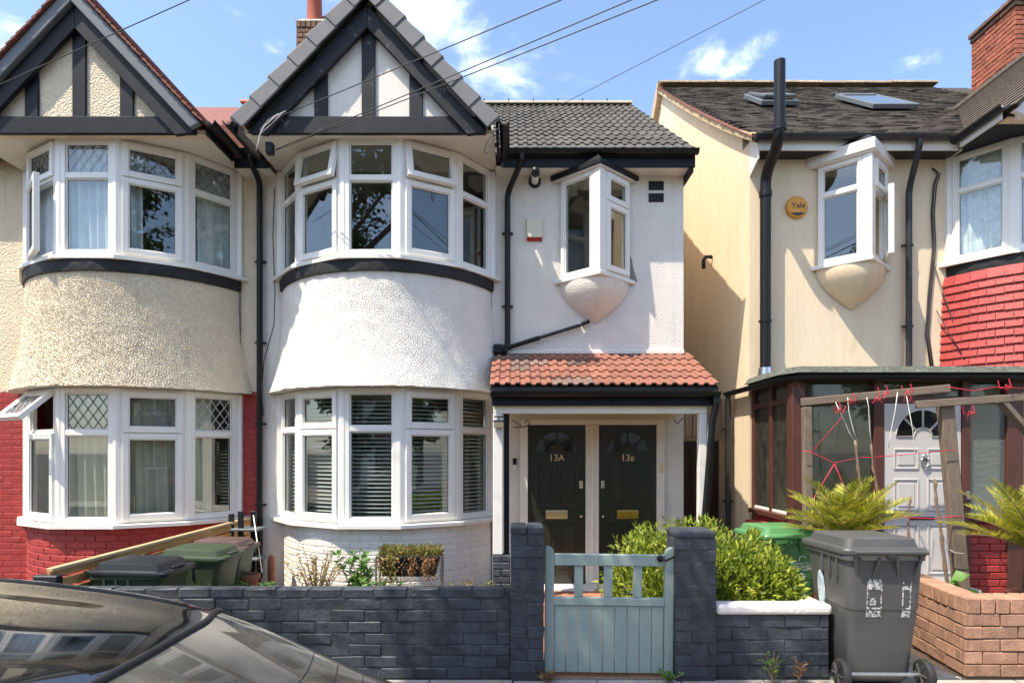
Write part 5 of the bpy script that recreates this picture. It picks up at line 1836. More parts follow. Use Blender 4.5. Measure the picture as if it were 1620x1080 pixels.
LW = thing('garden_wall', (1.9, 4.65, 0), 'short charcoal brick wall with rounded white coping in front of hedge', 'wall')
MB().box(1.474, 2.30, 4.601, 4.70, -0.1, 0.468).build('core', 'navy_mortar', LW)
MB().box(2.21, 2.30, 4.70, 5.62, -0.1, 0.468).build('core', 'navy_mortar', LW)
bricks_on(LW, Line((1.476, 4.60), (2.302, 4.60)), 0.012, 5, 'navy_paint', gauge=0.091, blen=0.25, depth=0.05, proud=0.0015, jitter=0.0035, jit=0.005, joint=0.006, bev=0.005)
bricks_on(LW, Line((2.302, 4.60), (2.302, 5.62)), 0.012, 5, 'navy_paint', gauge=0.091, blen=0.25, depth=0.05, proud=0.0015, jitter=0.0035, jit=0.005, joint=0.006, bev=0.005)
MB().box(1.478, 2.325, 4.575, 4.73, 0.470, 0.545).build('coping', 'coping_white', LW, bevel=0.028, seg=4)
MB().box(2.19, 2.325, 4.731, 5.63, 0.470, 0.535).build('coping', 'coping_white', LW, bevel=0.028, seg=4)

BW = thing('garden_wall', (4.2, 4.65, 0), 'orange brick garden wall with bricks on edge along its top', 'wall')
MB().prism([(3.306, 4.61, -0.1), (5.4, 4.61, -0.1), (5.4, 4.80, -0.1), (3.50, 4.80, -0.1), (3.60, 5.62, -0.1), (3.44, 5.62, -0.1)], (0, 0, 0.58)).build('core', 'orange_mortar', BW)
bricks_on(BW, Line((3.30, 4.60), (5.4, 4.60)), 0.015, 5, 'orange_brick', gauge=0.092, blen=0.25, depth=0.06, proud=0.003, jitter=0.003, jit=0.003, joint=0.009, bev=0.005)
bricks_on(BW, Line((3.432, 5.62), (3.30, 4.602)), 0.015, 5, 'orange_brick', gauge=0.092, blen=0.25, depth=0.06, proud=0.003, jitter=0.003, jit=0.003, joint=0.009, bev=0.005)
edge = [brick_mesh('coping_brick', 'orange_brick', 0.098, 0.112, 0.19, 0.007, 0.002, seed=70 + k) for k in range(4)]
x = 3.36
while x < 5.3:
    link(bpy.data.objects.new('coping_brick', R.choice(edge)), BW, Matrix.Translation((x, 4.69, 0.532 + R.uniform(-0.002, 0.002))) @ Matrix.Rotation(R.uniform(-0.012, 0.012), 4, 'Z'))
    x += 0.107
for k in range(9):
    f = (0.09 + k * 0.107) / 1.026
    p = Vector((3.30, 4.602)).lerp(Vector((3.432, 5.62)), f + 0.06)
    link(bpy.data.objects.new('coping_brick', R.choice(edge)), BW, Matrix.Translation((p.x + 0.085, p.y, 0.532)) @ Matrix.Rotation(rad(82.5), 4, 'Z'))

GT = thing('garden_gate', (0.70, 4.62, 0), 'pale teal wooden garden gate with three open slats above boards', 'gate')
GM = Matrix.Translation((0.236, 4.64, 0.04)) @ Matrix.Rotation(rad(0.5), 4, 'Y') @ Matrix.Rotation(rad(-1.0), 4, 'Z')


def gate_piece(name, x0, x1, z0, z1, y0=-0.022, y1=0.022, bev=0.004):
    return MB(GM).box(x0, x1, y0, y1, z0, z1).build(name, 'gate_paint', GT, bevel=bev, seg=1)


def stile(x0, x1, flip):
    pts = [(0, 0), (x1 - x0, 0), (x1 - x0, 0.87), (x1 - x0 - 0.006, 0.895), (x1 - x0 - 0.03, 0.918), (0.012, 0.925), (0, 0.918)]
    if flip:
        pts = [((x1 - x0) - p[0], p[1]) for p in pts]
    MB(GM).prism([(x0 + p[0], -0.026, p[1]) for p in pts], (0, 0.052, 0)).build('stile', 'gate_paint', GT, bevel=0.004, seg=1)


stile(0.0, 0.066, False)
stile(0.872, 0.938, True)
gate_piece('rail', 0.067, 0.871, 0.785, 0.868)
gate_piece('rail', 0.067, 0.871, 0.495, 0.552)
for x in (0.215, 0.43, 0.645):
    gate_piece('slat', x, x + 0.064, 0.553, 0.784, -0.012, 0.012)
for i in range(9):
    x = 0.068 + i * 0.0893
    gate_piece('board', x, x + 0.0873, 0.002, 0.494, -0.010 + R.uniform(-0.001, 0.001), 0.008, 0.005)
gate_piece('brace', 0.067, 0.871, 0.03, 0.10, 0.009, 0.03)
lt = MB(GM).lathe([(0.020, -0.05), (0.024, -0.036), (0.024, -0.023)], 14, (0.835, 0, 0.845), 'Y')
lt.tube([(0.835, -0.05, 0.845), (0.87, -0.055, 0.835), (0.93, -0.045, 0.86), (0.97, -0.03, 0.865)], 0.008, 8)
lt.build('latch', 'black_paint', GT, smooth=True)


# ------------------------------------------------------------------ wheelie bins
def wheelie_bin(label, loc, rot, s, body, lidm, group='wheelie bins in the front gardens', open_lid=0, category='bin'):
    T = thing('wheelie_bin', loc, label, category, group)
    M = Matrix.Translation(Vector(loc)) @ Matrix.Rotation(rad(rot), 4, 'Z') @ Matrix.Scale(s, 4)
    # local: -y is the handle and wheel side; y=0 back face at the top
    b = MB(M)
    secs = [(0.03, 0.40, 0.42, 0.33, 0.05), (0.06, 0.44, 0.47, 0.325, 0.06), (0.50, 0.485, 0.56, 0.315, 0.06), (0.555, 0.49, 0.57, 0.315, 0.06), (0.557, 0.498, 0.578, 0.315, 0.06), (0.78, 0.52, 0.62, 0.32, 0.06), (0.90, 0.535, 0.655, 0.335, 0.06),
            (0.902, 0.565, 0.69, 0.335, 0.06), (0.94, 0.565, 0.69, 0.335, 0.06)]
    b.rings([rrect(w, d, r, 0, cy, z, 5) for z, w, d, cy, r in secs])
    b.build('body', body, T, smooth=True, angle=35)
    # strengthening brackets under the rear rim
    for x in (-0.14, 0.14):
        br = MB(M)
        br.prism([(x - 0.085, 0.0, 0.925), (x + 0.085, 0.0, 0.925), (x + 0.05, 0.012, 0.80), (x - 0.05, 0.012, 0.80)], (0, 0.03, 0))
        br.prism([(x - 0.095, -0.035, 0.935), (x - 0.075, -0.035, 0.935), (x - 0.045, 0.012, 0.78), (x - 0.06, 0.012, 0.78)], (0, 0.03, 0))
        br.prism([(x + 0.095, -0.035, 0.935), (x + 0.075, -0.035, 0.935), (x + 0.045, 0.012, 0.78), (x + 0.06, 0.012, 0.78)], (0, 0.03, 0))
        br.build('bracket', body, T)
    MB(M).tube([(-0.25, -0.045, 0.965), (0.25, -0.045, 0.965)], 0.016, 10).build('handle', body, T, smooth=True, angle=40)
    for x in (-0.22, 0.0, 0.22):
        MB(M).box(x - 0.02, x + 0.02, -0.05, 0.01, 0.935, 0.975).build('handle_mount', body, T, bevel=0.006)
    for x in (-0.268, 0.268):
        for y in (0.14, 0.25, 0.36):
            MB(M).prism([(x - 0.012, y - 0.012, 0.90), (x + 0.012, y - 0.012, 0.90), (x + 0.012, y + 0.012, 0.90), (x - 0.012, y + 0.012, 0.90)], (0, 0.01, -0.14)).build('side_rib', body, T, bevel=0.004)
    # lid
    ML = M @ Matrix.Translation((0, -0.03, 0.955)) @ Matrix.Rotation(rad(-1.5 + open_lid), 4, 'X') @ Matrix.Translation((0, 0.03, -0.955))
    l = MB(ML)
    l.rings([rrect(0.585, 0.73, 0.06, 0, 0.355, 0.945, 5), rrect(0.59, 0.735, 0.06, 0, 0.355, 0.97, 5), rrect(0.575, 0.72, 0.06, 0, 0.355, 0.985, 5),
             rrect(0.52, 0.62, 0.06, 0, 0.345, 0.99, 5), rrect(0.49, 0.57, 0.06, 0, 0.335, 1.045, 5), rrect(0.45, 0.52, 0.05, 0, 0.335, 1.055, 5)])
    l.build('lid', lidm, T, smooth=True, angle=35)
    lp = MB(ML)
    lp.box(-0.10, 0.10, 0.655, 0.70, 0.988, 1.012)
    lp.build('lid_grip', lidm, T, bevel=0.008)
    # wheels
    for x in (-0.285, 0.285):
        MB(M).lathe([(0.055, x - 0.028), (0.098, x - 0.024), (0.105, x - 0.010), (0.105, x + 0.010), (0.098, x + 0.024), (0.055, x + 0.028)], 24, (0, 0.045, 0.105), 'X').build('wheel', 'rubber', T, smooth=True, angle=40)
        hub = MB(M)
        hub.lathe([(0.02, x - 0.034), (0.024, x + 0.034)], 12, (0, 0.045, 0.105), 'X')
        for k in range(6):
            a = math.pi * k / 3
            for xx in (x - 0.029, x + 0.029):
                hub.bar((xx, 0.045, 0.105), (xx, 0.045 + 0.075 * math.cos(a), 0.105 + 0.075 * math.sin(a)), 0.006, 0.018, up=(1, 0, 0))
        hub.build('hub', 'bin_grey', T)
    MB(M).tube([(-0.27, 0.045, 0.105), (0.27, 0.045, 0.105)], 0.012, 8).build('axle', 'steel', T)
    return T, M


BINS = 'wheelie bins in the front gardens'
gb, gbM = wheelie_bin('large dark grey wheelie bin with scuffed white marks by pavement', (2.585, 4.36, 0.0), -1.5, 1.0, 'bin_grey', 'bin_grey')
RX = Matrix.Rotation(rad(90), 4, 'X')
# worn white painted house numbers on the back of the bin
def back_y(z):
    return 0.035 + (0.0275 - 0.035) * (z - 0.5) / 0.055 if z < 0.556 else 0.0255 + (0.0095 - 0.0255) * (z - 0.557) / (0.78 - 0.557)


def mark(x0, x1, z0, z1):
    MB(gbM).prism([(x0, back_y(z0) - 0.0022, z0), (x1, back_y(z0) - 0.0022, z0), (x1, back_y(z1) - 0.0022, z1), (x0, back_y(z1) - 0.0022, z1)], (0, 0.001, 0)).build('worn_number', 'eroded_paint', gb)


for x, w in ((-0.075, 0.105), (0.145, 0.06)):
    mark(x - w / 2, x + w / 2, 0.505, 0.553)
    mark(x - w / 2, x - w / 2 + 0.009, 0.562, 0.755)
    mark(x + w / 2 - 0.009, x + w / 2, 0.562, 0.755)
    mark(x - w / 2 + 0.010, x + w / 2 - 0.010, 0.562, 0.574)
    mark(x - w / 2 + 0.010, x + w / 2 - 0.010, 0.70, 0.772 if w > 0.1 else 0.725)
    if w > 0.1:
        mark(x - 0.03, x + 0.012, 0.59, 0.64)
# oval sticker on its left side
f = MB(gbM)
f.prism([(-0.262 - 0.0 + (0.49 + 0.15 * math.cos(a) - 0.56) * -0.075, 0.40 + 0.048 * math.sin(a), 0.62 + 0.145 * math.cos(a)) for a in [2 * math.pi * k / 28 for k in range(28)]], (-0.010, 0, 0))
f.build('oval_sticker', 'blue_board', gb)

gn, gnM = wheelie_bin('bright green recycling wheelie bin between hedge and grey bin', (2.50, 5.62, 0.0), 4, 0.93, 'bin_green', 'bin_green_lid')
T_ = gnM @ Matrix.Translation((0.03, 0.010, 0)) 
for body_, size, z in (('Waltham Forest', 0.036, 0.71), ('RECYCLING', 0.045, 0.655)):
    yb_ = 0.0255 + (0.0095 - 0.0255) * (z - 0.557) / (0.78 - 0.557)
    text(body_, size, 'pale_print', gn, gnM @ Matrix.Translation((0.10, yb_ - 0.002, z)) @ RX, 'lettering', 0.0008)
MB(gnM).box(-0.04, 0.22, 0.0135, 0.0155, 0.682, 0.686).build('rule', 'pale_print', gn)
f = MB(gnM)
for k in range(3):          # three chasing arrows
    a = rad(90 + 120 * k)
    c0 = Vector((0.10 + 0.022 * math.cos(a), 0, 0.585 + 0.022 * math.sin(a)))
    for (da, r_) in ((0, 1),):
        t = Vector((-math.sin(a), 0, math.cos(a)))
        n_ = Vector((math.cos(a), 0, math.sin(a)))
        p = [c0 - t * 0.02 - n_ * 0.006, c0 + t * 0.006 - n_ * 0.006, c0 + t * 0.006 - n_ * 0.013, c0 + t * 0.022, c0 + t * 0.006 + n_ * 0.013, c0 + t * 0.006 + n_ * 0.006, c0 - t * 0.02 + n_ * 0.006]
        f.prism([(q.x, 0.0215, q.z) for q in p], (0, 0.001, 0))
f.build('recycling_mark', 'pale_print', gn)
p_ = []
for k in range(11):
    a = rad(200 - 180 * k / 10)
    p_.append((0.10 + 0.035 * math.cos(a), 0.010, 0.745 + 0.035 * math.sin(a)))
MB(gnM).tube(p_, 0.004, 5).build('logo_arc', 'pale_print', gn)

wheelie_bin('black-lidded wheelie bin nearest the front wall beside wooden fence', (-3.34, 5.22, -0.13), -90, 0.86, 'bin_olive', 'bin_black')
wheelie_bin('dull green wheelie bin behind the black-lidded bin', (-3.20, 5.92, -0.13), -90, 0.86, 'bin_olive', 'bin_olive')
wheelie_bin('wheelie bin with faded maroon lid at back of the row', (-3.25, 6.52, -0.08), -88, 0.80, 'bin_olive', 'bin_maroon')

# ------------------------------------------------------------------ timber fence between the left gardens
FN = thing('slatted_fence', (-3.3, 6.2, 0), 'orange slatted timber fence with pale top rail behind wheelie bins', 'fence')
FA, FB = Vector((-3.47, 4.74)), Vector((-3.16, 7.80))
n_ = 9
for i in range(n_):
    z = 0.02 + i * 0.085
    MB().bar((FA.x, FA.y, z + 0.035), (FB.x, FB.y, z + 0.10 * 0.9 + 0.0), 0.018, 0.066).build('slat', 'fence_wood', FN, bevel=0.003, seg=1)
MB().bar((FA.x, FA.y, 0.765), (FB.x, FB.y, 0.855), 0.055, 0.030).build('top_rail', 'pale_wood', FN, bevel=0.004, seg=1)
for f in (0.03, 0.36, 0.68, 0.98):
    p = FA.lerp(FB, f)
    MB().box(p.x - 0.075, p.x - 0.02, p.y - 0.035, p.y + 0.035, -0.1, 0.75 + 0.08 * f).build('post', 'fence_wood', FN, bevel=0.004, seg=1)
MB().box(FA.x - 0.11, FA.x + 0.08, FA.y - 0.03, FA.y + 0.04, -0.1, 0.73).build('end_post', 'worn_black', FN, bevel=0.01, seg=1)

ST = thing('garden_stand', (-2.98, 7.2, 0), 'black timber stand with two grey shelves against the party wall', 'stand')
for (px, ytop, Y) in ((366, 812, 7.25), (381, 808, 7.05), (401, 808, 7.2)):
    p = at(px, ytop, Y)
    MB().box(p.x - 0.028, p.x + 0.028, p.y - 0.02, p.y + 0.02, 0.0, p.z).build('leg', 'black_paint', ST, bevel=0.005, seg=1)
for y in (836, 883):
    a, c = at(364, y, 7.0), at(408, y, 7.0)
    MB().box(a.x, c.x, 7.0, 7.25, a.z - 0.03, a.z).build('shelf', 'verge_grey', ST, bevel=0.006, seg=1)
rod = MB().tube([at(401, 815, 6.95), at(414, 905, 6.6)], 0.008, 8).build('metal_rod', 'chrome')
tag(rod, 'thin bare metal rod leaning on black stand by downpipe', 'rod')


# ------------------------------------------------------------------ fittings on the houses
AL = thing('alarm_box', tuple(at(845, 364, WALL)), 'cream alarm box with red base on white wall beside oriel', 'alarm')
a, c = at(833, 346, WALL), at(858, 377, WALL)
MB().prism([(a.x, WALL - 0.045, c.z), (c.x, WALL - 0.045, c.z), (c.x, WALL - 0.035, a.z), (a.x, WALL - 0.035, a.z)], (0, 0.034, 0)).build('cover', 'alarm_cream', AL, bevel=0.008, seg=2)
d_ = at(858, 382, WALL)
MB().prism([(a.x + 0.003, WALL - 0.044, c.z - 0.002), (c.x - 0.003, WALL - 0.044, c.z - 0.002), (c.x - 0.003, WALL - 0.028, d_.z), (a.x + 0.003, WALL - 0.028, d_.z)], (0, 0.027, 0)).build('lens', 'alarm_red', AL, bevel=0.006, seg=2)

YA = thing('alarm_box', tuple(at(1259, 330, WALL)), 'round orange-yellow alarm box with black lettering on cream wall', 'alarm')
c = at(1259, 329, WALL)
MB().lathe([(0.115, WALL - 0.05), (0.132, WALL - 0.035), (0.135, WALL - 0.001)], 40, (c.x, 0, c.z), 'Y').build('cover', 'alarm_yellow', YA, smooth=True, angle=40)
text('Yale', 0.098, 'alarm_black', YA, Matrix.Translation((c.x + 0.01, WALL - 0.0525, c.z + 0.012)) @ RX, 'lettering', 0.001)
f = MB()
n = 16
pts = [(c.x + 0.112 * math.cos(a), WALL - 0.0515, c.z + 0.112 * math.sin(a)) for a in [rad(222 + 96 * k / n) for k in range(n + 1)]]
f.prism(pts, (0, 0.001, 0)).build('base_print', 'alarm_black', YA)

WLp = thing('wall_lamp', (-0.15, 6.75, 1.9), 'small square lantern on white porch post left of doors', 'lamp')
a, c = at(781, 667, 6.72), at(796, 676, 6.72)
MB().box(a.x, c.x, 6.68, 6.79, c.z, a.z).build('glass', 'pale_brass', WLp, bevel=0.004)
MB().box(a.x - 0.006, c.x + 0.006, 6.674, 6.796, a.z + 0.001, a.z + 0.014).build('cap', 'black_paint', WLp, bevel=0.004)
MB().tube([(a.x - 0.0, 6.78, a.z + 0.06), (c.x + 0.07, 6.82, a.z + 0.06)], 0.007, 6).tube([((a.x + c.x) / 2, 6.75, a.z + 0.01), ((a.x + c.x) / 2, 6.78, a.z + 0.06)], 0.006, 6).build('bracket', 'black_paint', WLp)


# ------------------------------------------------------------------ overhead cables
def cable(label, a, b_, sag, r=0.0048):
    a, b_ = Vector(a), Vector(b_)
    pts = []
    for i in range(41):
        f = i / 40
        p = a.lerp(b_, f)
        p.z -= sag * 4 * f * (1 - f)
        pts.append(p)
    o = MB().tube(pts, r, 6).build('overhead_cable', 'cable', smooth=True)
    return tag(o, label, 'cable', 'overhead telephone cables')


cable('black cable crossing the left cream gable', at(-20, 143, 6.55), (10.5, 0.8, 7.1), 0.0)
cable('upper cable running from white gable foot to the sky', at(446, 183, 6.6), (13.0, 0.0, 7.35), 0.10)
cable('middle cable of the pair rising from white gable soffit', at(437, 236, 6.8), (13.2, 0.0, 7.5), 0.10)
cable('lowest cable of the pair rising from white gable soffit', at(436, 238, 6.8), (14.2, 0.0, 7.55), 0.10)
cable('single cable rising above the dark tiled ridge', at(887, 166, 11.4), (13.2, 0.0, 8.6), 0.05)
# loose drop wires at the gable foot
p = [at(x, y, 6.72) for x, y in ((452, 176), (436, 184), (418, 200), (411, 214), (409, 225), (405, 238))]
o = MB().tube(p, 0.006, 6).tube([at(x, y, 6.74) for x, y in ((446, 180), (430, 196), (414, 210), (412, 205), (424, 190), (440, 180))], 0.005, 6).build('drop_wire', 'white_cable', smooth=True)
tag(o, 'looped pale drop wire hanging at left foot of white gable', 'cable')
p = [at(x, y, 6.70) for x, y in ((790, 202), (778, 212), (769, 228), (766, 240), (771, 244), (775, 232), (777, 216))]
o = MB().tube(p, 0.006, 6).build('drop_wire', 'cable', smooth=True)
tag(o, 'dark looped wire hanging at right foot of white gable', 'cable')
MB_ = MB().box(at(427, 236, 6.9).x - 0.04, at(427, 236, 6.9).x + 0.04, 6.86, 6.95, 4.90, 5.02)
o = MB_.build('junction_box', 'black_pvc', bevel=0.01)
tag(o, 'small black cable junction box under white gable soffit', 'box')
# drop wire on the white bay
p = [at(x, y, 7.60) for x, y in ((445, 300), (446, 430))]
o = MB().tube([(-2.93, 7.80, 4.9), (-2.95, 7.80, 4.3), (-2.92, 7.79, 3.6), (-2.90, 7.70, 3.2), (-2.99, 7.62, 2.75), (-3.05, 7.70, 2.4), (-3.06, 7.78, 2.1)], 0.006, 6).build('drop_wire', 'cable', smooth=True)
tag(o, 'thin brown wire running down beside the white bay', 'cable')
o = MB().tube([(-3.36, 7.83, 4.9), (-3.37, 7.83, 3.4), (-3.36, 7.83, 2.6)], 0.006, 6).build('drop_wire', 'cable', smooth=True)
tag(o, 'thin wire running down beside the cream bay', 'cable')


# ------------------------------------------------------------------ planting
def unit(n):
    v = NR.normal(size=(n, 3))
    return v / np.linalg.norm(v, axis=1, keepdims=True)


def hedge():
    T = thing('hedge_shrub', (1.55, 5.4, 0), 'bushy evergreen hedge with glossy yellow-green leaves behind gate and pier', 'hedge')
    blobs = [((1.27, 5.45, 0.47), (0.46, 0.42, 0.50), 3600), ((1.62, 5.50, 0.51), (0.42, 0.45, 0.49), 3300), ((1.05, 5.25, 0.40), (0.26, 0.32, 0.42), 1500), ((1.95, 5.20, 0.46), (0.33, 0.42, 0.46), 3100),
             ((1.75, 5.02, 0.44), (0.35, 0.24, 0.42), 2500), ((2.12, 4.98, 0.42), (0.17, 0.20, 0.30), 1300), ((1.40, 5.0, 0.36), (0.35, 0.24, 0.36), 2000)]
    P, D = [], []
    for c, r, n in blobs:
        c, r = np.array(c), np.array(r)
        u = unit(n)
        rad_ = NR.uniform(0.55, 1.04, n)[:, None] ** 0.55
        rad_ *= 1 + 0.13 * np.sin(u[:, :1] * 7 + u[:, 1:2] * 9 + c[0] * 5) + 0.08 * np.sin(u[:, 2:3] * 13 + u[:, :1] * 11)
        p = c + u * r * rad_
        P.append(p)
        d = u * 0.9 + NR.normal(size=(n, 3)) * 0.55 + np.array([0, -0.1, 0.55])
        D.append(d)
    P = np.concatenate(P); D = np.concatenate(D)
    k = P[:, 2] > 0.02
    P, D = P[k], D[k]
    # shoot tips standing out of the top
    n = 70
    tips = []
    dirs = []
    for i in range(n):
        c, r, _ = blobs[R.randrange(len(blobs))]
        a = R.uniform(0, 2 * math.pi)
        q = R.uniform(0, 0.9)
        z = c[2] + r[2] * math.sqrt(1 - q * q) * 0.98
        x, y = c[0] + r[0] * q * math.cos(a), c[1] + r[1] * q * math.sin(a)
        for k in range(9):
            t = k / 8
            ang = k * 2.4
            tips.append((x + 0.012 * math.cos(ang), y + 0.012 * math.sin(ang), z - 0.02 + 0.09 * t))
            dirs.append((math.cos(ang) * (1 - t * 0.6), math.sin(ang) * (1 - t * 0.6), 0.5 + t))
    leaves('foliage', 'laurel', T, np.concatenate([P, np.array(tips)]), np.concatenate([D, np.array(dirs)]), 0.066, 0.36)
    b = MB()
    for i in range(14):
        x, y = R.uniform(1.15, 2.0), R.uniform(5.1, 5.6)
        b.tube([(1.5 + (x - 1.5) * 0.4, 5.3 + (y - 5.3) * 0.4, 0), (x, y, 0.4), (x + R.uniform(-0.15, 0.15), y + R.uniform(-0.15, 0.15), 0.8)], [0.014, 0.009, 0.004], 6)
    b.build('stems', 'bark', T)


hedge()


def cycad(label, base, n, length, seed, tilt0=8, tilt1=75, pot=False):
    rr = random.Random(seed)
    T = thing('cycad_palm', base, label, 'palm', 'cycad palms in front of the glazed porch')
    bx, by, bz = base
    MB().lathe([(0.09, 0.0), (0.10, bz * 0.5), (0.085, bz + 0.03), (0.03, bz + 0.08)], 14, (bx, by, 0)).build('trunk', 'bark', T, smooth=True)
    for i in range(n):
        az = i * 2.3999 + rr.uniform(-0.2, 0.2)
        inc = rad(tilt0 + (tilt1 - tilt0) * ((i + 0.5) / n) ** 0.8)
        L = length * rr.uniform(0.85, 1.12)
        dirh = Vector((math.cos(az), math.sin(az), 0))
        pts = []
        p = Vector((bx, by, bz + 0.05))
        ang = inc
        m_ = 14
        for k in range(m_ + 1):
            pts.append(p.copy())
            p = p + (dirh * math.sin(ang) + Vector((0, 0, math.cos(ang)))) * (L / m_)
            ang += rad(1.4 + 2.0 * rr.random())
        P, D, N, S = [], [], [], []
        side = dirh.cross(Vector((0, 0, 1))).normalized()
        m2 = 46
        for k in range(3, m2):
            f = k / m2 * m_
            i0 = min(int(f), m_ - 1)
            q = pts[i0].lerp(pts[i0 + 1], f - i0)
            t = (pts[i0 + 1] - pts[i0]).normalized()
            up = side.cross(t).normalized()
            ln = rr.uniform(0.88, 1.08) * 0.16 * math.sin(math.pi * (0.12 + 0.86 * k / m2)) ** 0.7 + 0.03
            for s in (-1, 1):
                P.append(q); D.append(side * s * 0.86 + t * (0.50 + 0.5 * k / m2) + up * (0.28 + rr.uniform(-0.16, 0.12))); N.append(up); S.append(ln)
        fr = leaves('frond', 'fern', T, [tuple(v) for v in P], [tuple(v) for v in D], 0.1, 0.095, [tuple(v) for v in N], 0.02, np.array(S))
        MB().tube(pts, [0.008 - 0.006 * k / m_ for k in range(m_ + 1)], 5).build('rachis', 'cane', fr)
    if pot:
        MB().lathe([(0.13, 0.0), (0.19, 0.42), (0.21, 0.42), (0.21, 0.48), (0.18, 0.48), (0.17, 0.44)], 24, (bx, by, 0)).build('pot', 'pot_clay', T, smooth=True, angle=40)
    return T


cycad('cycad palm with long fronds behind the grey bin', (2.97, 5.62, 0.80), 26, 0.62, 3, 4, 62)
cycad('cycad palm in clay pot at the right edge before frosted glass', (4.36, 5.25, 0.74), 26, 0.72, 8, 4, 62, pot=True)


def stemmed(name, label, base, n, h, spread, leaf, size, per, stem='cane', width=0.4, cat='shrub', group=None, droop=0.0):
    T = thing(name, base, label, cat, group)
    b = MB()
    P, D = [], []
    for i in range(n):
        a = R.uniform(0, 2 * math.pi)
        s = R.uniform(0.15, 1) * spread
        hh = h * R.uniform(0.65, 1.0)
        pts = []
        for k in range(6):
            f = k / 5
            pts.append(Vector((base[0] + math.cos(a) * s * f ** 1.3, base[1] + math.sin(a) * s * f ** 1.3 * 0.8, base[2] + hh * (f - droop * f * f))))
        b.tube(pts, [0.006, 0.005, 0.005, 0.004, 0.003, 0.002], 5)
        for k in range(per):
            f = R.uniform(0.25, 1.0)
            i0 = min(int(f * 5), 4)
            q = pts[i0].lerp(pts[i0 + 1], f * 5 - i0)
            P.append(tuple(q)); aa = R.uniform(0, 6.28)
            D.append((math.cos(aa), math.sin(aa), R.uniform(0.1, 1.0)))
    b.build('stems', stem, T)
    leaves('foliage', leaf, T, P, D, size, width)
    return T


stemmed('flowering_shrub', 'upright shrub with yellow leaves on bare pale stems below bow window', (-2.02, 6.55, 0.0), 26, 0.66, 0.36, 'yellow_leaf', 0.040, 34)
stemmed('garden_shrub', 'fresh green shrub standing between yellow shrub and window planter', (-1.58, 6.45, 0.0), 16, 0.66, 0.24, 'fresh', 0.085, 26, width=0.38)
stemmed('garden_shrub', 'low green plant just left of the window planter', (-1.33, 6.30, 0.0), 16, 0.38, 0.26, 'fresh', 0.075, 22, width=0.34)
stemmed('garden_shrub', 'low leafy green plant beside clay pot near wheelie bins', (-2.58, 6.20, 0.0), 14, 0.36, 0.24, 'fresh', 0.065, 22, width=0.5)
stemmed('garden_shrub', 'tufty green weeds at right end of the white bay', (-0.44, 6.30, 0.0), 26, 0.40, 0.26, 'sedum', 0.05, 16, width=0.25)
stemmed('flowering_plant', 'small plant with violet flowers at foot of white bay', (-2.12, 6.15, 0.0), 10, 0.30, 0.20, 'violet', 0.035, 16, width=0.7)
stemmed('garden_weed', 'weed growing at foot of short charcoal wall', (1.86, 4.50, 0.0), 9, 0.24, 0.12, 'fresh', 0.05, 8, width=0.2)
stemmed('garden_weed', 'dry weed growing at foot of low wall near bin', (2.04, 4.50, 0.0), 7, 0.20, 0.10, 'dry', 0.05, 8, width=0.2)
stemmed('garden_weed', 'small weed at the foot of wide gate pier', (1.12, 4.52, 0.0), 10, 0.09, 0.10, 'fresh', 0.04, 10, width=0.35)
stemmed('garden_weed', 'small weed at the foot of narrow gate pier', (0.26, 4.52, 0.0), 10, 0.08, 0.10, 'dry', 0.035, 10, width=0.35)
stemmed('vine_shoots', 'broad-leaved vine shoots among the cycad fronds', (3.20, 5.60, 0.3), 9, 0.72, 0.24, 'fresh', 0.13, 7, width=0.85, cat='vine')
stemmed('vine_shoots', 'broad-leaved vine shoots at foot of pergola post', (3.62, 5.25, 0.25), 6, 0.34, 0.20, 'fresh', 0.12, 7, width=0.85, cat='vine')

# planter on its stand
PT = thing('window_planter', (-1.04, 6.45, 0), 'black trough planter of trailing sedum on metal stand below bow window', 'planter')
MB().add([(-1.345, 6.34, 0.60), (-0.735, 6.34, 0.60), (-0.735, 6.54, 0.60), (-1.345, 6.54, 0.60), (-1.30, 6.36, 0.40), (-0.78, 6.36, 0.40), (-0.78, 6.52, 0.40), (-1.30, 6.52, 0.40)],
         [(0, 1, 5, 4), (1, 2, 6, 5), (2, 3, 7, 6), (3, 0, 4, 7), (4, 5, 6, 7)]).build('trough', 'pot_black', PT)
MB().box(-1.36, -0.72, 6.325, 6.34, 0.585, 0.61).box(-1.36, -0.72, 6.54, 6.555, 0.585, 0.61).build('rim', 'pot_black', PT, bevel=0.004)
MB().box(-1.33, -0.75, 6.345, 6.535, 0.56, 0.585).build('soil', 'soil', PT)
for x in (-1.365, -0.715):
    for y in (6.34, 6.54):
        MB().tube([(x, y, 0.0), (x, y, 0.60)], 0.011, 8).build('leg', 'steel', PT)
n = 1500
P = np.stack([NR.uniform(-1.34, -0.72, n), NR.uniform(6.33, 6.55, n), 0.585 + 0.10 * NR.random(n) ** 1.2], 1)
D = NR.normal(size=(n, 3)) * 0.5 + np.array([0, -0.1, 0.9])
leaves('foliage', 'sedum', PT, P, D, 0.045, 0.28)
P, D = [], []
for i in range(34):
    x = R.choice([R.uniform(-1.34, -1.15), R.uniform(-1.1, -0.95), R.uniform(-0.9, -0.76)])
    L = R.uniform(0.06, 0.26)
    for k in range(18):
        P.append((x + R.uniform(-0.03, 0.03), 6.32 + R.uniform(-0.025, 0.01), 0.60 - L * k / 16)); D.append((R.uniform(-1, 1), -0.6, R.uniform(-1.2, 0.1)))
leaves('trailing_stems', 'dry', PT, P, D, 0.032, 0.35)['kind'] = 'stuff'
P, D = [], []
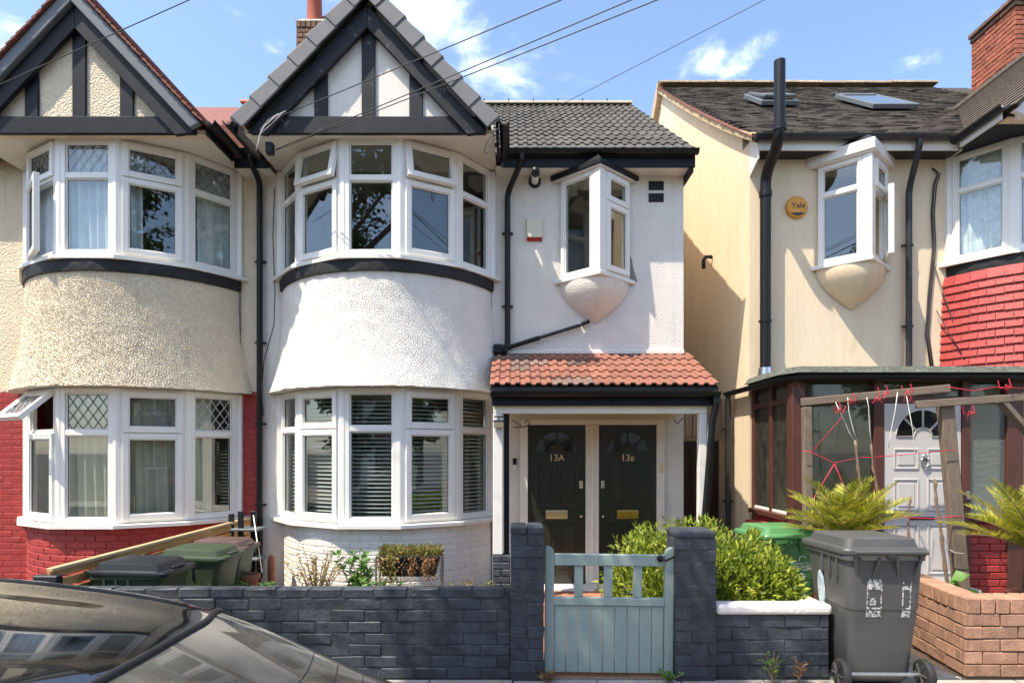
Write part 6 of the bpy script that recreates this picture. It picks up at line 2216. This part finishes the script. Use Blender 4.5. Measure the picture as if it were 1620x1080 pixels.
for i in range(10):
    x = R.uniform(-1.34, -1.18)
    for k in range(16):
        P.append((x + R.uniform(-0.02, 0.02), 6.325 + R.uniform(-0.03, 0.01), 0.62 - 0.28 * k / 16)); D.append((R.uniform(-1, 1), -0.6, R.uniform(-1.2, 0.3)))
leaves('trailing_foliage', 'sedum', PT, P, D, 0.05, 0.45)

CP = thing('clay_pot', (-2.73, 6.55, 0), 'small terracotta pot with dead stems next to the slatted fence', 'pot')
MB().lathe([(0.07, 0.12), (0.10, 0.34), (0.115, 0.34), (0.115, 0.39), (0.09, 0.39), (0.085, 0.32)], 18, (-2.73, 6.55, 0)).build('pot', 'pot_clay', CP, smooth=True, angle=40)
MB().box(-2.85, -2.61, 6.45, 6.65, -0.02, 0.118).build('stand', 'pot_black', CP)
b = MB()
for i in range(14):
    a = R.uniform(0, 6.28)
    b.tube([(-2.73, 6.55, 0.32), (-2.73 + 0.08 * math.cos(a), 6.55 + 0.06 * math.sin(a), 0.43), (-2.73 + 0.2 * math.cos(a), 6.55 + 0.15 * math.sin(a), 0.40 + R.uniform(-0.03, 0.1))], 0.003, 4)
b.build('dead_stems', 'cane', CP)
o = MB().lathe([(0.03, 0.15), (0.042, 0.2), (0.042, 0.40), (0.035, 0.45), (0.015, 0.47)], 14, (-2.76, 7.25, 0)).build('clay_pipe', 'pot_clay', smooth=True, angle=40)
tag(o, 'rounded terracotta pipe standing by left end of white bay', 'pipe')

# ------------------------------------------------------------------ rough timber pergola with strings and canes
PGL = thing('pergola', (3.2, 6.3, 0), 'rough weathered timber pergola tied with red string before the porch', 'pergola')


def timber(a, c, w, h, m='beam_wood'):
    MB().bar(a, c, w, h).build('beam' if abs(a[2] - c[2]) < 0.5 else 'post', m, PGL, bevel=0.006, seg=1)


timber(at(1268, 636, 6.3), at(1502, 614, 6.3), 0.05, 0.076)
timber(at(1449, 640, 6.24), at(1660, 625, 6.24), 0.05, 0.074)
pA = at(1276, 644, 6.3)
MB().bar((pA.x, 6.3, pA.z + 0.0), (pA.x + 0.02, 6.3, 0.0), 0.07, 0.082, up=(1, 0, 0)).build('post', 'post_wood', PGL, bevel=0.006, seg=1)
pB, pC = at(1495, 637, 6.30), at(1523, 960, 6.30)
d_ = (pC - pB)
pE = pB + d_ * (pB.z / -d_.z)
MB().bar(pB, pE, 0.09, 0.135, up=(1, 0, 0)).build('post', 'post_wood', PGL, bevel=0.008, seg=1)
MB().bar(at(1583, 634, 6.27), at(1640, 700, 6.27), 0.05, 0.10, up=(0, 1, 0)).build('brace', 'post_wood', PGL, bevel=0.006, seg=1)


def string(label, pix, m, Y=6.22, r=0.0036, cat='string', group='strings tied to the pergola'):
    o = MB().tube([at(x, y, Y) for x, y in pix], r, 5).build('garden_string', m, smooth=True)
    return tag(o, label, cat, group)


string('red string stretched across pergola to the leaning post', ((1270, 713), (1283, 715), (1320, 732), (1362, 723), (1380, 723), (1440, 718), (1512, 711)), 'string_red')
string('red string slanting from left post up to the beam', ((1283, 716), (1330, 662), (1338, 642)), 'string_red')
string('red string slanting down left from the string crossing', ((1320, 733), (1293, 778), (1280, 800)), 'string_red')
string('red string slanting down right into the cycad fronds', ((1320, 733), (1336, 770), (1350, 806)), 'string_red')
string('lower red string wrapped across the pale door', ((1420, 812), (1440, 819), (1480, 820), (1500, 817), (1524, 817)), 'string_red', r=0.006)
string('red string wound along upper pergola beam', ((1500, 612), (1540, 618), (1575, 612), (1620, 614)), 'string_red', 6.20)
string('white string from beam to left cane', ((1341, 628), (1343, 652), (1350, 680), (1357, 700)), 'string_white')
string('white string beside it tied lower on the left cane', ((1322, 636), (1334, 662), (1344, 685), (1355, 702)), 'string_white')
string('white string from beam to second cane', ((1371, 628), (1374, 642), (1376, 680), (1379, 706)), 'string_white')
string('white string hanging slack before door fan light', ((1420, 620), (1416, 650), (1408, 690), (1406, 708)), 'string_white')
string('thin white string running from beam to short right cane', ((1434, 626), (1444, 680), (1447, 718), (1462, 748), (1480, 768)), 'string_white')
string('white string looped around leaning post near its foot', ((1501, 868), (1510, 874), (1526, 875)), 'string_white', 6.20)
for k, (x, y, lab) in enumerate(((1324, 650, 'red knotted string end hanging from left of the beam'), (1346, 636, 'red string tassel at the left cane'), (1385, 634, 'red string tassel beside second cane'), (1398, 625, 'red string loop around beam above pale door'), (1436, 622, 'long red string tangle hanging before fan light'), (1533, 655, 'short red string end at frosted pane'), (1590, 614, 'red string tangle at right end of the upper beam'))):
    f = MB()
    for j in range(4):
        L = R.uniform(0.04, 0.09) * (2.6 if k == 4 else 1)
        p0 = at(x, y - 6, 6.24)
        f.tube([p0, p0 + Vector((R.uniform(-0.05, 0.05), -0.03, -L * 0.4)), p0 + Vector((R.uniform(-0.06, 0.06), -0.03, -L))], 0.0020, 4)
    f.tube([p0 + Vector((-0.01, -0.06, 0.05)), p0 + Vector((0.01, -0.065, -0.03)), p0 + Vector((0.01, 0.08, -0.03)), p0 + Vector((-0.01, 0.08, 0.05))], 0.005, 4)
    o = f.build('string_tassel', 'string_red')
    tag(o, lab, 'string', 'strings tied to the pergola')
for (pix, lab, Y) in ((((1353, 696), (1358, 740), (1362, 775), (1370, 830), (1376, 900)), 'thick knobbly cane rising from cycad left of door', 6.20), (((1378, 702), (1381, 740), (1388, 780), (1395, 840), (1402, 900)), 'thin knobbly cane just left of the pale door', 6.20),
                      (((1479, 757), (1481, 790), (1487, 830), (1494, 880), (1500, 940)), 'short cane standing before lower half of pale door', 6.05), (((1440, 784), (1438, 815), (1437, 860), (1437, 930)), 'shortest dark cane by letterbox of pale door', 6.25)):
    pts = []
    for i in range(len(pix) - 1):
        for k in range(4):
            f = k / 4
            pts.append((pix[i][0] + (pix[i + 1][0] - pix[i][0]) * f + R.uniform(-1.0, 1.0), pix[i][1] + (pix[i + 1][1] - pix[i][1]) * f))
    pts.append(pix[-1])
    rs = [0.008 + (0.004 if i % 3 == 1 else 0) + 0.004 * i / len(pts) for i in range(len(pts))]
    if 'thick' in lab or 'lower half' in lab:
        rs = [r_ * 1.35 for r_ in rs]
    o = MB().tube([at(x, y, Y) for x, y in pts], rs, 7).build('garden_cane', 'cane', smooth=True)
    tag(o, lab, 'cane', 'canes tied to the pergola')


# ------------------------------------------------------------------ the parked car
CAR = thing('parked_car', (-1.3, 1.3, -0.12), 'dark dusty car parked at the kerb, its roof and sloping glass in view', 'car')
YC = 1.30
# stations along x; each is seven points from sill to centre line: (dx, half-width, z)
ST_ = [
    (0.48, [(0, .60, .10), (0, .70, .22), (0.02, .74, .45), (0, .72, .58), (-.02, .60, .66), (0, .32, .70), (0, 0, .71)]),
    (0.36, [(0, .74, .06), (0, .83, .25), (0.02, .85, .50), (0, .82, .62), (0, .70, .69), (0.02, .36, .72), (0.03, 0, .73)]),
    (0.02, [(0, .78, .02), (0, .87, .25), (0, .885, .55), (0, .85, .70), (0, .72, .755), (0.06, .37, .785), (0.09, 0, .795)]),
    (-0.46, [(0, .79, .02), (0, .88, .25), (0, .895, .55), (-.02, .86, .76), (0, .668, 0.960), (0.06, .36, 1.005), (0.09, 0, 1.018)]),
    (-0.87, [(0, .79, .02), (0, .88, .25), (0, .90, .55), (-.02, .86, .80), (0, .612, 1.150), (0.07, .33, 1.205), (0.10, 0, 1.220)]),
    (-1.30, [(0, .79, .02), (0, .88, .25), (0, .90, .55), (0, .86, .81), (0, .600, 1.228), (0, .33, 1.284), (0, 0, 1.300)]),
    (-1.75, [(0, .79, .02), (0, .88, .25), (0, .90, .55), (0, .86, .81), (0, .600, 1.252), (0, .33, 1.308), (0, 0, 1.325)]),
    (-2.30, [(0, .79, .02), (0, .88, .25), (0, .90, .55), (0, .86, .80), (0, .595, 1.262), (0, .33, 1.312), (0, 0, 1.328)]),
    (-2.62, [(0, .79, .02), (0, .88, .25), (0, .90, .55), (0, .85, .79), (0, .60, 1.165), (-.05, .33, 1.215), (-.07, 0, 1.228)]),
    (-3.25, [(0, .78, .02), (0, .87, .25), (0, .88, .52), (0, .83, .72), (0, .70, .80), (-.06, .36, .83), (-.08, 0, .84)]),
    (-4.05, [(0, .74, .06), (0, .83, .25), (0, .84, .46), (0, .78, .58), (0, .64, .63), (-.04, .34, .66), (-.05, 0, .665)]),
    (-4.22, [(0, .60, .10), (0, .68, .22), (0, .70, .38), (0, .66, .48), (0, .52, .53), (-.02, .28, .55), (-.03, 0, .555)]),
]
G = np.zeros((len(ST_), 13, 3))
for i, (x, pts) in enumerate(ST_):
    for k, (dx, hw, z) in enumerate(pts):
        G[i, k] = (x + dx, YC + hw, z)
        G[i, 12 - k] = (x + dx, YC - hw, z)


def cr_interp(A, axis, n):
    """Catmull-Rom refinement along one axis, n pieces per span"""
    A = np.moveaxis(A, axis, 0)
    m_ = len(A)
    out = []
    for i in range(m_ - 1):
        p0, p1, p2, p3 = A[max(i - 1, 0)], A[i], A[i + 1], A[min(i + 2, m_ - 1)]
        for k in range(n):
            t = k / n
            out.append(0.5 * ((2 * p1) + (-p0 + p2) * t + (2 * p0 - 5 * p1 + 4 * p2 - p3) * t * t + (-p0 + 3 * p1 - 3 * p2 + p3) * t ** 3))
    out.append(A[-1])
    return np.moveaxis(np.array(out), 0, axis)


NS = 6
F_ = cr_interp(cr_interp(G, 0, NS), 1, NS)


def car_part(name, m, cells, parent=CAR, push=0.0):
    ids = {}
    vs, fs = [], []

    def vid(i, k):
        if (i, k) not in ids:
            ids[(i, k)] = len(vs)
            vs.append(tuple(F_[i, k]))
        return ids[(i, k)]
    for (ci, ck) in cells:
        for i in range(ci * NS, ci * NS + NS):
            for k in range(ck * NS, ck * NS + NS):
                fs.append((vid(i, k), vid(i + 1, k), vid(i + 1, k + 1), vid(i, k + 1)))
    return MB().add(vs, fs).build(name, m, parent, smooth=True)


nst = len(ST_)
glass_cells = {(i, k) for i in (2, 3) for k in (4, 5, 6, 7)}
front_cells = {(8, k) for k in (4, 5, 6, 7)}
side_far = {(i, 3) for i in (4, 5, 6, 7)}
side_near = {(i, 8) for i in (4, 5, 6, 7)}
roof_cells = {(i, k) for i in (4, 5, 6, 7) for k in (4, 5, 6, 7)}
allc = {(i, k) for i in range(nst - 1) for k in range(12)}
car_part('rear_window', 'car_glass', glass_cells)
car_part('windscreen', 'car_glass', front_cells)
car_part('side_window', 'car_glass', side_far)
car_part('side_window', 'car_glass', side_near)
car_part('roof', 'car_paint', roof_cells)
car_part('body', 'car_paint', allc - glass_cells - front_cells - side_far - side_near - roof_cells)
for row in (4, 2):
    MB().tube([tuple(F_[row * NS, k] + np.array([0, 0, 0.002])) for k in range(4 * NS, 8 * NS + 1)], 0.009, 6).build('window_seal', 'car_trim', CAR, smooth=True)
for kk in (4, 8):
    MB().tube([tuple(F_[i, kk * NS] + np.array([0, 0, 0.001])) for i in range(2 * NS, 9 * NS + 1)], 0.007, 6).build('roof_rail', 'car_trim', CAR, smooth=True)
for k0 in (2, 10):                            # shut lines of doors and hatch
    for st in (4, 6, 8):
        MB().tube([tuple(F_[st * NS, k]) for k in (range(0, 4 * NS + 1) if k0 == 2 else range(8 * NS, 12 * NS + 1))], 0.004, 5).build('shut_line', 'car_trim', CAR, smooth=True)
for ks in (5, 7):                             # roof channels
    MB().tube([tuple(F_[i, int((ks - 0.5 if ks == 5 else ks + 0.5) * NS)] + np.array([0, 0, -0.001])) for i in range(4 * NS + 1, 8 * NS)], 0.006, 6).build('roof_channel', 'car_trim', CAR, smooth=True)
for kk in range(1, 9):                        # heater wires in the rear glass
    i = 2 * NS + kk
    MB().tube([tuple(F_[i, k] + np.array([0, 0, 0.0008])) for k in range(4 * NS + 2, 8 * NS - 1)], 0.0012, 4).build('heater_wire', 'car_trim', CAR, smooth=True)
MB().box(-3.0, -0.1, YC - 0.72, YC + 0.72, 0.05, 0.14).build('floor', 'car_seat', CAR)
for x in (-0.95, -2.0):
    for dy in (-0.36, 0.36):
        MB().box(x - 0.5, x, YC + dy - 0.25, YC + dy + 0.25, 0.14, 0.42).box(x - 0.02, x + 0.12, YC + dy - 0.25, YC + dy + 0.25, 0.30, 0.86).build('seat', 'car_seat', CAR, bevel=0.05, seg=3)
MB().box(-0.85, -0.05, YC - 0.70, YC + 0.70, 0.76, 0.80).build('parcel_shelf', 'car_seat', CAR, bevel=0.01)
for x in (-0.55, -3.35):
    for s in (-1, 1):
        y = YC + s * 0.80
        MB().lathe([(0.19, y - 0.10), (0.29, y - 0.10), (0.31, y - 0.06), (0.31, y + 0.06), (0.29, y + 0.10), (0.19, y + 0.10)], 32, (x, 0, 0.19), 'Y').build('wheel', 'rubber', CAR, smooth=True, angle=40)
        MB().lathe([(0.05, y + s * 0.105), (0.185, y + s * 0.10), (0.188, y + s * 0.07)], 20, (x, 0, 0.19), 'Y').build('hub', 'steel', CAR, smooth=True, angle=40)
for s in (-1, 1):
    MB().box(0.36, 0.475, YC + s * 0.62 - 0.10, YC + s * 0.62 + 0.10, 0.50, 0.62).build('tail_light', 'car_light', CAR, bevel=0.03, seg=3)


# ------------------------------------------------------------------ street tree beside the car: it shades the garden wall and shows in the window glass
def tree(label, base, fork, crown, nleaf, seed, leaf='street_leaf', size=0.11, twigs=16):
    rr = random.Random(seed)
    T = thing('street_tree', base, label, 'tree', 'street trees')
    b = MB()
    bx, by, bz = base
    b.tube([(bx, by, bz), (bx + 0.03, by, bz + fork * 0.5), (bx + 0.10, by + 0.02, bz + fork)], [0.19, 0.15, 0.13], 12)
    P, D = [], []
    f = Vector((bx + 0.10, by + 0.02, bz + fork))
    for blob in crown:
        c, r = blob[0], blob[1]
        wgt = blob[2] if len(blob) > 2 else 1.0
        c = Vector(c)
        mid = f.lerp(c, 0.5) + Vector((rr.uniform(-0.2, 0.2), rr.uniform(-0.2, 0.2), 0.1))
        b.tube([f, mid, c], [0.09, 0.06, 0.035], 8)
        for k in range(twigs):
            d = Vector((rr.gauss(0, 1), rr.gauss(0, 1), rr.gauss(0, 0.8))).normalized()
            e = c + Vector((d.x * r[0], d.y * r[1], d.z * r[2])) * rr.uniform(0.6, 1.0)
            m1 = c.lerp(e, 0.5) + Vector((rr.uniform(-0.1, 0.1), rr.uniform(-0.1, 0.1), 0.05))
            b.tube([c, m1, e], [0.025, 0.014, 0.006], 5)
            # leaf sprays along the twig
            for q in range(int(wgt * nleaf / len(crown) / twigs)):
                t = rr.uniform(0.25, 1.08)
                p = (c.lerp(m1, t * 2) if t < 0.5 else m1.lerp(e, t * 2 - 1))
                P.append((p.x + rr.gauss(0, 0.10), p.y + rr.gauss(0, 0.10), p.z + rr.gauss(0, 0.08)))
                D.append((d.x + rr.gauss(0, 0.8), d.y + rr.gauss(0, 0.8), d.z - 0.3 + rr.gauss(0, 0.6)))
    b.build('trunk', 'bark', T, smooth=True)
    leaves('crown', leaf, T, P, D, size, 0.5)
    return T


tree('leafy street tree on the pavement beside the parked car', (-4.2, 2.75, -0.02), 3.4,
     [((-3.3, 2.3, 6.6), (1.0, 0.7, 0.8), 0.9), ((-4.4, 1.4, 7.6), (1.1, 1.0, 0.9)), ((-2.4, 2.4, 7.0), (0.9, 0.6, 0.7), 0.8), ((-5.3, 2.2, 6.8), (1.2, 0.7, 0.9), 0.9), ((-3.4, 0.7, 6.2), (0.9, 0.9, 0.7)), ((-1.4, 2.3, 6.6), (0.8, 0.5, 0.6), 0.8), ((-3.3, 2.0, 8.3), (0.9, 0.8, 0.7), 0.4), ((-2.6, 1.2, 6.9), (0.9, 0.8, 0.8))], 9500, 21, twigs=9)
tree('tall street tree on the opposite pavement', (3.6, -6.4, 0.0), 3.2,
     [((3.6, -6.4, 6.2), (1.5, 1.4, 1.1)), ((2.4, -6.0, 7.2), (1.2, 1.2, 1.0)), ((4.8, -6.6, 7.4), (1.3, 1.2, 1.0)), ((3.5, -6.2, 8.6), (1.4, 1.2, 1.0))], 7000, 33, size=0.16)

for k, (tx, ty, lab) in enumerate(((-9.5, -6.6, 'bushy street tree far left on the opposite pavement'), (-5.2, -6.9, 'bushy street tree left on the opposite pavement'), (-0.8, -6.6, 'bushy street tree straight across the road'), (8.0, -6.8, 'bushy street tree right on the opposite pavement'),
                                   (12.5, -6.6, 'bushy tree added far right on the opposite pavement to darken window reflections'), (17.0, -6.7, 'last bushy tree added on the opposite pavement to darken window reflections'),
                                   (-10.5, 2.9, 'unseen bushy tree added left of the parked car to darken window reflections'), (-16.0, 3.0, 'unseen bushy tree added further left to darken window reflections'))):  # last four trees are added to darken what the window panes mirror
    tree(lab, (tx, ty, 0.0), 1.6,
         [((tx + R.uniform(-0.3, 0.3), ty, 2.4), (1.5, 1.0, 1.3)), ((tx - 1.0, ty + 0.2, 3.6), (1.2, 1.0, 1.0)), ((tx + 1.0, ty - 0.2, 3.8), (1.2, 1.0, 1.0)), ((tx, ty, 5.0 + 0.3 * (k % 3)), (1.2, 1.0, 1.0))], 3600, 50 + k, size=0.22)

# ------------------------------------------------------------------ across the road: seen only mirrored in glass
for k in range(4):
    x0 = -12 + k * 6.2
    T = thing('opposite_house', (x0 + 3, -13.5, 0), ['first', 'second', 'third', 'fourth'][k] + ' terraced house across the road, mirrored in the window glass', 'house', 'houses across the road')
    MB().box(x0, x0 + 6.1, -18, -13.2, 0, 5.2).build('wall', 'opposite_wall' if k % 2 else 'white_smooth', T)
    MB().prism([(x0, -12.8, 5.2), (x0, -15.6, 7.4), (x0, -18.2, 5.2)], (6.1, 0, 0)).build('roof', 'opposite_roof', T)
    for (wx, wz) in ((1.0, 0.9), (1.0, 3.3), (4.2, 3.3)):
        w = MB().box(x0 + wx, x0 + wx + 1.5, -13.2, -13.15, wz, wz + 1.4).build('window', 'upvc', T)
        MB().box(x0 + wx + 0.08, x0 + wx + 0.70, -13.149, -13.14, wz + 0.08, wz + 1.32).build('pane', 'dark_glass', w)
        MB().box(x0 + wx + 0.80, x0 + wx + 1.42, -13.149, -13.14, wz + 0.08, wz + 1.32).build('pane', 'dark_glass', w)
    MB().box(x0 + 4.3, x0 + 5.3, -13.2, -13.14, 0, 2.1).build('door', 'terracotta' if k % 2 else 'gate_paint', T)
RC = thing('parked_car', (1.2, -4.2, -0.12), 'red car parked across the road, mirrored in the window glass', 'car')
prof = [(-2.0, 0.1), (-2.05, 0.55), (-1.6, 0.75), (-1.0, 0.82), (-0.5, 1.28), (0.6, 1.32), (1.3, 0.92), (1.9, 0.85), (2.0, 0.5), (1.95, 0.1)]
MB().prism([(1.2 + x, -5.05, z) for x, z in prof], (0, 1.7, 0)).build('body', 'red_car', RC, bevel=0.08, seg=3)
MB().prism([(1.2 + x, -3.348, z) for x, z in ((-0.85, 0.86), (-0.45, 1.22), (0.55, 1.25), (1.05, 0.93))], (0, 0.01, 0)).build('side_window', 'dark_glass', RC)
for x in (-1.25, 1.25):
    MB().lathe([(0.2, -3.42), (0.30, -3.40), (0.30, -3.30), (0.2, -3.28)], 24, (1.2 + x, 0, 0.18), 'Y').build('wheel', 'rubber', RC, smooth=True, angle=40)
